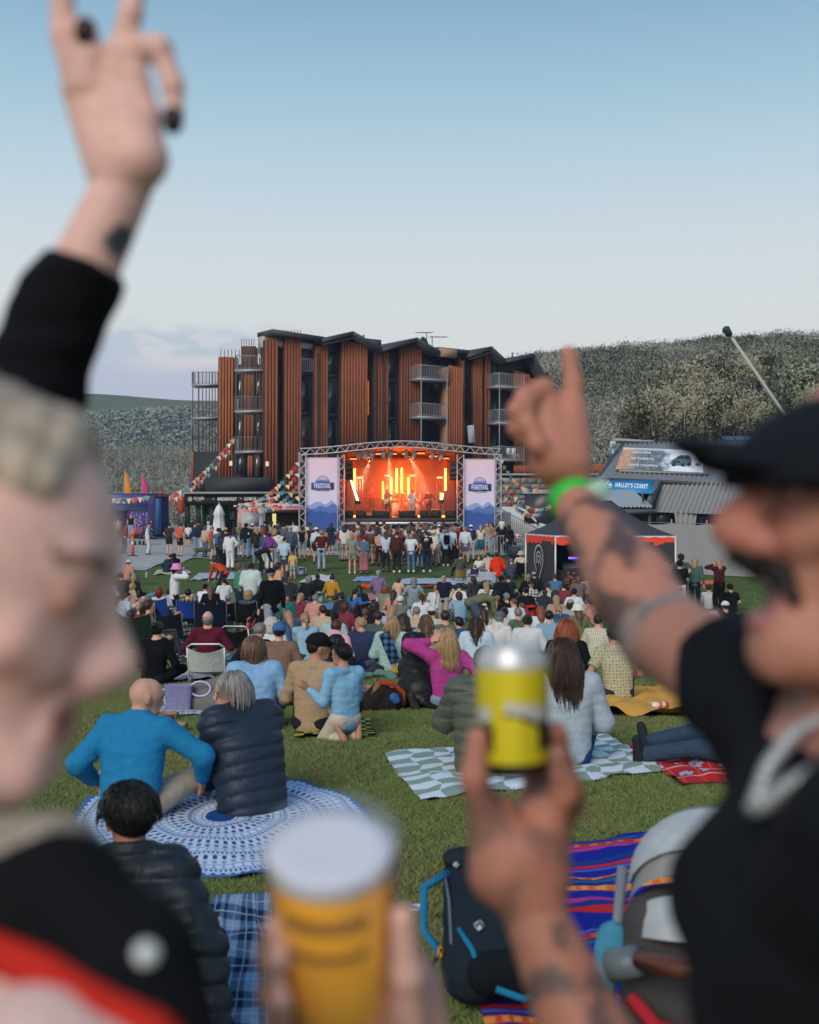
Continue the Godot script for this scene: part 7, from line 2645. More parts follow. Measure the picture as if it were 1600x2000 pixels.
func dog(label:String,pos:Vector3,yaw:float,c:Color,s:float,cell:float,sit:=false)->void:
	var t:=thing("dog",label,"dog",pos,deg_to_rad(yaw))
	t.scale=Vector3.ONE*s
	var L:=[]
	if sit:
		L=[[Vector3(0,0.2,0.18),Vector3(0,0.42,-0.02),0.20,0.17],[Vector3(0,0.42,-0.02),Vector3(0,0.56,-0.08),0.16,0.11],[Vector3(0,0.68,-0.12),Vector3(0,0.70,-0.10),0.12,0.11],[Vector3(0,0.66,-0.18),Vector3(0,0.62,-0.32),0.07,0.05]]
		for x in[-0.1,0.1]:
			L.append([Vector3(x,0.42,-0.12),Vector3(x,0.04,-0.18),0.07,0.045])
			L.append([Vector3(x*1.3,0.18,0.12),Vector3(x*1.5,0.06,-0.08),0.12,0.06])
			L.append([Vector3(x,0.74,-0.08),Vector3(x*1.3,0.60,-0.06),0.05,0.035,Vector3(1,0,0),1.6])
		L.append([Vector3(0,0.1,0.34),Vector3(0.15,0.06,0.55),0.05,0.03])
	else:
		L=[[Vector3(0,0.55,-0.25),Vector3(0,0.56,0.3),0.17,0.13],[Vector3(0,0.58,-0.3),Vector3(0,0.55,-0.5),0.12,0.09],[Vector3(0,0.52,-0.55),Vector3(0,0.42,-0.72),0.09,0.05],[Vector3(0,0.6,0.4),Vector3(0,0.75,0.6),0.04,0.02]]
		for x in[-0.1,0.1]:
			L.append([Vector3(x,0.5,-0.28),Vector3(x,0.28,-0.24),0.08,0.05])
			L.append([Vector3(x,0.28,-0.24),Vector3(x,0.03,-0.27),0.045,0.04])
			L.append([Vector3(x,0.5,0.28),Vector3(x,0.36,0.18),0.10,0.06])
			L.append([Vector3(x,0.36,0.18),Vector3(x,0.24,0.36),0.055,0.04])
			L.append([Vector3(x,0.24,0.36),Vector3(x,0.03,0.32),0.038,0.036])
			L.append([Vector3(x,0.58,-0.5),Vector3(x*1.3,0.46,-0.5),0.045,0.03])
	put("body",blob(L,cell/s,0.07,0.012 if sit else 0.0),hair_mat(c),t)
const SEATED:="""325|1119|-30|cross lean=0.4 top=3c4d66/long/stripe bot=2c3340 hair=brown/short|person in navy and white jacket huddled on a mat at the back left
343|1119|25|knees lean=0.35 top=17181b/hood bot=1c1d22 hair=black/short hat=191a1d/beanie|person in black hood huddled beside the navy and white jacket
247|1137|-20|cross top=c08a72/short bot=6a6a70 hair=lightbrown/short hat=d8dce0/cap|person in a white cap at the far left of the lawn
236|1168|10|cross top=41343a/long bot=333338 hair=brown/bun|woman in plum brown top with pinned hair at the left
258|1172|-15|cross top=1c1f26/long bot=2a2c34 hair=blonde/bob|blonde in black jumper right beside the plum brown top
214|1180|30|cross top=c4ced6/long bot=8d98a4 hair=grey/short|person in white shirt at the left margin behind the blurred face
236|1216|-40|cross lean=0.3 top=a9bcc8/long bot=55606e hair=black/short hy=-0.6|dark-haired man in pale blue shirt leaning at the left
262|1196|-60|chair pel=0,0.26,0 top=b59a86/short bot=d2b8b0 hair=blonde/bob s=0.9|blonde person in a low blue chair at the left
281|1186|-95|cross lean=0.75 top=4f97a8/short bot=6a6f78 hair=ginger/short|person in bright teal tee bent forward at the left
288|1232|0|knees lean=0.05 wL=-0.34,0.05,0.2 wR=0.34,0.05,0.2 top=17191c/long bot=27303c hair=grey/short hat=6f6660/beanie|person in black jacket and grey beanie propped on both arms
313|1226|-10|chair pel=0,0.30,0 top=c4bcc6/short bot=5c5f6a hair=red/bob|red-haired person in a blue camp chair
368|1234|5|chair pel=0,0.33,0 top=9a8472/short/plaid bot=44484f hair=black/short|man in checked shirt in a bright blue camp chair
394|1193|-25|cross lean=0.3 top=d5d8db/long bot=6a6f78 hair=black/bun|woman in white leaning toward the black jumper
411|1199|10|cross top=141518/long bot=1d1e22 hair=lightbrown/long|long-haired person in black jumper on a pink mat
440|1180|30|cross top=d0d2d4/short bot=26282c hair=black/short|person in white trousers crouched behind the green top
432|1172|-30|cross top=1e2024/long bot=2a2c30 hair=black/short hat=1b1c1f/cap|person in black cap sitting below the orange jacket
565|1177|-5|cross top=2b333c/hood bot=22252b hair=lightbrown/buzz|man in dark grey hoodie with rows of white lettering on the back
599|1174|-15|cross lean=0.3 top=1d1f24/long bot=6a3038 hair=grey/curly|grey-haired woman in black leaning over a red bag
620|1170|0|cross top=232a30/hood bot=24272c hair=black/short|man in charcoal hoodie right of the grey-haired woman
646|1172|-20|cross top=b8842c/long bot=3d4148 hair=brown/topknot w=0.95|person in mustard yellow jumper with a topknot
445|1228|10|chair pel=0,0.26,0 top=2f6fa0/short/stripe bot=3b404a hair=lightbrown/short hat=77828c/cap s=0.85|child in blue striped tee and grey cap in a black chair
486|1236|0|chair pel=0,0.30,0 top=39566a/long bot=33363c hair=blonde/curly|person with curly blond hair in a low black chair
510|1246|40|chair pel=0,0.26,0 top=1d2024/long bot=c06060 hair=black/short hp=0.6 s=0.9|person in black crouched right of the curly blond head
690|1208|-35|cross lean=0.1 top=2c6aa8/long bot=2b2f38 hair=black/short wR=0.55,0.5,-0.05|man in royal blue jumper with an arm round his neighbour
705|1198|20|cross lean=0.2 top=26262b/long bot=26262b hair=black/long|person in black hugged by the man in royal blue
722|1208|-95|out lean=-0.75 hp=-0.5 top=4f2820/long bot=8396a2/short hair=black/short wL=-0.3,0.1,0.5 skin=1|man in brown jacket lying back with bare legs and shorts
748|1200|-30|cross top=6d7460/vest bot=3a3d35 hair=ginger/curly|ginger curly-haired person in olive vest
781|1230|-5|cross w=1.12 top=5f635e/vest bot=1a1b1f hair=grey/short hat=c4ccd4/beanie|broad person in grey and black vest with a pale hood
825|1222|5|cross top=cfd6dc/short bot=77828c hair=auburn/tail|woman in white tee with a low reddish ponytail
739|1162|0|cross top=7b6a92/long bot=4b5060 hair=blonde/tail hat=8c96b0/cap|person in lilac top and cap sitting near the back
778|1164|-10|cross top=c9a896/short bot=888888 hair=auburn/bob s=0.75|auburn-haired child near the back
808|1190|5|chair pel=0,0.26,0 top=8c9ba6/short bot=555b63 hair=grey/long|grey-haired woman in a floral deck chair
893|1192|-20|cross lean=0.3 top=cdd5db/short bot=1d2026 hair=black/short hp=0.3|person in white tee and black shorts behind the printed-tee boy
898|1132|20|chair pel=0,0.34,0 lean=-0.2 top=55574f/long bot=2c2f33 hair=auburn/short|man in olive reclining in a gold-backed deck chair
936|1116|170|cross top=e0e0de/short bot=1d2026/mini hair=blonde/tail s=0.75|small child in white tee and black pinafore facing us
956|1118|20|cross lean=0.15 w=1.1 top=c2b6a4/short bot=6d7178 hair=brown/short|person in cream shirt sitting before the red jacket
1005|1108|0|chair pel=0,0.4,0 top=22303f/puffer bot=2a2c33 hair=black/short|person in dark blue padded jacket in a chair by the marquee
998|1132|-10|cross top=3d4c5c/long bot=33373d hair=grey/buzz|grey cropped head in blue-grey top by the camp chairs
1017|1130|10|chair pel=0,0.34,0 top=cfc6b4/short bot=3b3e44 hair=grey/short hat=b9b2a2/bucket|person in cream with a sun hat in a big black camp chair
993|1172|-5|cross top=232b3c/short bot=2b2f36 hair=black/buzz|person in navy tee with a round white print on the back
976|1176|-30|cross top=191b20/hood bot=1f2126 hair=black/short hat=16181b/beanie|person in black hood left of the round-print navy tee
930|1176|40|cross top=33363e/long bot=40444c hair=brown/bob|person half hidden behind the broad-leaved plant
1031|1170|-15|cross top=1a1b1f/long bot=26282e hair=blonde/tail|blonde in black top near the marquee leg
1046|1160|15|cross top=28292d/long bot=2b2d33 hair=brown/short hat=9aa0a4/cap s=0.9|person in grey cap turned right near the marquee leg
1037|1190|-10|cross top=c7c3c0/short/plaid bot=39404c hair=grey/short hat=2e3b3c/cap|man in pale checked shirt and dark green cap
1072|1192|5|cross top=c3c7bb/short/floral bot=6f8fae hair=brown/buzz|man in a pale leaf-print shirt
1086|1170|10|cross top=4f7290/long bot=33373f hair=auburn/short|person in blue jumper behind the leaf-print shirt
1119|1158|15|cross top=b9a478/short bot=44484d hair=brown/short hat=5d6672/cap|person in grey-blue cap right of the marquee front
1131|1175|0|cross top=6e5f60/short bot=2d4a66/long/stripe hair=lightbrown/bob|woman in mauve top with blue striped skirt
1147|1172|-5|cross top=c4bfb6/long bot=3b3b3e hair=brown/short|person in cream partly behind the tattooed forearm
1121|1208|-10|cross top=ccd2d5/short bot=3b3f48 hair=black/short hat=22282c/cap|man in white tee and black cap before the striped skirt
1026|1204|-20|cross top=17181b/long bot=25272b hair=black/bun|woman in black with pinned black hair by the red cooler
1080|1214|-50|knees lean=0.1 top=1e2228/puffer bot=b08a78 hair=brown/curly hy=0.6|curly-haired man in profile wearing a black padded jacket
1088|1226|0|cross top=b18e7c/long bot=6a5e58 hair=blonde/long|woman with very long blond hair in tan top
992|1222|10|cross lean=0.15 top=17181b/short bot=9fb2c2 hair=grey/short hat=777a7c/beanie|person in grey beanie and black tee
1008|1236|15|cross top=cdd9e0/short bot=8c5a40/short hair=lightbrown/buzz hy=0.5|man with shaved head in pale tee turned to the child in maroon
1030|1232|40|cross lean=0.3 top=7a4450/long bot=55585f hair=lightbrown/short s=0.85 wL=-0.4,0.5,-0.2|child in dusty maroon leaning on the shaved head's shoulder
1058|1262|5|cross top=c9d8e2/loose bot=8a99a6 hair=ginger/long|woman with long ginger hair in loose white
1112|1236|-20|cross top=9c9a94/long bot=444a52 hair=brown/bob hat=9a968a/cap s=0.95|person in grey cap left of the white sun hat
1133|1258|10|cross top=6f6f4f/long bot=3f4550 hair=lightbrown/long hat=d8dacb/bucket|person in white sun hat and olive top
984|1268|-10|cross top=aeb4b8/short bot=3a3f48 hair=brown/bun|brown head in front of the shaved-headed man
1032|1300|0|cross top=c9ced0/loose bot=4b5058 hair=brown/bun|woman with a silver clip in her dark hair above the can
1073|1282|-5|cross top=7fa0b4/short bot=3a4654 hair=black/short|person with short black hair left of the auburn waves
970|1290|-30|cross top=cfcfcc/hood bot=4a4f57 hair=grey/short hat=5f6674/cap|man in grey cap with a white hood
930|1312|-5|cross top=b9cdd8/loose bot=66747f hair=brown/long strands=160|woman with straight brown hair in white beside the fuchsia fleece
1165|1298|-25|cross top=dcdcd4/long/geo bot=40444a hair=brown/short|person in pale dotted shirt behind the patterned-shirt man
650|1282|-15|cross top=9db8b8/short bot=8a9aa4 hair=black/tail|woman in mint tee with low dark bun
646|1318|-20|cross lean=0.3 top=d7a3b2/hood bot=3f4450 hair=auburn/short|person in pink hoodie with auburn hair behind the boy
706|1308|-15|cross lean=0.3 tw=0.3 hy=0.9 top=323a58/long bot=4f6a86 hair=blonde/short w=1.05 det=1|fair-haired man in navy jacket glancing left
712|1252|-5|cross top=1d2126/short bot=33373e hair=lightbrown/tail s=0.85|girl in black tee with white back print and ponytail
733|1248|10|cross top=23252a/long bot=3a3c44 hair=brown/curly|dark curly head behind the olive jacket
738|1284|0|cross top=4d5a52/long bot=3d4248 hair=brown/short|man with short brown hair in grey-green jacket
791|1296|15|cross top=3f6186/long bot=2f3f58 hair=brown/wavy|woman in blue denim jacket with reddish brown hair
834|1302|5|cross top=c2b4a2/long/floral bot=50565e hair=lightbrown/long strands=160|woman in cream patterned jacket with very long fair hair
842|1268|-10|cross top=bcb3a8/long bot=50555c hair=brown/short hat=cdc7c0/cap|person in white cap behind the cream patterned jacket
297|1292|-75|chair pel=0,0.34,0 top=b4a99c/long bot=33373f hair=brown/tail det=1 hy=0.2|woman with brown ponytail in profile wearing a blue backpack
352|1264|30|cross top=8fa7ac/short/plaid bot=3f4a58 hair=blonde/curly s=0.85|fair-haired child in a checked shirt beside the black chair
301|1338|-10|cross lean=0.12 top=101114/long bot=1b1c20 hair=black/bun|person in black with dark pinned hair in front of the green chair
407|1324|0|chair pel=0,0.24,0 top=5c1c30/long bot=3a3c44 hair=grey/fringe|balding man in burgundy in a white beach chair
489|1330|-25|cross lean=0.35 top=1d222a/long bot=2a2e36 hair=grey/short|grey-haired person in navy jumper leaning left
545|1346|5|cross w=1.08 top=a5826d/long/wool bot=55606c hair=brown/short hat=3f6a9c/backcap|person in speckled brown wool jumper and blue cap
527|1318|-5|cross top=c9d2d6/short bot=6a7078 hair=white/curly|white-haired person left of the blue cap
655|1372|0|cross top=20242a/long bot=2a2e36 hair=black/curly s=0.9|dark curly head between the tan shirt and the boy
1385|1196|-15|cross lean=-0.1 top=bcc0c4/long bot=33415e hair=brown/short|person in pale grey sitting left of the burgundy jumper
1430|1196|10|cross top=15171a/short bot=1f2126 hair=black/short hat=17191c/cap|person in black tee with a white ring print on the back
1421|1248|5|cross top=1f2c3c/short bot=2b2f36 hair=brown/short hat=cfd5e2/cap|person in lilac white cap and navy top
1392|1290|-20|cross top=9aa49c/long bot=55595f hair=white/curly strands=140|person with white curly hair at the right behind the blurred chin"""
const UPRIGHT:="""341|1230|-70|stand f=0.92 wL=-0.1,1.55,-0.25 wR=0.12,1.5,-0.22 eL=-1,-0.6,0 eR=1,-0.6,0 top=d6d9db/loose bot=1c1d22/short hair=black/bob hat=e28cc0/bucket hem=0.14|woman in pink hat and white hoodie drinking, black shorts
465|1216|-60|stand f=0.95 wL=-0.1,1.08,-0.22 wR=0.1,1.1,-0.2 top=3f8a70/none bot=26384e hair=lightbrown/bob|woman in green sleeveless top and dark jeans with folded arms
490|1218|0|stand wL=-0.12,1.2,-0.22 wR=0.12,1.2,-0.22 top=c3cfcf/loose bot=1f2a3a/skirt hair=brown/bun w=1.15|woman wrapped in a pale towel over a long navy dress
534|1212|-55|stand lean=0.2 wL=-0.14,1.05,-0.3 wR=0.16,1.05,-0.28 top=cf9f86/long bot=b08c90 hair=brown/bob|person in peach jumper with a mauve vest leaning forward
532|1266|25|stride top=121316/long bot=8796a2/short hair=grey/buzz hat=18191c/cap w=1.05|man in black jumper and grey shorts striding left
562|1258|178|stand s=0.64 top=2f7a7c/long bot=2f7a7c/short hair=lightbrown/short det=1 hp=0.2|small boy in a teal tracksuit top facing us
437|1168|60|bend lean=0.9 top=c0492a/long bot=2b2e35 hair=brown/short|person in orange jacket bending over a rug
506|1122|-75|bend top=22262c/long bot=20242b hair=black/short|person in dark jacket bending down behind the blue rug
868|1226|150|stand s=0.84 wL=-0.28,0.95,-0.14 eL=-1,0,0.2 top=1c2434/short bot=a09a90 hair=brown/short det=1 hem=0.14 hy=0.4|boy in navy tee with a big white drawing on the front
925|1254|-75|bend lean=1.25 hp=-0.2 top=6b6e52/long bot=4f5b6e/short hair=black/short hat=1d2530/cap skin=1|man in olive jumper and blue shorts bending over a rug
972|1168|15|stand s=0.94 lean=0.12 wL=-0.16,1.0,-0.25 wR=0.2,1.0,-0.2 top=e03a20/hood bot=9db0c2 hair=black/short|person in a vivid orange-red jacket and pale jeans
1043|1130|-10|stand s=0.66 wL=-0.2,0.95,-0.2 top=2f93c4/hood bot=c4a890/short hair=brown/short|small child in a bright blue hooded top by the marquee wall
1298|1192|-40|stand top=b0504a/short bot=55585f hair=brown/short hat=2f363c/cap det=1 wR=0.1,1.1,-0.25|bearded man in dark cap behind the tattooed forearm
1330|1198|165|stand s=1.08 tw=0.1 hp=0.35 wL=-0.14,1.12,-0.42 wR=0.2,1.25,-0.40 eL=-1,-0.4,0 eR=1,-0.4,0 top=6f7580/short/stripe bot=3a3f48 hair=brown/short hat=23282d/cap det=1|man in narrow striped shirt and cap hugging the person in black
1328|1204|-10|stand s=0.98 hunch=0.2 wL=-0.1,1.25,-0.3 wR=0.1,1.25,-0.3 top=17191c/short bot=ccd4da hair=black/short hat=14171a/beanie|person in black tee and black helmet-like cap being hugged
1357|1196|-15|stand f=0.95 top=4d6a66/long bot=1f2a3c hair=blonde/long|woman in grey-green jumper with long blond hair
1405|1198|15|stand f=0.95 wL=-0.06,1.5,-0.22 wR=0.1,1.48,-0.22 eL=-1,-0.5,0 eR=1,-0.5,0 top=4a1c26/long bot=121317 hair=blonde/long baggy|woman in burgundy jumper and wide black trousers raising a phone"""
const EXTRA:=[[420,1262,"behind the empty navy-draped chair"],[455,1196,"just left of the green top"],[480,1170,"behind the pale towel"],[556,1160,"behind the rows of white lettering"],[585,1215,"on the dark red checked rug"],[612,1222,"at the houndstooth rug's far edge"],[600,1292,"behind the mint tee"],[628,1262,"left of the mint tee's rug"],[668,1216,"left of the royal blue jumper"],[672,1252,"by the teal and white striped rug"],[766,1206,"between the green vest and the grey vest"],[760,1262,"behind the denim jacket"],[812,1262,"right of the denim jacket"],[850,1196,"left of the printed-tee boy"],[872,1290,"behind the fuchsia fleece's head"],[905,1300,"right behind the fuchsia fleece"],[900,1216,"right of the printed-tee boy's legs"],[948,1262,"behind the brown hair in white"],[950,1192,"behind the bending olive jumper"],[1015,1268,"right of the shaved-headed man"],[1096,1254,"below the very long blond hair"],[1062,1204,"left of the curly-haired man"],[1100,1190,"right of the leaf-print shirt"],[1155,1230,"right of the white sun hat"],[1160,1196,"by the tattooed forearm, near the marquee"],[570,1270,"right of the teal-clad boy"],[380,1224,"right of the checked shirt's chair"],[270,1250,"left behind the brown ponytail"],[252,1276,"left of the ponytail woman's chair"],[330,1206,"in front of the pink hat"]]
func sitters()->void:
	for s in SEATED.split("\n"):
		var q:=row_of(s)
		var d:=reach(float(q[1]))
		figure(q[4],spot(float(q[0]),d),float(q[2]),q[3],"people sitting on the lawn",clampf(0.0021*d,0.02,0.045))
	for s in UPRIGHT.split("\n"):
		var q:=row_of(s)
		var d:=reach(float(q[1]))
		figure(q[4],spot(float(q[0]),d),float(q[2]),q[3],"people standing on the lawn",0.034)
	var r:=RandomNumberGenerator.new()
	r.seed=12
	var tops:=[["c9ced2/short","white tee"],["2c3440/hood","dark hoodie"],["8fb0c4/short","pale blue tee"],["5f6a58/long","sage jumper"],["7a3540/long","wine jumper"],["b9a58c/long","oatmeal jumper"],["30466e/puffer","navy jacket"],["c28a80/short","salmon tee"]]
	var hairs:=[["brown/long","long brown"],["brown/short","short brown"],["blonde/long","long blond"],["black/short","short black"],["grey/short","short grey"],["auburn/bob","auburn bobbed"],["blonde/tail","blond tied"]]
	var k:=0
	for q in EXTRA:
		var t:Array=tops[(k*3+k/8)%8]
		var h:Array=hairs[(k*2+1)%7]
		var ps:String=["cross lean=0.2","knees","cross hy=0.5","side","cross lean=0.05 hy=-0.4"][k%5]
		figure("%s-haired person in %s sitting %s"%[h[1],t[1],q[2]],person_at(q[0],q[1]),r.randf_range(-35,35),"%s top=%s bot=%s hair=%s s=%.2f"%[ps,t[0],["333a46","4f6a88","26282c"][k%3],h[0],r.randf_range(0.92,1.05)],"people sitting on the lawn",0.036,"x%d"%(k%5))
		k+=1
	near_people()
func near_people()->void:
	var g:="people sitting nearest on the lawn"
	figure("bald man in teal blue half-zip jumper sitting on the mandala rug",spot(252,7.45),-8,"cross lean=0.2 tw=-0.12 hy=-0.75 hp=0.12 w=1.2 wR=0.36,0.2,-0.30 wL=-0.3,0.2,-0.2 eR=1,0,0.3 top=2279a8/collar bot=b8ab98 hair=grey/bald skin=0 s=1.04 det=1",g,0.017)
	figure("grey-haired woman in navy quilted jacket turned left on the mandala rug",spot(492,7.75),32,"knees lean=0.22 tw=0.2 hy=1.05 hp=0.05 w=1.45 wL=-0.02,0.34,-0.42 wR=0.06,0.34,-0.42 top=1f2b3a/puffer bot=2f5674 hair=grey/bob s=1.05 det=1 strands=700 shoe=bare",g,0.016)
	figure("dark-haired child in black quilted hooded jacket with back to us, nearest on the lawn",spot(254,4.25),12,"cross lean=0.16 hy=0.35 w=1.0 sw=0.14 WR=0.33,0.10,0.12 eR=1,0.1,0.6 WL=-0.25,0.2,-0.3 top=18202a/puffer bot=26303e hair=black/short s=1.05 det=1 strands=900 skin=2",g,0.0125)
	figure("man in tan shirt, black cap and glasses sitting beside the boy",spot(610,11.3),-18,"cross lean=0.1 hy=-0.8 w=1.05 top=a58e70/long bot=24272d hair=black/buzz hat=14171a/cap skin=1 s=1.05 det=1",g,0.020)
	figure("boy in light blue shirt kneeling with a hand on the man's back",spot(674,10.75),40,"kneel s=0.86 lean=0.02 hy=0.25 WL=-0.33,0.46,-0.02 eL=-0.2,-1,0.3 hL=-0.75,0.6,-0.1 nL=0.2,0.3,0.9 curl=0.15 top=7fb0d0/long bot=c2b8a6 hair=black/short skin=1 det=1 strands=500 shoe=bare",g,0.018)
	figure("woman with highlighted hair in pale blue shirt behind the quilted jacket",spot(500,11.4),15,"cross lean=0.16 top=86aed6/loose bot=6a665c hair=lightbrown/bob s=1.03 strands=600",g,0.022)
	figure("woman in fuchsia fleece with long fair hair, hand to her ear",spot(872,13.4),18,"side aL=-0.38,0.06,0.06 aR=-0.30,0.06,-0.28 wL=-0.14,0.74,-0.10 eL=-1,-0.25,-0.35 hL=0.5,0.6,0.2 wR=0.3,0.3,-0.12 top=a83f86/fleece bot=7d95a8/short hair=blonde/long s=1.02 det=1 strands=900",g,0.020)
	figure("woman in mint jumper with a blue check scarf down her back",spot(765,18.6),-5,"cross w=1.12 lean=0.1 top=9dbdb8/loose bot=6d8794 hair=blonde/long s=1.0 strands=300",g,0.024)
	figure("woman with long dark brown hair in pale grey jumper and jeans on the checked rug",spot(1104,9.4),8,"cross lean=0.06 w=1.02 top=a3b1bb/loose bot=274a78 hair=brown/long s=1.14 det=1 strands=1100 hem=0.0",g,0.018)
	figure("person in olive green quilted jacket on the checked rug, behind the can",spot(945,9.1),-12,"knees lean=0.12 w=1.2 top=4c5246/puffer bot=1e2a33 hair=brown/short s=1.1 wL=-0.2,0.36,-0.4",g,0.018)
	figure("woman with long wavy auburn hair in black top",spot(1106,15.6),-10,"cross top=17191d/long bot=2b2f36 hair=ginger/wavy s=1.06 strands=600",g,0.022)
	figure("man in patterned shirt with a grey shoulder strap beside the yellow rug",spot(1208,14.4),12,"cross lean=0.16 w=1.1 wL=-0.4,0.12,-0.2 top=c8c4b2/short/geo bot=33363e hair=brown/short s=1.04 det=1 skin=1",g,0.022)
	figure("person stretched out in dark jeans and striped black trainers on the red rug",spot(1478,9.3),78,"out lean=-0.7 aL=-0.12,0.09,-0.84 aR=0.20,0.12,-0.80 top=2a3038/long bot=33465a hair=brown/short shoe=1d2024 s=1.06 wL=-0.4,0.05,0.4 wR=0.4,0.05,0.4",g,0.016)
func rug_mat(key:String,tex:Texture2D)->StandardMaterial3D:
	if not mats.has("rug"+key):
		var m:=StandardMaterial3D.new()
		m.albedo_texture=tex
		m.roughness=0.95
		m.metallic_specular=0.15
		mats["rug"+key]=m
	return mats["rug"+key]
func rug(label:String,px:Array,m:Material,rough:=0.02,round:=false,rep:=Vector2.ONE,cat:="rug")->MeshInstance3D:
	var c:=[]
	var flat:=[]
	for p in px:
		var w:=person_at(p[0],p[1])
		c.append(w)
		flat.append(Vector2(w.x,w.z))
	if round:
		var ctr:=Vector2.ZERO
		for f in flat:ctr+=f/4.0
		var ex:Vector2=(flat[1]+flat[2]-flat[0]-flat[3])/4.0
		var ez:Vector2=(flat[2]+flat[3]-flat[0]-flat[1])/4.0
		var poly:=[]
		for k in 20:poly.append(ctr+ex*cos(TAU*k/20)+ez*sin(TAU*k/20))
		cover_mark(poly)
	else:cover_mark(flat)
	var o:=spot((px[0][0]+px[2][0])*0.5,-(c[0].z+c[2].z)*0.5)
	var st:=st_new()
	st.set_smooth_group(0)
	var n:=26
	var f:=func(u:float,v:float)->Vector3:
		var a:Vector3=c[0].lerp(c[1],u).lerp(c[3].lerp(c[2],u),v)
		if round:
			var x:=u*2-1
			var y:=v*2-1
			var k:=Vector2(x*sqrt(1-y*y/2),y*sqrt(1-x*x/2))*0.5+Vector2(0.5,0.5)
			a=c[0].lerp(c[1],k.x).lerp(c[3].lerp(c[2],k.x),k.y)
		else:
			a+=Vector3(nz.get_noise_2d(u*30+o.x*50,v*4),0,nz.get_noise_2d(v*30,u*4+o.z*60))*0.05
		var wob:=maxf(0.0,nz.get_noise_3d(a.x*22,a.z*22,o.x*9)+0.25)*rough+maxf(0.0,nz2.get_noise_2d(a.x*2.1+7,a.z*2.1))*rough*1.4
		return Vector3(a.x,ground(a.x,a.z)+0.016+wob,a.z)-o
	for i in n:
		for j in n:
			var q:=[]
			for d in[[0,0],[1,0],[1,1],[0,1]]:q.append(Vector2((i+d[0])/float(n),(j+d[1])/float(n)))
			for k in[0,2,1,0,3,2]:
				var uv:Vector2=q[k]
				if round:
					var x:=uv.x*2-1
					var y:=uv.y*2-1
					st.set_uv(Vector2(x*sqrt(1-y*y/2),y*sqrt(1-x*x/2))*0.5+Vector2(0.5,0.5))
				else:st.set_uv(uv*rep)
				st.add_vertex(f.call(uv.x,uv.y))
	st.index()
	st.generate_normals()
	var r:=put("picnic_rug",st.commit(),m)
	r.position=o
	tag(r,label,cat,"picnic rugs on the lawn")
	return r
func mandala()->Texture2D:
	var n:=640
	var im:=Image.create(n,n,false,Image.FORMAT_RGB8)
	var white:=Color8(200,208,218)
	var blues:=[Color8(34,74,142),Color8(66,110,168),Color8(120,152,196),Color8(24,52,118)]
	for y in n:
		for x in n:
			var p:=Vector2(x-n/2.0,y-n/2.0)/(n/2.0)
			var r:=p.length()
			var a:=atan2(p.y,p.x)
			var c:=white
			if r<0.10:
				c=blues[0]
			else:
				var ring:=int(r*17.0)
				var fr:=fposmod(r*17.0,1.0)
				var k:=10+ring*6
				var s:=fposmod(a/TAU*k+(ring%2)*0.5,1.0)
				var d:=absf(s-0.5)*2.0
				match ring%4:
					0:if d<0.45+0.3*sin(fr*PI)-0.25 and fr>0.15 and fr<0.85:c=blues[ring%2]
					1:if d+absf(fr-0.5)*2.0<0.8:c=blues[(ring+1)%3]
					2:if fr<0.18 or fr>0.9 or d<0.22:c=blues[2]
					3:if(d-0.5)*(d-0.5)*4+(fr-0.5)*(fr-0.5)*4<0.45:c=blues[(ring/4)%2]
				if fr<0.07:c=blues[1].lerp(white,0.3)
			if r>0.965:c=blues[1]
			im.set_pixel(x,y,c)
	return img_tex(im)
func checks(a:Color,b:Color,n:int,wob:=0.0)->Texture2D:
	var im:=Image.create(256,256,false,Image.FORMAT_RGB8)
	for y in 256:
		for x in 256:
			var u:=int((x+wob*sin(y*0.10))*n/256.0)
			var v:=int((y+wob*sin(x*0.13))*n/256.0)
			im.set_pixel(x,y,a if(u+v)%2==0 else b)
	return img_tex(im)
func tartan(base:Color,dark:Color,line:Color,n:int)->Texture2D:
	var im:=Image.create(256,256,false,Image.FORMAT_RGB8)
	var s:=256/n
	for y in 256:
		for x in 256:
			var a:=(x%s)*2<s
			var b:=(y%s)*2<s
			var c:=base.lerp(dark,(0.5 if a else 0.0)+(0.5 if b else 0.0))
			if(x%s)in[s/4,s/4+1,3*s/4]or(y%s)in[s/4,s/4+1,3*s/4]:c=c.lerp(line,0.75)
			im.set_pixel(x,y,c)
	return img_tex(im)
func woven_stripes()->Texture2D:
	var im:=Image.create(256,512,false,Image.FORMAT_RGB8)
	var base:=Color8(28,40,140)
	im.fill(base)
	var y:=6
	var r:=RandomNumberGenerator.new()
	r.seed=6
	var cols:=[Color8(206,84,52),Color8(86,92,176),Color8(196,44,48),Color8(30,60,120),Color8(176,60,128),Color8(214,104,50),Color8(44,96,112)]
	var k:=0
	while y<500:
		var h:=r.randi_range(6,15)
		im.fill_rect(Rect2i(0,y,256,h),cols[k%7])
		if k%7 in[0,5]:
			for x in range(0,256,14):im.fill_rect(Rect2i(x,y+2,8,h-3),Color8(190,44,36)if k%2 else Color8(228,150,70))
		y+=h+(r.randi_range(22,46)if k%3==2 else r.randi_range(3,9))
		k+=1
	return img_tex(im)
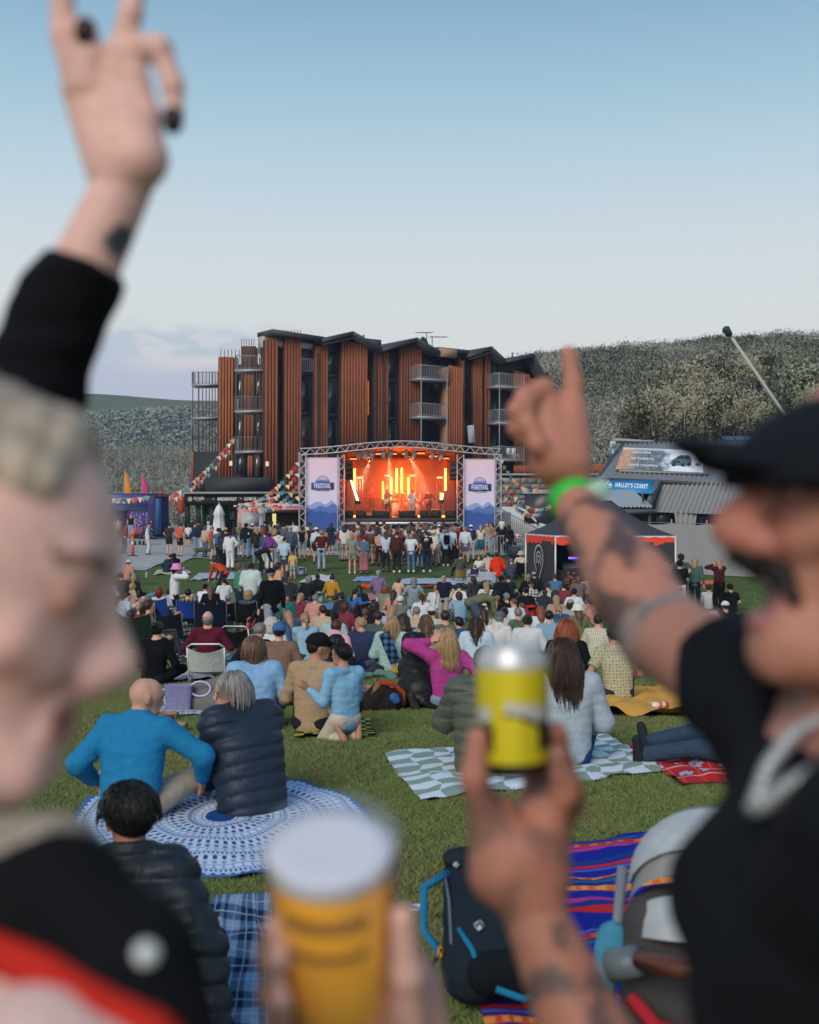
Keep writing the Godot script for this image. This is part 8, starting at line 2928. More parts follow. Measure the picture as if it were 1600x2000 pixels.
func flower_rug()->Texture2D:
	var im:=Image.create(256,256,false,Image.FORMAT_RGB8)
	im.fill(Color8(176,44,46))
	for k in 5:
		im.fill_rect(Rect2i(0,k*52+20,256,3),Color8(214,160,160))
		im.fill_rect(Rect2i(k*52+20,0,3,256),Color8(190,90,92))
	for gy in 5:
		for gx in 5:
			var c:=Vector2(gx*52+44+(gy%2)*8,gy*52+42)
			for j in 6:
				var p:=c+Vector2.from_angle(j*TAU/6)*9
				im.fill_rect(Rect2i(int(p.x)-5,int(p.y)-5,10,10),Color8(150,168,196))
			im.fill_rect(Rect2i(int(c.x)-4,int(c.y)-4,8,8),Color8(196,70,66))
	return img_tex(im)
func chair(label:String,px:float,py:float,yaw:float,c:Color,s:=1.0,style:=0,empty:=false)->Node3D:
	var t:=thing("camp_chair",label,"chair",person_at(px,py),deg_to_rad(yaw),"folding chairs on the lawn")
	t.scale=Vector3.ONE*s
	var tube_m:=mat(lin(0.05,0.05,0.055),0.4,0.5)if style!=1 else mat(lin(0.55,0.56,0.57),0.35,0.4)
	var bt:=0.86 if style==0 else 0.58
	var sh:=0.36 if style==0 else 0.2
	var st:=st_new()
	st.set_smooth_group(0)
	var n:=8
	for j in n:
		for i in n:
			var q:=[]
			for d in[[0,0],[1,0],[1,1],[0,1]]:
				var u:float=(i+d[0])/float(n)
				var v:float=(j+d[1])/float(n)
				var sg:=4*u*(1-u)
				q.append(Vector3((u-0.5)*0.52,lerpf(sh+0.02,bt-0.07*sg*v,v),0.16+v*0.12+0.07*sg))
			quad(st,q[0],q[1],q[2],q[3])
	st.generate_normals()
	put("backrest",st.commit(),cloth(c),t)
	put("seat",box_mesh(Vector3(0,sh,-0.08),Vector3(0.5,0.03,0.46)),cloth(c.darkened(0.15)),t)
	for sx in[-1,1]:
		put("post",tube([Vector3(0.26*sx,0.0,0.10),Vector3(0.26*sx,sh,0.15),Vector3(0.265*sx,bt,0.29)],0.013,0.013,6),tube_m,t)
		put("leg",tube([Vector3(0.26*sx,0.0,-0.3),Vector3(0.26*sx,sh,0.12)],0.012,0.012,6),tube_m,t)
		put("leg",tube([Vector3(0.26*sx,0.0,0.2),Vector3(0.26*sx,sh,-0.3)],0.012,0.012,6),tube_m,t)
		if style<2:put("armrest",tube([Vector3(0.28*sx,sh+0.22,-0.28),Vector3(0.28*sx,sh+0.24,0.2)],0.02,0.02,6),tube_m,t)
	if style==1:put("top_rail",tube([Vector3(-0.265,bt,0.29),Vector3(-0.2,bt+0.05,0.3),Vector3(0.2,bt+0.05,0.3),Vector3(0.265,bt,0.29)],0.016,0.016,6),tube_m,t)
	return t
func heap(called:String,label:String,category:String,px:float,py:float,w:float,h:float,c:Color,sd:int,key:="")->void:
	var r:=RandomNumberGenerator.new()
	r.seed=sd
	var L:=[]
	for k in 6:
		var a:=Vector3(r.randf_range(-w,w)*0.5,h*r.randf_range(0.2,0.55),r.randf_range(-0.2,0.2))
		L.append([a,a+Vector3(r.randf_range(-w,w)*0.4,-h*0.1,r.randf_range(-0.15,0.15)),h*r.randf_range(0.25,0.45),h*0.2])
	var o:=put(called,blob(L,0.04,0.05,0.012),cloth(c,key))
	o.position=person_at(px,py)
	tag(o,label,category,"clothes and bags left on the rugs")
func picnic()->void:
	rug("round blue and white mandala rug under the teal and navy pair",[[70,1722],[760,1722],[690,1520],[190,1520]],rug_mat("mandala",mandala()),0.028,true)
	rug("sage and white checked rug under the grey jumper",[[822,1570],[1305,1510],[1185,1432],[752,1482]],rug_mat("sage",checks(Color8(206,216,222),Color8(134,154,142),12,3.0)),0.04)
	rug("red flowered rug with dark edge beside the striped trainers",[[1330,1538],[1520,1534],[1420,1446],[1216,1462]],rug_mat("flower",flower_rug()),0.04)
	var ws:=woven_stripes()
	rug("blue woven blanket with red and orange stripes under the rucksack",[[938,2030],[1560,2000],[1400,1628],[862,1672]],rug_mat("woven",ws),0.045)
	rug("navy and white tartan rug beside the child in the black jacket",[[300,2060],[640,2060],[556,1764],[420,1752]],rug_mat("tartan",tartan(Color8(128,152,178),Color8(20,44,74),Color8(196,206,216),5)),0.03)
	rug("crumpled golden yellow blanket behind the trainers",[[1150,1400],[1400,1404],[1385,1342],[1195,1352]],mat(Color8(206,150,62),0.9),0.10)
	rug("yellow and black gingham mat under the kneeling boy",[[572,1444],[735,1442],[722,1412],[572,1414]],rug_mat("ging",checks(Color8(176,172,70),Color8(30,32,30),10)),0.02)
	rug("white patterned rug under the lilac handbag",[[290,1404],[474,1398],[484,1364],[310,1362]],rug_mat("white",tartan(Color8(196,200,204),Color8(150,158,168),Color8(90,96,110),9)),0.02)
	var lot:=[["pale lilac rug at the back behind the green top",[[372,1134],[505,1130],[492,1118],[392,1120]],Color8(176,180,198)],["blue rug beside the bending dark jacket",[[468,1124],[520,1124],[516,1114],[472,1114]],Color8(96,128,160)],["white rug behind the mustard jumper",[[584,1140],[655,1136],[648,1124],[604,1126]],Color8(206,200,196)],["small blue and white towel on open grass near the back",[[688,1137],[740,1135],[734,1127],[695,1129]],Color8(134,164,200)],["long pale rug behind the boy in the printed tee",[[770,1142],[930,1144],[910,1130],[792,1131]],Color8(168,182,196)],["white and blue rug around the pink-hatted woman",[[318,1216],[420,1200],[408,1174],[322,1182]],Color8(150,178,190)],["pale blue rug in front of the pink-hatted woman",[[350,1188],[412,1186],[405,1172],[356,1174]],Color8(128,174,190)],["pink mat under the black jumper with long hair",[[388,1206],[446,1202],[438,1192],[392,1194]],Color8(180,142,134)],["light rug with clothes in the middle left of the lawn",[[608,1196],[668,1190],[652,1178],[612,1182]],Color8(92,140,160)],["white rug under the white tee with the reddish ponytail",[[806,1232],[862,1224],[850,1206],[806,1212]],Color8(186,194,200)],["pale rug left of the printed-tee boy",[[826,1194],[900,1192],[890,1176],[830,1178]],Color8(190,192,206)],["teal rug behind the white beach chair",[[340,1296],[384,1296],[380,1276],[345,1278]],Color8(70,130,150)],["pink and white rug in front of the black pinned hair",[[330,1334],[420,1330],[412,1312],[338,1316]],Color8(196,176,180)],["teal patterned rug right of the white beach chair",[[425,1296],[462,1294],[458,1278],[426,1280]],Color8(60,120,140)],["pink rug near the person in lilac",[[712,1176],[770,1172],[756,1158],[716,1160]],Color8(180,130,132)],["pale rug in front of the orange-red jacket",[[905,1138],[975,1134],[962,1112],[912,1114]],Color8(196,192,192)],["white rug under the patterned-shirt man's neighbour",[[1146,1304],[1200,1302],[1190,1282],[1148,1284]],Color8(190,194,196)],["pale blue mat at the far left beside the bottle",[[232,1150],[266,1148],[262,1142],[236,1143]],Color8(110,160,160)],["cream mat under the huddled pair at the back left",[[300,1124],[375,1122],[368,1114],[306,1116]],Color8(190,180,160)]]
	for q in lot:rug(q[0],q[1],cloth(q[2]),0.05)
	rug("dark red checked rug in the middle left of the lawn",[[548,1212],[650,1204],[636,1188],[552,1194]],rug_mat("redt",tartan(Color8(150,60,70),Color8(40,22,34),Color8(190,130,130),6)),0.06)
	rug("black and white houndstooth rug behind the teal-clad boy",[[572,1240],[656,1232],[640,1216],[576,1222]],rug_mat("bw",checks(Color8(176,178,184),Color8(58,64,82),12)),0.05)
	rug("teal and white striped rug in the centre of the lawn",[[636,1234],[712,1228],[704,1210],[648,1214]],rug_mat("sage2",tartan(Color8(180,196,200),Color8(88,120,128),Color8(210,214,216),5)),0.05)
	rug("orange and purple blanket behind the open backpack",[[700,1378],[800,1372],[796,1342],[704,1346]],rug_mat("mex",tartan(Color8(190,130,90),Color8(90,80,120),Color8(200,160,120),4)),0.04)
	chair("bright royal blue camp chair holding the man in the checked shirt",368,1236,5,Color8(28,62,150))
	chair("second royal blue camp chair, left, under the red hair",314,1230,-10,Color8(34,66,146))
	chair("black camp chair with a sagging top under the striped-tee child",446,1240,8,Color8(20,21,24))
	chair("black camp chair with a sagging top under the curly blond head",485,1242,-4,Color8(24,23,25))
	chair("empty black camp chair with pale lettering beside the checked child",340,1282,-12,Color8(26,29,34)).set_meta("label","empty black camp chair beside the fair-haired child in checks")
	chair("dark green camp chair at the left behind the blurred nose",284,1318,-20,Color8(28,44,38),1.15)
	chair("empty camp chair hung with a navy jacket",413,1272,6,Color8(24,32,46),1.2)
	chair("silver-framed folding chair with a black back",467,1282,-8,Color8(22,23,26),0.95,1)
	chair("white-framed low beach chair under the balding man in burgundy",407,1338,2,Color8(186,192,190),0.95,1)
	chair("gold-backed reclining deck chair",896,1136,20,Color8(150,124,62),0.9,2)
	chair("small purple folding chair by the deck chair",924,1128,25,Color8(72,66,120),0.7,2)
	chair("pale floral deck chair under the grey-haired woman",808,1196,5,Color8(150,166,180),0.9,2)
	chair("big round black camp chair beside the marquee wall",1017,1136,10,Color8(22,23,25),0.95)
	chair("blue padded-jacket person's camp chair near the marquee",1004,1116,0,Color8(30,40,52),0.9)
	chair("low blue chair at the left in front of the white shirts",262,1202,-60,Color8(40,92,122),0.8,2)
	chair("navy camp chair edge behind the cream patterned jacket",884,1272,30,Color8(26,38,74),0.8,2)
	var pl:=thing("leafy_plant","strappy green garden plant growing among the rugs","plant",person_at(944,1170))
	var r:=RandomNumberGenerator.new()
	r.seed=4
	for k in 46:
		var a:=r.randf()*TAU
		var l:=r.randf_range(0.45,0.85)
		var d:=Vector3(cos(a),0,sin(a))
		var st:=st_new()
		var prev:=[]
		for s in 6:
			var u:=s/5.0
			var c:=d*(0.08+l*u)+Vector3(0,0.75*sin(u*2.2)*l+0.02,0)
			var w:=Vector3(-d.z,0,d.x)*0.05*sin(PI*clampf(u*0.9+0.1,0,1))
			if prev.size():
				quad(st,prev[0],prev[1],c+w,c-w)
			prev=[c-w,c+w]
		put("leaf",done(st),mat(lin(0.10,0.17,0.09)*r.randf_range(0.7,1.5),0.6),pl)
	heap("folded_jacket","orange-red jacket dropped near the lilac top","jacket",722,1150,0.5,0.28,Color8(196,70,50),1)
	heap("clothes_pile","heap of dark and red clothes behind the printed-tee boy","clothes",862,1150,0.8,0.26,Color8(110,62,56),2)
	heap("clothes_pile","dark pile of bags left of the strappy plant","clothes",905,1150,0.6,0.3,Color8(48,52,70),3)
	heap("blanket_heap","golden yellow scarf heaped beside the mint jumper","blanket",792,1322,0.45,0.22,Color8(178,140,58),4)
	heap("blanket_heap","teal and green patterned cloth heaped under the mint jumper","blanket",735,1326,0.6,0.16,Color8(92,130,120),5)
	heap("folded_jacket","black and grey bundle left of the mint jumper","jacket",712,1318,0.4,0.24,Color8(52,54,62),6)
	heap("clothes_pile","blue and teal cloth heap behind the mustard jumper's rug","clothes",602,1184,0.7,0.24,Color8(52,110,150),7)
	heap("clothes_pile","pink and grey bundle left of the green top","clothes",380,1170,0.7,0.22,Color8(190,160,160),8)
	heap("clothes_pile","black and white clothes left of the pink-hatted woman","clothes",322,1172,0.7,0.24,Color8(120,124,132),9)
	heap("clothes_pile","black hat and brown things on the rug behind the boy","clothes",642,1206,0.5,0.26,Color8(34,28,28),10)
	heap("sports_bag","red and white sports bag behind the bending man","bag",918,1172,0.5,0.3,Color8(176,48,40),11)
	heap("red_bundle","red cloth at the foot of the marquee's side wall","cloth",1062,1136,0.9,0.28,Color8(190,40,28),12)
	var props:=[["cool_box","bright red cool box among the seated crowd at right",1038,1212,Vector3(0.36,0.42,0.34),Color8(196,30,28)],["floral_tote","white and green floral tote bag by the charcoal hoodie",627,1180,Vector3(0.36,0.4,0.14),Color8(120,150,124)],["striped_bag","blue and white striped bag beside the child in yellow",590,1124,Vector3(0.36,0.34,0.24),Color8(150,160,178)],["wooden_box","pale wooden box lid on the white patterned rug",320,1408,Vector3(0.28,0.06,0.2),Color8(160,122,88)],["wooden_box","pale wooden tray at the corner beside the bald man",328,1432,Vector3(0.34,0.07,0.24),Color8(170,134,104)],["napkin","square white napkin lying on bare grass beside the beer",816,1782,Vector3(0.075,0.012,0.07),Color8(206,206,212)],["cool_bag","blue cool bag beside the striped one",575,1122,Vector3(0.3,0.2,0.2),Color8(90,150,180)]]
	for q in props:
		var p:=person_at(q[2],q[3])
		var o:=put(q[0],round_box(Vector3(0,q[4].y/2,0),q[4],q[4].y*0.12),mat(q[5],0.8))
		o.position=p+Vector3(0,0.02,0)
		tag(o,q[1],q[0].get_slice("_",1)if "_" in q[0]else q[0])
	var hb:=thing("handbag","lilac woven handbag with a round white handle","bag",person_at(349,1392),0.1)
	var bd:=st_new()
	bd.set_smooth_group(0)
	var pr:=[]
	for q in[[0.125,0.0],[0.132,0.02],[0.150,0.29],[0.156,0.30],[0.150,0.31],[0.13,0.30],[0.12,0.05]]:
		var rg:=[]
		for k in 28:
			var a:=TAU*k/28
			rg.append(Vector3(signf(cos(a))*pow(absf(cos(a)),0.35)*q[0],q[1],signf(sin(a))*pow(absf(sin(a)),0.35)*q[0]*0.5))
		if pr.size():
			for k in 28:quad(bd,pr[(k+1)%28],pr[k],rg[k],rg[(k+1)%28])
		pr=rg
	bd.generate_normals()
	put("body",bd.commit(),cloth(Color8(172,172,218),"wool"),hb)
	for q in[[0.235,0.26],[-0.155,0.18]]:
		var ring:=[]
		for k in 25:ring.append(Vector3(q[0]+cos(TAU*k/24)*(0.11 if q[0]>0 else 0.04),q[1]+sin(TAU*k/24)*0.08,0.02))
		put("handle",tube(ring,0.011,0.011,6),mat(Color8(190,184,222),0.5),hb)
	var bb:=put("bean_bag",blob([[Vector3(-0.25,0.14,0),Vector3(0.35,0.22,-0.1),0.16,0.26],[Vector3(-0.3,0.1,0.05),Vector3(0.1,0.12,0.1),0.13,0.18]],0.035,0.06,0.01),cloth(Color8(112,112,106)))
	bb.position=person_at(428,1388)
	tag(bb,"slumped grey bean bag behind the lilac handbag","bean bag")
	var bp:=thing("backpack","brown and black open backpack with orange lining, right of the boy","backpack",person_at(744,1388),0.5)
	put("body",blob([[Vector3(-0.14,0.10,0),Vector3(-0.02,0.22,0),0.11,0.10],[Vector3(0.05,0.14,0),Vector3(0.14,0.12,0.05),0.13,0.12],[Vector3(-0.2,0.06,0.05),Vector3(0.12,0.06,0.1),0.06,0.06]],0.02,0.03,0.008),cloth(Color8(44,38,34)),bp)
	put("lining",tube([Vector3(-0.05,0.32,0.04),Vector3(0.1,0.30,0.10),Vector3(0.22,0.20,0.13),Vector3(0.22,0.07,0.14)],0.03,0.025,8),cloth(Color8(160,66,40)),bp)
	put("flap",blob([[Vector3(-0.24,0.08,0.02),Vector3(-0.06,0.28,0.02),0.05,0.06,Vector3(0.7,-0.7,0),2.0]],0.02,0.02),cloth(Color8(132,96,70)),bp)
	put("blue_pouch",blob([[Vector3(0.08,0.16,0.16),Vector3(0.1,0.13,0.17),0.055,0.05]],0.02,0.02),cloth(Color8(54,104,160)),bp)
	var bo:=thing("drink_bottle","white plastic bottle with a red cap lying on the yellow blanket","bottle",person_at(1288,1393,0.09),0.35)
	var bm:=put("bottle",lathe([[0.0,-0.09],[0.034,-0.09],[0.036,-0.03],[0.033,0.0],[0.036,0.04],[0.028,0.07],[0.0,0.07]],16),mat(Color8(214,200,200),0.3),bo)
	bm.rotation.z=-PI/2
	var cp:=put("cap",lathe([[0.0,0.07],[0.030,0.07],[0.03,0.10],[0.0,0.10]],16),mat(Color8(200,30,30),0.4),bo)
	cp.rotation.z=-PI/2
	put("label",rod_mesh(Vector3(-0.03,0,0),Vector3(0.02,0,0),0.037,0.037,16),mat(Color8(196,120,90),0.5),bo)
	for q in[[265,1134,"clear water bottle standing on the back left grass"],[286,1128,"small bottle near the huddled pair's mat"],[1140,1352,"clear tumbler on the grass by the patterned shirt"]]:
		var o:=put("bottle",lathe([[0.0,0.0],[0.04,0.0],[0.04,0.17],[0.015,0.23],[0.015,0.26],[0.0,0.26]],12),glass(Color(0.8,0.88,0.9),0.35))
		o.position=person_at(q[0],q[1])
		tag(o,q[2],"bottle")
	dog("shaggy black dog sitting in front of the fuchsia fleece",person_at(812,1380),10,Color8(26,25,25),1.05,0.028,true)
	var sp:=spot(758,18.6)
	var sc:=thing("scarf","blue check scarf with pale fringe hanging down the mint jumper","scarf",sp)
	var sst:=st_new()
	sst.set_smooth_group(0)
	var pv:=[]
	for k in 9:
		var u:=k/8.0
		var c:=Vector3(lerpf(-0.06,0.13,u),lerpf(0.66,0.18,u),0.20+0.07*sin(u*PI))
		var w:=Vector3(0.085-0.01*u,0.03,0)
		if pv.size():quad(sst,c-w,c+w,pv[1],pv[0])
		pv=[c-w,c+w]
	sst.generate_normals()
	put("cloth",sst.commit(),cloth(Color8(70,100,140),"plaid"),sc)
	var fr:=st_new()
	for k in 7:rod(fr,Vector3(0.05+k*0.026,0.19+(k-3)*0.006,0.21),Vector3(0.06+k*0.024,0.09,0.22),0.006,0.004,4)
	put("fringe",done(fr),cloth(Color8(190,186,170)),sc)
	pack_and_pram()
	tufts()
func pack_and_pram()->void:
	var o:=spot(962,4.75,0.04)
	var t:=thing("rucksack","dark hiking rucksack with bright blue straps on the woven blanket","backpack",o,0.15)
	t.scale=Vector3.ONE*1.12
	var navy:=cloth(Color8(30,40,50))
	var blue:=cloth(Color8(32,116,156))
	put("body",blob([[Vector3(-0.10,0.10,0.16),Vector3(-0.07,0.34,-0.16),0.11,0.075],[Vector3(0.08,0.10,0.16),Vector3(0.06,0.34,-0.16),0.11,0.075],[Vector3(0,0.16,0.1),Vector3(0,0.3,-0.1),0.15,0.12]],0.016,0.05,0.006),navy,t)
	put("front_pocket",blob([[Vector3(-0.07,0.13,0.26),Vector3(0.08,0.13,0.26),0.075,0.075,Vector3(0,0,1),1.4]],0.014,0.03,0.004),cloth(Color8(22,28,34)),t)
	put("lid",blob([[Vector3(-0.10,0.40,-0.14),Vector3(0.08,0.41,-0.16),0.055,0.055,Vector3(0,1,0),1.5]],0.014,0.02,0.004),cloth(Color8(36,44,52)),t)
	put("strap",tube([Vector3(-0.14,0.36,-0.1),Vector3(-0.24,0.33,-0.04),Vector3(-0.25,0.2,0.02),Vector3(-0.2,0.14,0.1)],0.016,0.016,6),blue,t)
	put("strap",tube([Vector3(-0.06,0.10,0.32),Vector3(0.03,0.07,0.34),Vector3(0.12,0.09,0.32)],0.013,0.013,6),blue,t)
	put("strap",tube([Vector3(-0.15,0.24,0.14),Vector3(-0.12,0.2,0.22),Vector3(-0.11,0.17,0.28)],0.010,0.010,6),blue,t)
	put("strap",tube([Vector3(-0.22,0.13,0.1),Vector3(-0.26,0.08,0.14),Vector3(-0.28,0.02,0.22)],0.008,0.006,5),cloth(Color8(18,20,22)),t)
	put("zip_line",tube([Vector3(-0.155,0.36,-0.1),Vector3(-0.16,0.3,0.02),Vector3(-0.175,0.2,0.14),Vector3(-0.16,0.13,0.22)],0.006,0.006,5),mat(Color8(90,98,108)),t)
	put("buckle",round_box(Vector3(0.05,0.20,0.275),Vector3(0.05,0.02,0.015),0.004),mat(Color8(170,174,176),0.4),t)
	put("tag",round_box(Vector3(-0.09,0.27,0.2),Vector3(0.03,0.03,0.01),0.003,Basis(Vector3.BACK,0.6)),mat(Color8(180,182,182),0.5),t)
	put("pull_tab",round_box(Vector3(-0.205,0.15,0.1),Vector3(0.02,0.04,0.02),0.005),mat(Color8(214,140,40),0.5),t)
	put("carabiner",round_box(Vector3(-0.12,0.40,-0.06),Vector3(0.02,0.02,0.02),0.006),mat(Color8(190,192,194),0.4),t)
	var lg:=put("lettering",words("deuter",0.032,0.004),mat(Color8(180,182,184),0.6),t)
	lg.transform=Transform3D(Basis(Vector3.RIGHT,-0.75),Vector3(0.05,0.385,0.085))
	var em:=put("emblem",poly_prism(PackedVector2Array([Vector2(-0.02,0.02),Vector2(0.018,0.022),Vector2(0.022,0),Vector2(0.0,-0.03),Vector2(-0.02,-0.008)]),0,0.004),mat(Color8(176,180,184),0.6),t)
	em.transform=Transform3D(Basis(Vector3.RIGHT,-0.55),Vector3(0.06,0.345,0.125))
	var p:=spot(1352,3.35)
	var g:=thing("pushchair","pale grey pushchair with a folded ribbed hood and brown grip","pushchair",p,-0.25)
	var grey:=cloth(Color8(150,150,148))
	var pale:=cloth(Color8(178,184,186))
	var hood:=func(c:Vector3,r:Vector3,a0:float,a1:float,m:Material,called:String)->void:
		var st:=st_new()
		st.set_smooth_group(0)
		var n:=20
		for i in n:
			for j in 10:
				var q:=[]
				for d in[[0,0],[1,0],[1,1],[0,1]]:
					var u:float=(i+d[0])/float(n)*PI
					var v:float=lerpf(a0,a1,(j+d[1])/10.0)
					var k:=sin(u)
					q.append(c+Vector3(-cos(u)*r.x,pow(k,0.6)*sin(v)*r.y,pow(k,0.6)*cos(v)*r.z))
				quad(st,q[0],q[1],q[2],q[3])
		st.generate_normals()
		put(called,st.commit(),m,g)
	hood.call(Vector3(0.06,0.71,-0.05),Vector3(0.235,0.345,0.34),0.75,2.5,grey,"hood")
	hood.call(Vector3(0.06,0.71,-0.05),Vector3(0.245,0.36,0.355),0.95,1.45,pale,"hood_band")
	hood.call(Vector3(0.06,0.70,-0.02),Vector3(0.225,0.25,0.32),0.35,0.85,pale,"hood_rim")
	put("seat_shell",blob([[Vector3(-0.06,0.74,0.08),Vector3(-0.07,0.36,0.16),0.13,0.12],[Vector3(0.17,0.74,0.08),Vector3(0.18,0.36,0.16),0.14,0.12],[Vector3(0.05,0.70,0.12),Vector3(0.05,0.36,0.2),0.12,0.12]],0.025,0.05),cloth(Color8(74,72,72)),g)
	put("frame",tube([Vector3(-0.2,0.86,-0.1),Vector3(-0.22,0.55,0.05),Vector3(-0.23,0.2,0.25)],0.016,0.016,7),mat(Color8(150,154,156),0.35,0.5),g)
	put("frame",tube([Vector3(0.30,0.86,-0.1),Vector3(0.30,0.55,0.05),Vector3(0.31,0.2,0.25)],0.016,0.016,7),mat(Color8(150,154,156),0.35,0.5),g)
	put("grip_bar",tube([Vector3(-0.13,0.74,0.30),Vector3(-0.02,0.75,0.37),Vector3(0.12,0.765,0.38),Vector3(0.26,0.775,0.32)],0.026,0.026,10),mat(Color8(92,52,40),0.35),g)
	put("joint",rod_mesh(Vector3(-0.2,0.70,0.26),Vector3(-0.13,0.735,0.29),0.045,0.04,14),mat(Color8(96,104,110),0.4),g)
	put("red_strap",tube([Vector3(-0.15,0.63,0.28),Vector3(-0.08,0.58,0.33),Vector3(0.0,0.57,0.33)],0.022,0.022,7),cloth(Color8(176,44,52)),g)
	for x in[-0.24,0.32]:
		for z in[-0.3,0.34]:
			var w:=node("wheel",g)
			put("tyre",rod_mesh(Vector3(x-0.025,0.13,z),Vector3(x+0.025,0.13,z),0.13,0.13,18),mat(Color(0.1,0.1,0.1)),w)
			put("rim",rod_mesh(Vector3(x-0.03,0.13,z),Vector3(x+0.03,0.13,z),0.07,0.07,14),mat(Color8(120,122,124),0.4,0.4),w)
	put("blue_cloth",blob([[Vector3(-0.21,0.72,0.1),Vector3(-0.24,0.58,0.16),0.05,0.035,Vector3(0,0,1),1.6]],0.02,0.03,0.006),cloth(Color8(70,140,168)),g)
func ink_noise(sd:int,f:float)->FastNoiseLite:
	var n:=FastNoiseLite.new()
	n.seed=sd
	n.frequency=f
	n.fractal_octaves=3
	return n
func mates()->void:
	woman()
	man()
func head_caps(hc:Vector3,H:Basis)->Array:
	var J:={"H":H,"hc":hc}
	var L:=[]
	for q in[[Vector3(0,0.024,0.014),Vector3(0,0.030,-0.014),0.092,0.087,1.17],[Vector3(0,0.0,-0.036),Vector3(0,-0.066,-0.050),0.064,0.043,1.05]]:
		L.append([hc+H*q[0],hc+H*q[1],q[2],q[3],H.x,q[4]])
	for q in[[Vector3(0,0.020,-0.094),Vector3(0,-0.018,-0.112),0.009,0.0125],[Vector3(0,-0.020,-0.110),Vector3(0,-0.025,-0.105),0.0125,0.012],[Vector3(-0.013,-0.028,-0.101),Vector3(0.013,-0.028,-0.101),0.011,0.011],[Vector3(-0.034,0.036,-0.082),Vector3(0.034,0.036,-0.082),0.014,0.014],[Vector3(-0.018,-0.0885,-0.074),Vector3(0.018,-0.0885,-0.074),0.019,0.019],[Vector3(-0.05,-0.01,-0.062),Vector3(-0.035,-0.02,-0.078),0.018,0.015],[Vector3(0.05,-0.01,-0.062),Vector3(0.035,-0.02,-0.078),0.018,0.015],[Vector3(-0.056,-0.06,-0.01),Vector3(-0.03,-0.095,-0.055),0.02,0.018],[Vector3(0.056,-0.06,-0.01),Vector3(0.03,-0.095,-0.055),0.02,0.018]]:
		L.append([hc+H*q[0],hc+H*q[1],q[2],q[3]])
	for s in[-1,1]:L.append([hc+H*Vector3(0.079*s,0.008,0.012),hc+H*Vector3(0.075*s,-0.028,0.004),0.019,0.012,H.x,2.0])
	return L
func eyes(hc:Vector3,H:Basis,o:Node3D,iris:Color,shut:=false)->void:
	for s in[-1,1]:
		var e:=node("eye",o,hc+H*Vector3(0.033*s,0.014,-0.080))
		var m:=SphereMesh.new()
		m.radius=0.0125
		m.height=0.025
		put("eyeball",m,mat(Color(0.82,0.79,0.76),0.2),e)
		var ir:=SphereMesh.new()
		ir.radius=0.0062
		ir.height=0.0124
		put("iris",ir,mat(iris,0.15),e).position=H*Vector3(0,0,-0.0078)
		put("upper_lid",blob([[H*Vector3(-0.014,0.004,-0.006),H*Vector3(0.014,0.004,-0.006),0.0095,0.0095]],0.003,0.004),mat(Color(0.62,0.45,0.40),0.55),e)
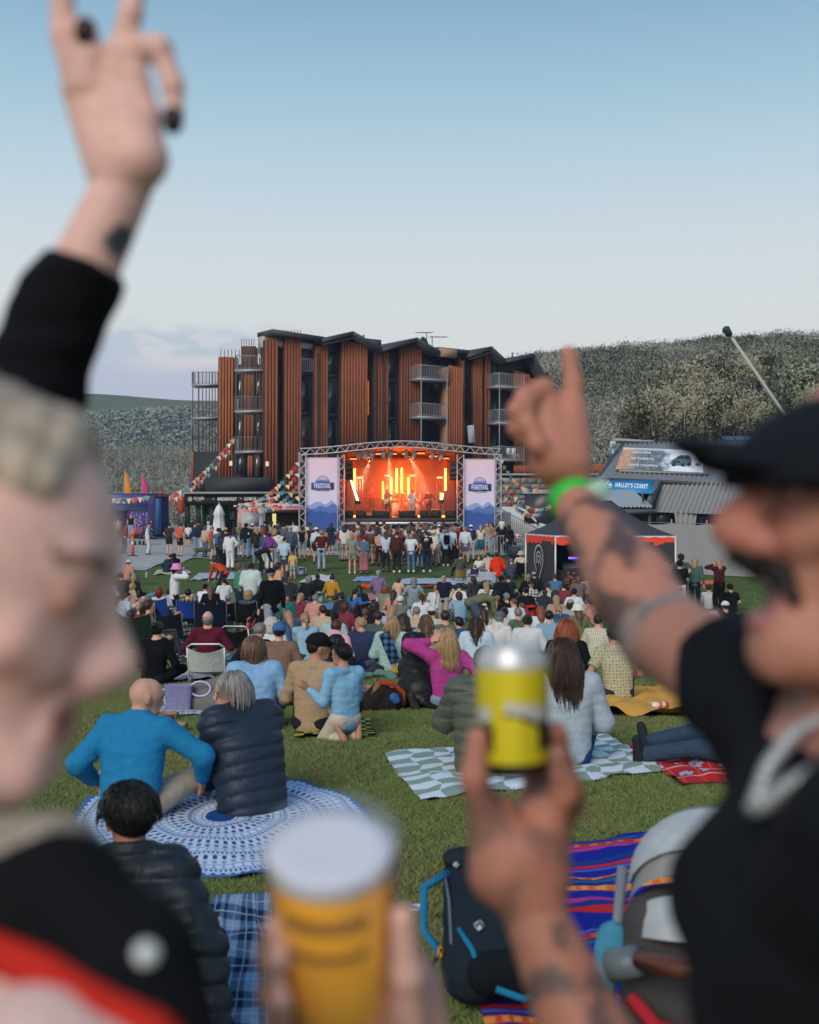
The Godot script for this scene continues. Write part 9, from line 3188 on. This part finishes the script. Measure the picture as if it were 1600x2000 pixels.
func woman()->void:
	var g:=thing("person","blond woman in profile at left, close by, laughing with one arm raised","person")
	var skin:=Color(0.88,0.71,0.66)
	var base:=skin.srgb_to_linear()
	var H:=Basis(Vector3.UP,-PI/2+0.04)*Basis(Vector3.RIGHT,-0.24)
	var hc:=at(-128,1150,0.70)
	var L:=head_caps(hc,H)
	var neck0:=hc+H*Vector3(0,-0.06,0.05)
	var neck1:=at(-250,1740,0.73)
	L.append([neck0,neck1,0.054,0.064])
	L.append([neck1,at(40,2080,0.66),0.08,0.10])
	var sh:=at(-330,1500,0.86)
	var el:=at(-60,1010,1.00)
	var wr:=at(240,365,0.96)
	L.append([neck1,sh,0.06,0.055])
	L.append([sh,el,0.048,0.040])
	L.append([el,wr,0.040,0.0235])
	var Hi:=H.inverse()
	var lip:=Color(0.40,0.15,0.14)
	var paint:=func(v:Vector3,n:Vector3)->Color:
		var l:=Hi*(v-hc)
		if l.length()<0.16:
			if absf(l.x)<0.026 and absf(l.y+0.056)<0.010 and l.z<-0.08:return lip
			if absf(absf(l.x)-0.036)<0.018 and absf(l.y-0.040)<0.005 and l.z<-0.06:return Color(0.20,0.12,0.08)
			if l.y<0.005 and l.y>-0.05 and absf(l.x)>0.02 and l.z<-0.03:return base.lerp(Color(0.60,0.28,0.24),0.22)
		if v.distance_to(at(238,472,0.95))<0.014:return Color(0.07,0.09,0.10)
		return base
	L.append([hc+H*Vector3(-0.018,-0.0505,-0.088),hc+H*Vector3(0.018,-0.0505,-0.088),0.008,0.008])
	L.append([hc+H*Vector3(-0.016,-0.063,-0.086),hc+H*Vector3(0.016,-0.063,-0.086),0.009,0.009])
	var bm:=skin_mat(skin,1)
	put("body",blob(L,0.005,0.012,0.0,func(f:Field):f.carve(hc+H*Vector3(-0.03,-0.053,-0.100),hc+H*Vector3(0.03,-0.053,-0.100),0.0075,0.003),paint),bm,g)
	var hd:=[[wr,at(238,300,0.96),0.0235,0.026],[at(222,320,0.96),at(166,175,0.965),0.024,0.019,Vector3(0,0,1),1.2],[at(245,315,0.955),at(212,175,0.965),0.026,0.019,Vector3(0,0,1),1.2],[at(272,310,0.95),at(248,215,0.955),0.024,0.018]]
	for q in[[[152,165],[126,70],[121,-30],[132,-130]],[[184,160],[176,105],[167,55]],[[226,175],[236,100],[256,25],[268,-60]],[[246,190],[262,95],[312,92],[338,165],[343,238]],[[288,300],[286,225],[268,150]]]:
		for k in q.size()-1:hd.append([at(q[k][0],q[k][1],0.955),at(q[k+1][0],q[k+1][1],0.95),0.0115-0.001*k,0.0105-0.001*k])
	put("hand",blob(hd,0.0038,0.006,0.0,null,func(_v:Vector3,_n:Vector3)->Color:return base.lerp(Color(0.55,0.25,0.18),0.10)),bm,g)
	for q in[[166,62,0.942],[338,236,0.944]]:
		put("nail",blob([[at(q[0],q[1]-8,q[2]),at(q[0],q[1]+8,q[2]),0.0085,0.008]],0.003,0.004),mat(Color(0.16,0.07,0.08),0.2),g)
	eyes(hc,H,g,Color(0.2,0.26,0.3))
	var hair:=HAIRS.white.lerp(HAIRS.blonde,0.45)as Color
	var hc0:=[]
	for x in[-0.055,-0.03,0.0,0.03,0.055]:
		var y:float=0.113-x*x*9.0
		hc0.append([hc+H*Vector3(x,y,0.06),hc+H*Vector3(x*0.85,y-0.006,-0.056),0.028,0.014])
	hc0.append([hc+H*Vector3(0,0.04,0.06),hc+H*Vector3(0,-0.13,0.10),0.09,0.06])
	var hm:=blob(hc0,0.005,0.02,0.0,func(f:Field):f.ripple(nz2,Vector3(420,120,40),0.004))
	put("hair",hm,hair_mat(hair),g)
	put("scarf",blob([[at(-80,1650,0.70),at(110,1665,0.66),0.026,0.018],[at(-60,1700,0.68),at(70,1730,0.64),0.03,0.022]],0.006,0.02,0.012),cloth(Color8(196,186,170),"wool"),g)
	var cuff:=el.lerp(wr,0.78)
	put("sleeve",blob([[sh,el,0.080,0.062],[el,cuff,0.060,0.036,Vector3.ZERO,1.0,1]],0.009,0.03,0.010),cloth(Color8(16,18,22)),g)
	put("jacket_collar",blob([[at(-40,1740,0.66),at(130,1760,0.63),0.030,0.026],[at(130,1760,0.63),at(270,1880,0.60),0.030,0.024],[at(270,1880,0.60),at(370,2060,0.59),0.024,0.022],[at(30,1800,0.66),at(300,2000,0.63),0.025,0.02]],0.007,0.025,0.004),cloth(Color8(17,19,23)),g)
	put("red_lining",tube([at(-30,1855,0.60),at(90,1900,0.59),at(200,1955,0.575),at(290,2010,0.57),at(370,2090,0.565)],0.010,0.012,10),cloth(Color8(186,44,34)),g)
	put("pale_vest",blob([[at(-80,2050,0.62),at(120,2090,0.585),0.04,0.035],[at(120,2090,0.585),at(230,2200,0.57),0.045,0.05]],0.007,0.02,0.003),cloth(Color8(206,178,172)),g)
	put("snap_button",rod_mesh(at(286,1862,0.575),at(286,1862,0.570),0.0062,0.0055,14),mat(Color8(200,206,206),0.3),g)
	var cup:=thing("beer_cup","clear plastic cup of amber beer with white foam, held at the front","cup")
	var b:=at(672,2080,0.85)
	var tp:=at(660,1640,0.775)
	var up:=(tp-b).normalized()
	var rt:=Vector3.RIGHT
	cup.transform=Transform3D(Basis(rt,up,rt.cross(up)).orthonormalized()*Basis(Vector3.BACK,0.03),b)
	var hh:=(tp-b).length()
	var rr:=func(t:float)->float:return lerpf(0.0315,0.0440,t)
	put("wall",lathe([[0.0,0.0],[rr.call(0.0),0.002],[rr.call(0.5),hh*0.5],[rr.call(1.0),hh],[rr.call(1.0)+0.0015,hh+0.002],[rr.call(1.0)-0.0008,hh]],40),glass(Color(0.93,0.95,0.97),0.05),cup)
	var beer:=StandardMaterial3D.new()
	beer.albedo_color=lin(1.0,0.46,0.015)
	beer.roughness=0.12
	put("beer",lathe([[0.0,0.004],[rr.call(0.0)-0.001,0.004],[rr.call(0.4)-0.001,hh*0.4],[rr.call(0.93)-0.001,hh*0.93],[0.0,hh*0.93]],40),beer,cup)
	put("foam",lathe([[rr.call(0.92)-0.001,hh*0.92],[rr.call(0.93)-0.0008,hh*0.931],[rr.call(0.96)-0.0008,hh*0.962],[0.03,hh*0.97],[0.012,hh*0.962],[0.0,hh*0.965]],40),mat(Color8(198,202,212),0.9),cup)
	for q in[[0.79,0.010,11],[0.66,0.006,13]]:
		var st:=st_new()
		for k in q[2]:
			var a:=lerpf(0.95,2.35,k/float(q[2]))
			var a2:=a+0.075
			var r0:float=rr.call(q[0])+0.0006
			quad(st,Vector3(cos(a2)*r0,q[0]*hh,sin(a2)*r0),Vector3(cos(a)*r0,q[0]*hh,sin(a)*r0),Vector3(cos(a)*r0,q[0]*hh+q[1],sin(a)*r0),Vector3(cos(a2)*r0,q[0]*hh+q[1],sin(a2)*r0))
		put("print_line",done(st),mat(Color8(104,84,74),0.6),cup)
	var hl:=[]
	hl.append([at(830,2180,0.86),at(792,1930,0.84),0.03,0.026])
	hl.append([at(790,2060,0.86),at(600,2060,0.87),0.03,0.025])
	for q in[[[806,2040,0.82],[798,1900,0.79],[786,1790,0.775]],[[640,2080,0.86],[546,2020,0.83],[548,1950,0.775]],[[640,2020,0.86],[536,1940,0.83],[545,1870,0.775]],[[650,1960,0.86],[530,1860,0.84],[540,1810,0.785]],[[660,2140,0.86],[560,2110,0.83],[566,2060,0.77]]]:
		for k in 2:hl.append([at(q[k][0],q[k][1],q[k][2]),at(q[k+1][0],q[k+1][1],q[k+1][2]),0.0125-0.002*k,0.0105-0.002*k])
	put("hand",blob(hl,0.0045,0.008,0.0,null,func(_v:Vector3,_n:Vector3)->Color:return base),bm,g)
func man()->void:
	var g:=thing("person","moustached man in black cap and tee at right, close by, pointing one finger up","person")
	var skin:=Color(0.72,0.50,0.42)
	var base:=skin.srgb_to_linear()
	var H:=Basis(Vector3.UP,PI/2-0.10)*Basis(Vector3.RIGHT,0.16)
	var hc:=at(1772,1030,0.86)
	var Hi:=H.inverse()
	var L:=head_caps(hc,H)
	L.append([hc+H*Vector3(0,0.012,-0.100),hc+H*Vector3(0,-0.020,-0.120),0.012,0.017])
	var nk:=at(1700,1560,0.90)
	L.append([hc+H*Vector3(0,-0.06,0.02),nk,0.058,0.066])
	L.append([hc+H*Vector3(-0.02,-0.098,-0.05),hc+H*Vector3(-0.012,-0.106,-0.074),0.024,0.021])
	L.append([hc+H*Vector3(0.02,-0.098,-0.05),hc+H*Vector3(0.012,-0.106,-0.074),0.024,0.021])
	var shF:=at(1545,1385,1.0)
	var elF:=at(1296,1240,1.25)
	var wrF:=at(1112,965,1.46)
	L.append([nk,shF,0.06,0.055])
	L.append([shF,elF,0.053,0.044])
	L.append([elF,elF.lerp(wrF,0.3),0.044,0.046])
	L.append([elF.lerp(wrF,0.3),wrF,0.046,0.0245])
	var shN:=at(1830,1640,0.66)
	var elN:=at(1275,2330,0.98)
	var wrN:=at(1050,1800,1.08)
	L.append([nk,shN,0.06,0.055])
	L.append([shN,elN,0.052,0.045])
	L.append([elN,elN.lerp(wrN,0.35),0.045,0.046])
	L.append([elN.lerp(wrN,0.35),wrN,0.046,0.029])
	L.append([nk,at(1700,2300,0.9),0.09,0.11])
	var n:=ink_noise(5,15.0)
	var n2:=ink_noise(9,11.0)
	var paint:=func(v:Vector3,_nn:Vector3)->Color:
		var l:=Hi*(v-hc)
		var c:=base
		if l.length()<0.17:
			if absf(l.x)<0.030 and l.y<-0.045 and l.y>-0.080 and l.z<-0.07:return Color(0.42,0.17,0.16)
			if l.z<-0.085 and l.y>-0.04 and l.y<0.02:return base.lerp(Color(0.45,0.14,0.11),0.35)
			if l.y<-0.03:c=base.lerp(Color(0.22,0.17,0.15),0.10)
			return c
		var tF:=(v-elF).dot(wrF-elF)/(wrF-elF).length_squared()
		var tN:=(v-elN).dot(wrN-elN)/(wrN-elN).length_squared()
		var onF:=v.distance_to(elF.lerp(wrF,clampf(tF,0,1)))<0.06 and tF>-0.5 and tF<0.82
		var onN:=v.distance_to(elN.lerp(wrN,clampf(tN,0,1)))<0.06 and tN<0.96
		if onF:
			var a:=smoothstep(-0.10,0.22,n.get_noise_3dv(v)+0.25*n2.get_noise_3dv(v)+0.06-0.35*absf(tF-0.45))
			c=c.lerp(Color(0.035,0.045,0.05),0.82*a)
			if tF<0.05:c=c.lerp(Color(0.22,0.24,0.24),0.55)
		elif onN:c=c.lerp(Color(0.06,0.075,0.085),0.75*smoothstep(0.0,0.25,n.get_noise_3dv(v*1.1)+0.3*n2.get_noise_3dv(v)))
		return c
	var bm:=skin_mat(skin,1)
	put("body",blob(L,0.0062,0.014,0.0,func(f:Field):
		f.carve(hc+H*Vector3(-0.012,-0.067,-0.102),hc+H*Vector3(0.012,-0.067,-0.094),0.0155,0.006)
		for s in[-1,1]:f.carve(hc+H*Vector3(0.008*s,-0.036,-0.112),hc+H*Vector3(0.007*s,-0.030,-0.106),0.004,0.003),paint),bm,g)
	eyes(hc,H,g,Color(0.16,0.11,0.08))
	put("teeth",blob([[hc+H*Vector3(-0.016,-0.0535,-0.088),hc+H*Vector3(0.016,-0.0535,-0.088),0.006,0.006]],0.003,0.003),mat(Color(0.75,0.72,0.66),0.3),g)
	put("lower_lip",blob([[hc+H*Vector3(-0.018,-0.087,-0.089),hc+H*Vector3(0.018,-0.087,-0.089),0.009,0.009]],0.003,0.003),mat(Color(0.62,0.36,0.35),0.4),g)
	put("moustache",blob([[hc+H*Vector3(0.0,-0.038,-0.112),hc+H*Vector3(0.030,-0.047,-0.092),0.0100,0.0085],[hc+H*Vector3(0.0,-0.038,-0.112),hc+H*Vector3(-0.030,-0.047,-0.092),0.0100,0.0085],[hc+H*Vector3(0.030,-0.047,-0.088),hc+H*Vector3(0.040,-0.062,-0.078),0.0085,0.005],[hc+H*Vector3(-0.030,-0.047,-0.088),hc+H*Vector3(-0.040,-0.062,-0.078),0.0085,0.005]],0.003,0.006,0.0,func(f:Field):f.ripple(nz2,Vector3(900,300,900),0.003)),hair_mat(Color(0.10,0.075,0.06)),g)
	var gl:=node("glasses",g)
	for s in[-1,1]:
		var ring:=[]
		for k in 17:ring.append(hc+H*Vector3(0.034*s+cos(TAU*k/16)*0.024,0.010+sin(TAU*k/16)*0.021,-0.104))
		put("rim",tube(ring,0.0016,0.0016,6),mat(Color(0.12,0.09,0.07),0.3),gl)
		put("temple",tube([hc+H*Vector3(0.057*s,0.014,-0.104),hc+H*Vector3(0.083*s,0.014,0.0)],0.0016,0.0016,5),mat(Color(0.12,0.09,0.07),0.3),gl)
	put("bridge",tube([hc+H*Vector3(-0.011,0.014,-0.105),hc+H*Vector3(0.0,0.018,-0.112),hc+H*Vector3(0.011,0.014,-0.105)],0.0016,0.0016,5),mat(Color(0.12,0.09,0.07),0.3),gl)
	var cap:=node("cap",g)
	var black:=cloth(Color8(24,27,33))
	put("crown",blob([[hc+H*Vector3(0,0.008,0.014),hc+H*Vector3(0,0.012,-0.014),0.128,0.120,H.y,1.42]],0.006,0.02,0.0,func(f:Field):f.clip(hc+H*Vector3(0,0.022,0),H*Vector3(0,-1,0.10))),black,cap)
	var br:=[]
	for x in[-0.052,-0.027,0.0,0.027,0.052]:br.append([hc+H*Vector3(x,0.038-x*x*5.0,-0.080),hc+H*Vector3(x*0.8,0.036-x*x*4.0,-0.152+x*x*9.0),0.030,0.026,H.y,4.0])
	put("brim",blob(br,0.0045,0.012),black,cap)
	put("hair",hair_mesh({"H":H,"hc":hc,"B2":H,"nek":nk,"pel":nk},"buzz",0.01),hair_mat(Color(0.16,0.12,0.10)),g)
	var low:=at(1690,2420,0.92)
	put("shirt",blob([[nk+Vector3(0.0,-0.02,0.0),shF,0.078,0.068],[nk+Vector3(0.0,-0.05,0),shN,0.075,0.07],[shF,shF.lerp(elF,0.42),0.066,0.063,Vector3.ZERO,1.0,1],[shN,shN.lerp(elN,0.4),0.066,0.066],[shF+Vector3(0.035,-0.06,0.05),at(1520,2350,0.95),0.078,0.092],[nk+Vector3(0,-0.14,0.02),low,0.115,0.12],[at(1570,1600,0.88),at(1540,1740,0.86),0.056,0.085]],0.009,0.04,0.006,func(f:Field):f.carve(nk+Vector3(-0.01,0.09,0),nk+Vector3(-0.006,0.03,0),0.062,0.01)),cloth(Color8(22,25,30)),g)
	var ch:=thing("necklace","chunky pale silver chain over the black tee","necklace")
	var path:=[]
	for q in[[1600,1405,0.855],[1548,1435,0.83],[1500,1500,0.80],[1472,1580,0.785],[1490,1575,0.765],[1540,1535,0.745],[1600,1505,0.725],[1680,1475,0.70]]:path.append(at(q[0],q[1],q[2]))
	var cu:=Curve3D.new()
	for p in path:cu.add_point(p)
	var lm:=SphereMesh.new()
	lm.radius=0.0062
	lm.height=0.0124
	lm.radial_segments=10
	lm.rings=6
	var links:=int(cu.get_baked_length()/0.0085)
	for k in links:put("link",lm,mat(Color8(176,180,182),0.35,0.5),ch).position=cu.sample_baked(k*0.0085)
	var h:=[[wrF,at(1098,870,1.47),0.026,0.034,Vector3(0,0,1),1.2],[at(1110,900,1.46),at(1112,800,1.475),0.028,0.022],[at(1080,900,1.455),at(1068,800,1.47),0.030,0.022]]
	for q in[[[1118,815,1.475],[1120,750,1.475],[1111,690,1.475]],[[1082,800,1.475],[1062,757,1.46],[1024,772,1.44],[1030,800,1.435]],[[1062,815,1.47],[1036,775,1.45],[1008,800,1.43],[1020,828,1.43]],[[1056,840,1.47],[1030,806,1.455],[1008,836,1.44],[1026,858,1.44]],[[1080,905,1.44],[1050,868,1.425],[1034,826,1.425]]]:
		for k in q.size()-1:h.append([at(q[k][0],q[k][1],q[k][2]),at(q[k+1][0],q[k+1][1],q[k+1][2]),0.0125-0.0012*k,0.0113-0.0012*k])
	var ruddy:=base.lerp(Color(0.5,0.2,0.14),0.18)
	put("hand",blob(h,0.005,0.008,0.0,null,func(_v:Vector3,_n:Vector3)->Color:return ruddy),bm,g)
	var wb:=thing("wristband","bright green festival wristband with a pale tag on the raised wrist","wristband")
	var ax:=(elF-wrF).normalized()
	var c0:=wrF+ax*0.012
	put("band",rod_mesh(c0-ax*0.011,c0+ax*0.011,0.0285,0.0300,24),mat(Color8(46,178,62),0.45),wb)
	put("tag",blob([[c0+Vector3(0.020,0.006,0.018),c0+Vector3(0.034,0.014,0.006),0.013,0.012,Vector3(0.5,0.1,0.85).normalized(),2.4]],0.003,0.004),mat(Color8(170,205,180),0.5),wb)
	var can:=thing("drink_can","bright yellow drink can with white lettering and dark splash, held up","can")
	var cb:=at(1004,1508,1.10)
	can.position=cb
	can.rotation=Vector3(0.03,0.2,0.03)
	var R:=0.0332
	var tall:=0.118
	var im:=Image.create(256,256,false,Image.FORMAT_RGB8)
	im.fill(Color8(222,206,40))
	var cn:=ink_noise(3,0.03)
	for y in 256:
		for x in 256:
			var u:=x/256.0
			var v:=y/256.0
			var s:=cn.get_noise_2d(x,y)
			if v<0.05:im.set_pixel(x,y,Color8(190,196,194))
			elif v>0.93:im.set_pixel(x,y,Color8(24,24,26))
			elif absf(v-0.44-0.06*sin(u*16.0))<0.06+0.05*s and fposmod(u*3.0,1.0)<0.8:im.set_pixel(x,y,Color8(206,206,196))
			elif absf(v-0.53-0.06*sin(u*16.0))<0.03+0.05*s and fposmod(u*3.0,1.0)<0.8:im.set_pixel(x,y,Color8(40,40,40))
			elif fposmod(u*3.0+0.15,1.0)>0.62 and v>0.55+0.2*s and v<0.82+0.2*s:im.set_pixel(x,y,Color8(34,34,30))
	var cm:=StandardMaterial3D.new()
	cm.albedo_texture=img_tex(im)
	cm.metallic=0.25
	cm.roughness=0.38
	var st:=st_new()
	st.set_smooth_group(0)
	for k in 40:
		var q:=[]
		for d in[[0,0],[1,0],[1,1],[0,1]]:
			var a:float=TAU*(k+d[0])/40.0
			st.set_uv(Vector2((k+d[0])/40.0,1.0-d[1]))
			q.append([Vector3(cos(a)*R,0.008+d[1]*(tall-0.022),-sin(a)*R),Vector2((k+d[0])/40.0,1.0-d[1])])
		for e in[0,2,1,0,3,2]:
			st.set_uv(q[e][1])
			st.add_vertex(q[e][0])
	st.generate_normals()
	put("label",st.commit(),cm,can)
	var alu:=mat(Color8(200,204,206),0.45,0.5)
	put("base",lathe([[0.0,0.004],[0.022,0.0],[0.026,0.001],[R,0.0085]],32),mat(Color8(28,28,30),0.4),can)
	put("lid",lathe([[R,tall-0.0145],[0.0268,tall-0.002],[0.0268,tall],[0.0252,tall],[0.0245,tall-0.004],[0.0,tall-0.004]],32),alu,can)
	put("ring_pull",tube([Vector3(-0.008,tall-0.002,0.0),Vector3(0.0,tall-0.001,0.010),Vector3(0.008,tall-0.002,0.0),Vector3(0.0,tall-0.001,-0.008)],0.0015,0.0015,5),alu,can)
	var hn:=[[wrN,at(1020,1680,1.09),0.029,0.037,Vector3(0,0,1),1.15],[at(985,1700,1.09),at(965,1600,1.10),0.034,0.024],[at(1045,1700,1.10),at(1065,1600,1.11),0.034,0.024],[at(1000,1610,1.13),at(1060,1600,1.14),0.02,0.02]]
	for q in[[[955,1610,1.085],[926,1520,1.075],[934,1440,1.08]],[[1075,1610,1.10],[1108,1545,1.085],[1092,1475,1.075]],[[1080,1620,1.12],[1116,1565,1.11],[1104,1515,1.08]],[[1070,1590,1.14],[1098,1500,1.14],[1088,1430,1.12]],[[1040,1580,1.155],[1050,1490,1.16],[1046,1420,1.15]]]:
		for k in 2:hn.append([at(q[k][0],q[k][1],q[k][2]),at(q[k+1][0],q[k+1][1],q[k+1][2]),0.0135-0.0015*k,0.0118-0.0015*k])
	put("hand",blob(hn,0.005,0.010,0.0,null,func(v:Vector3,_n:Vector3)->Color:return ruddy.lerp(Color(0.06,0.075,0.085),0.4*smoothstep(0.1,0.35,n.get_noise_3dv(v)))),bm,g)
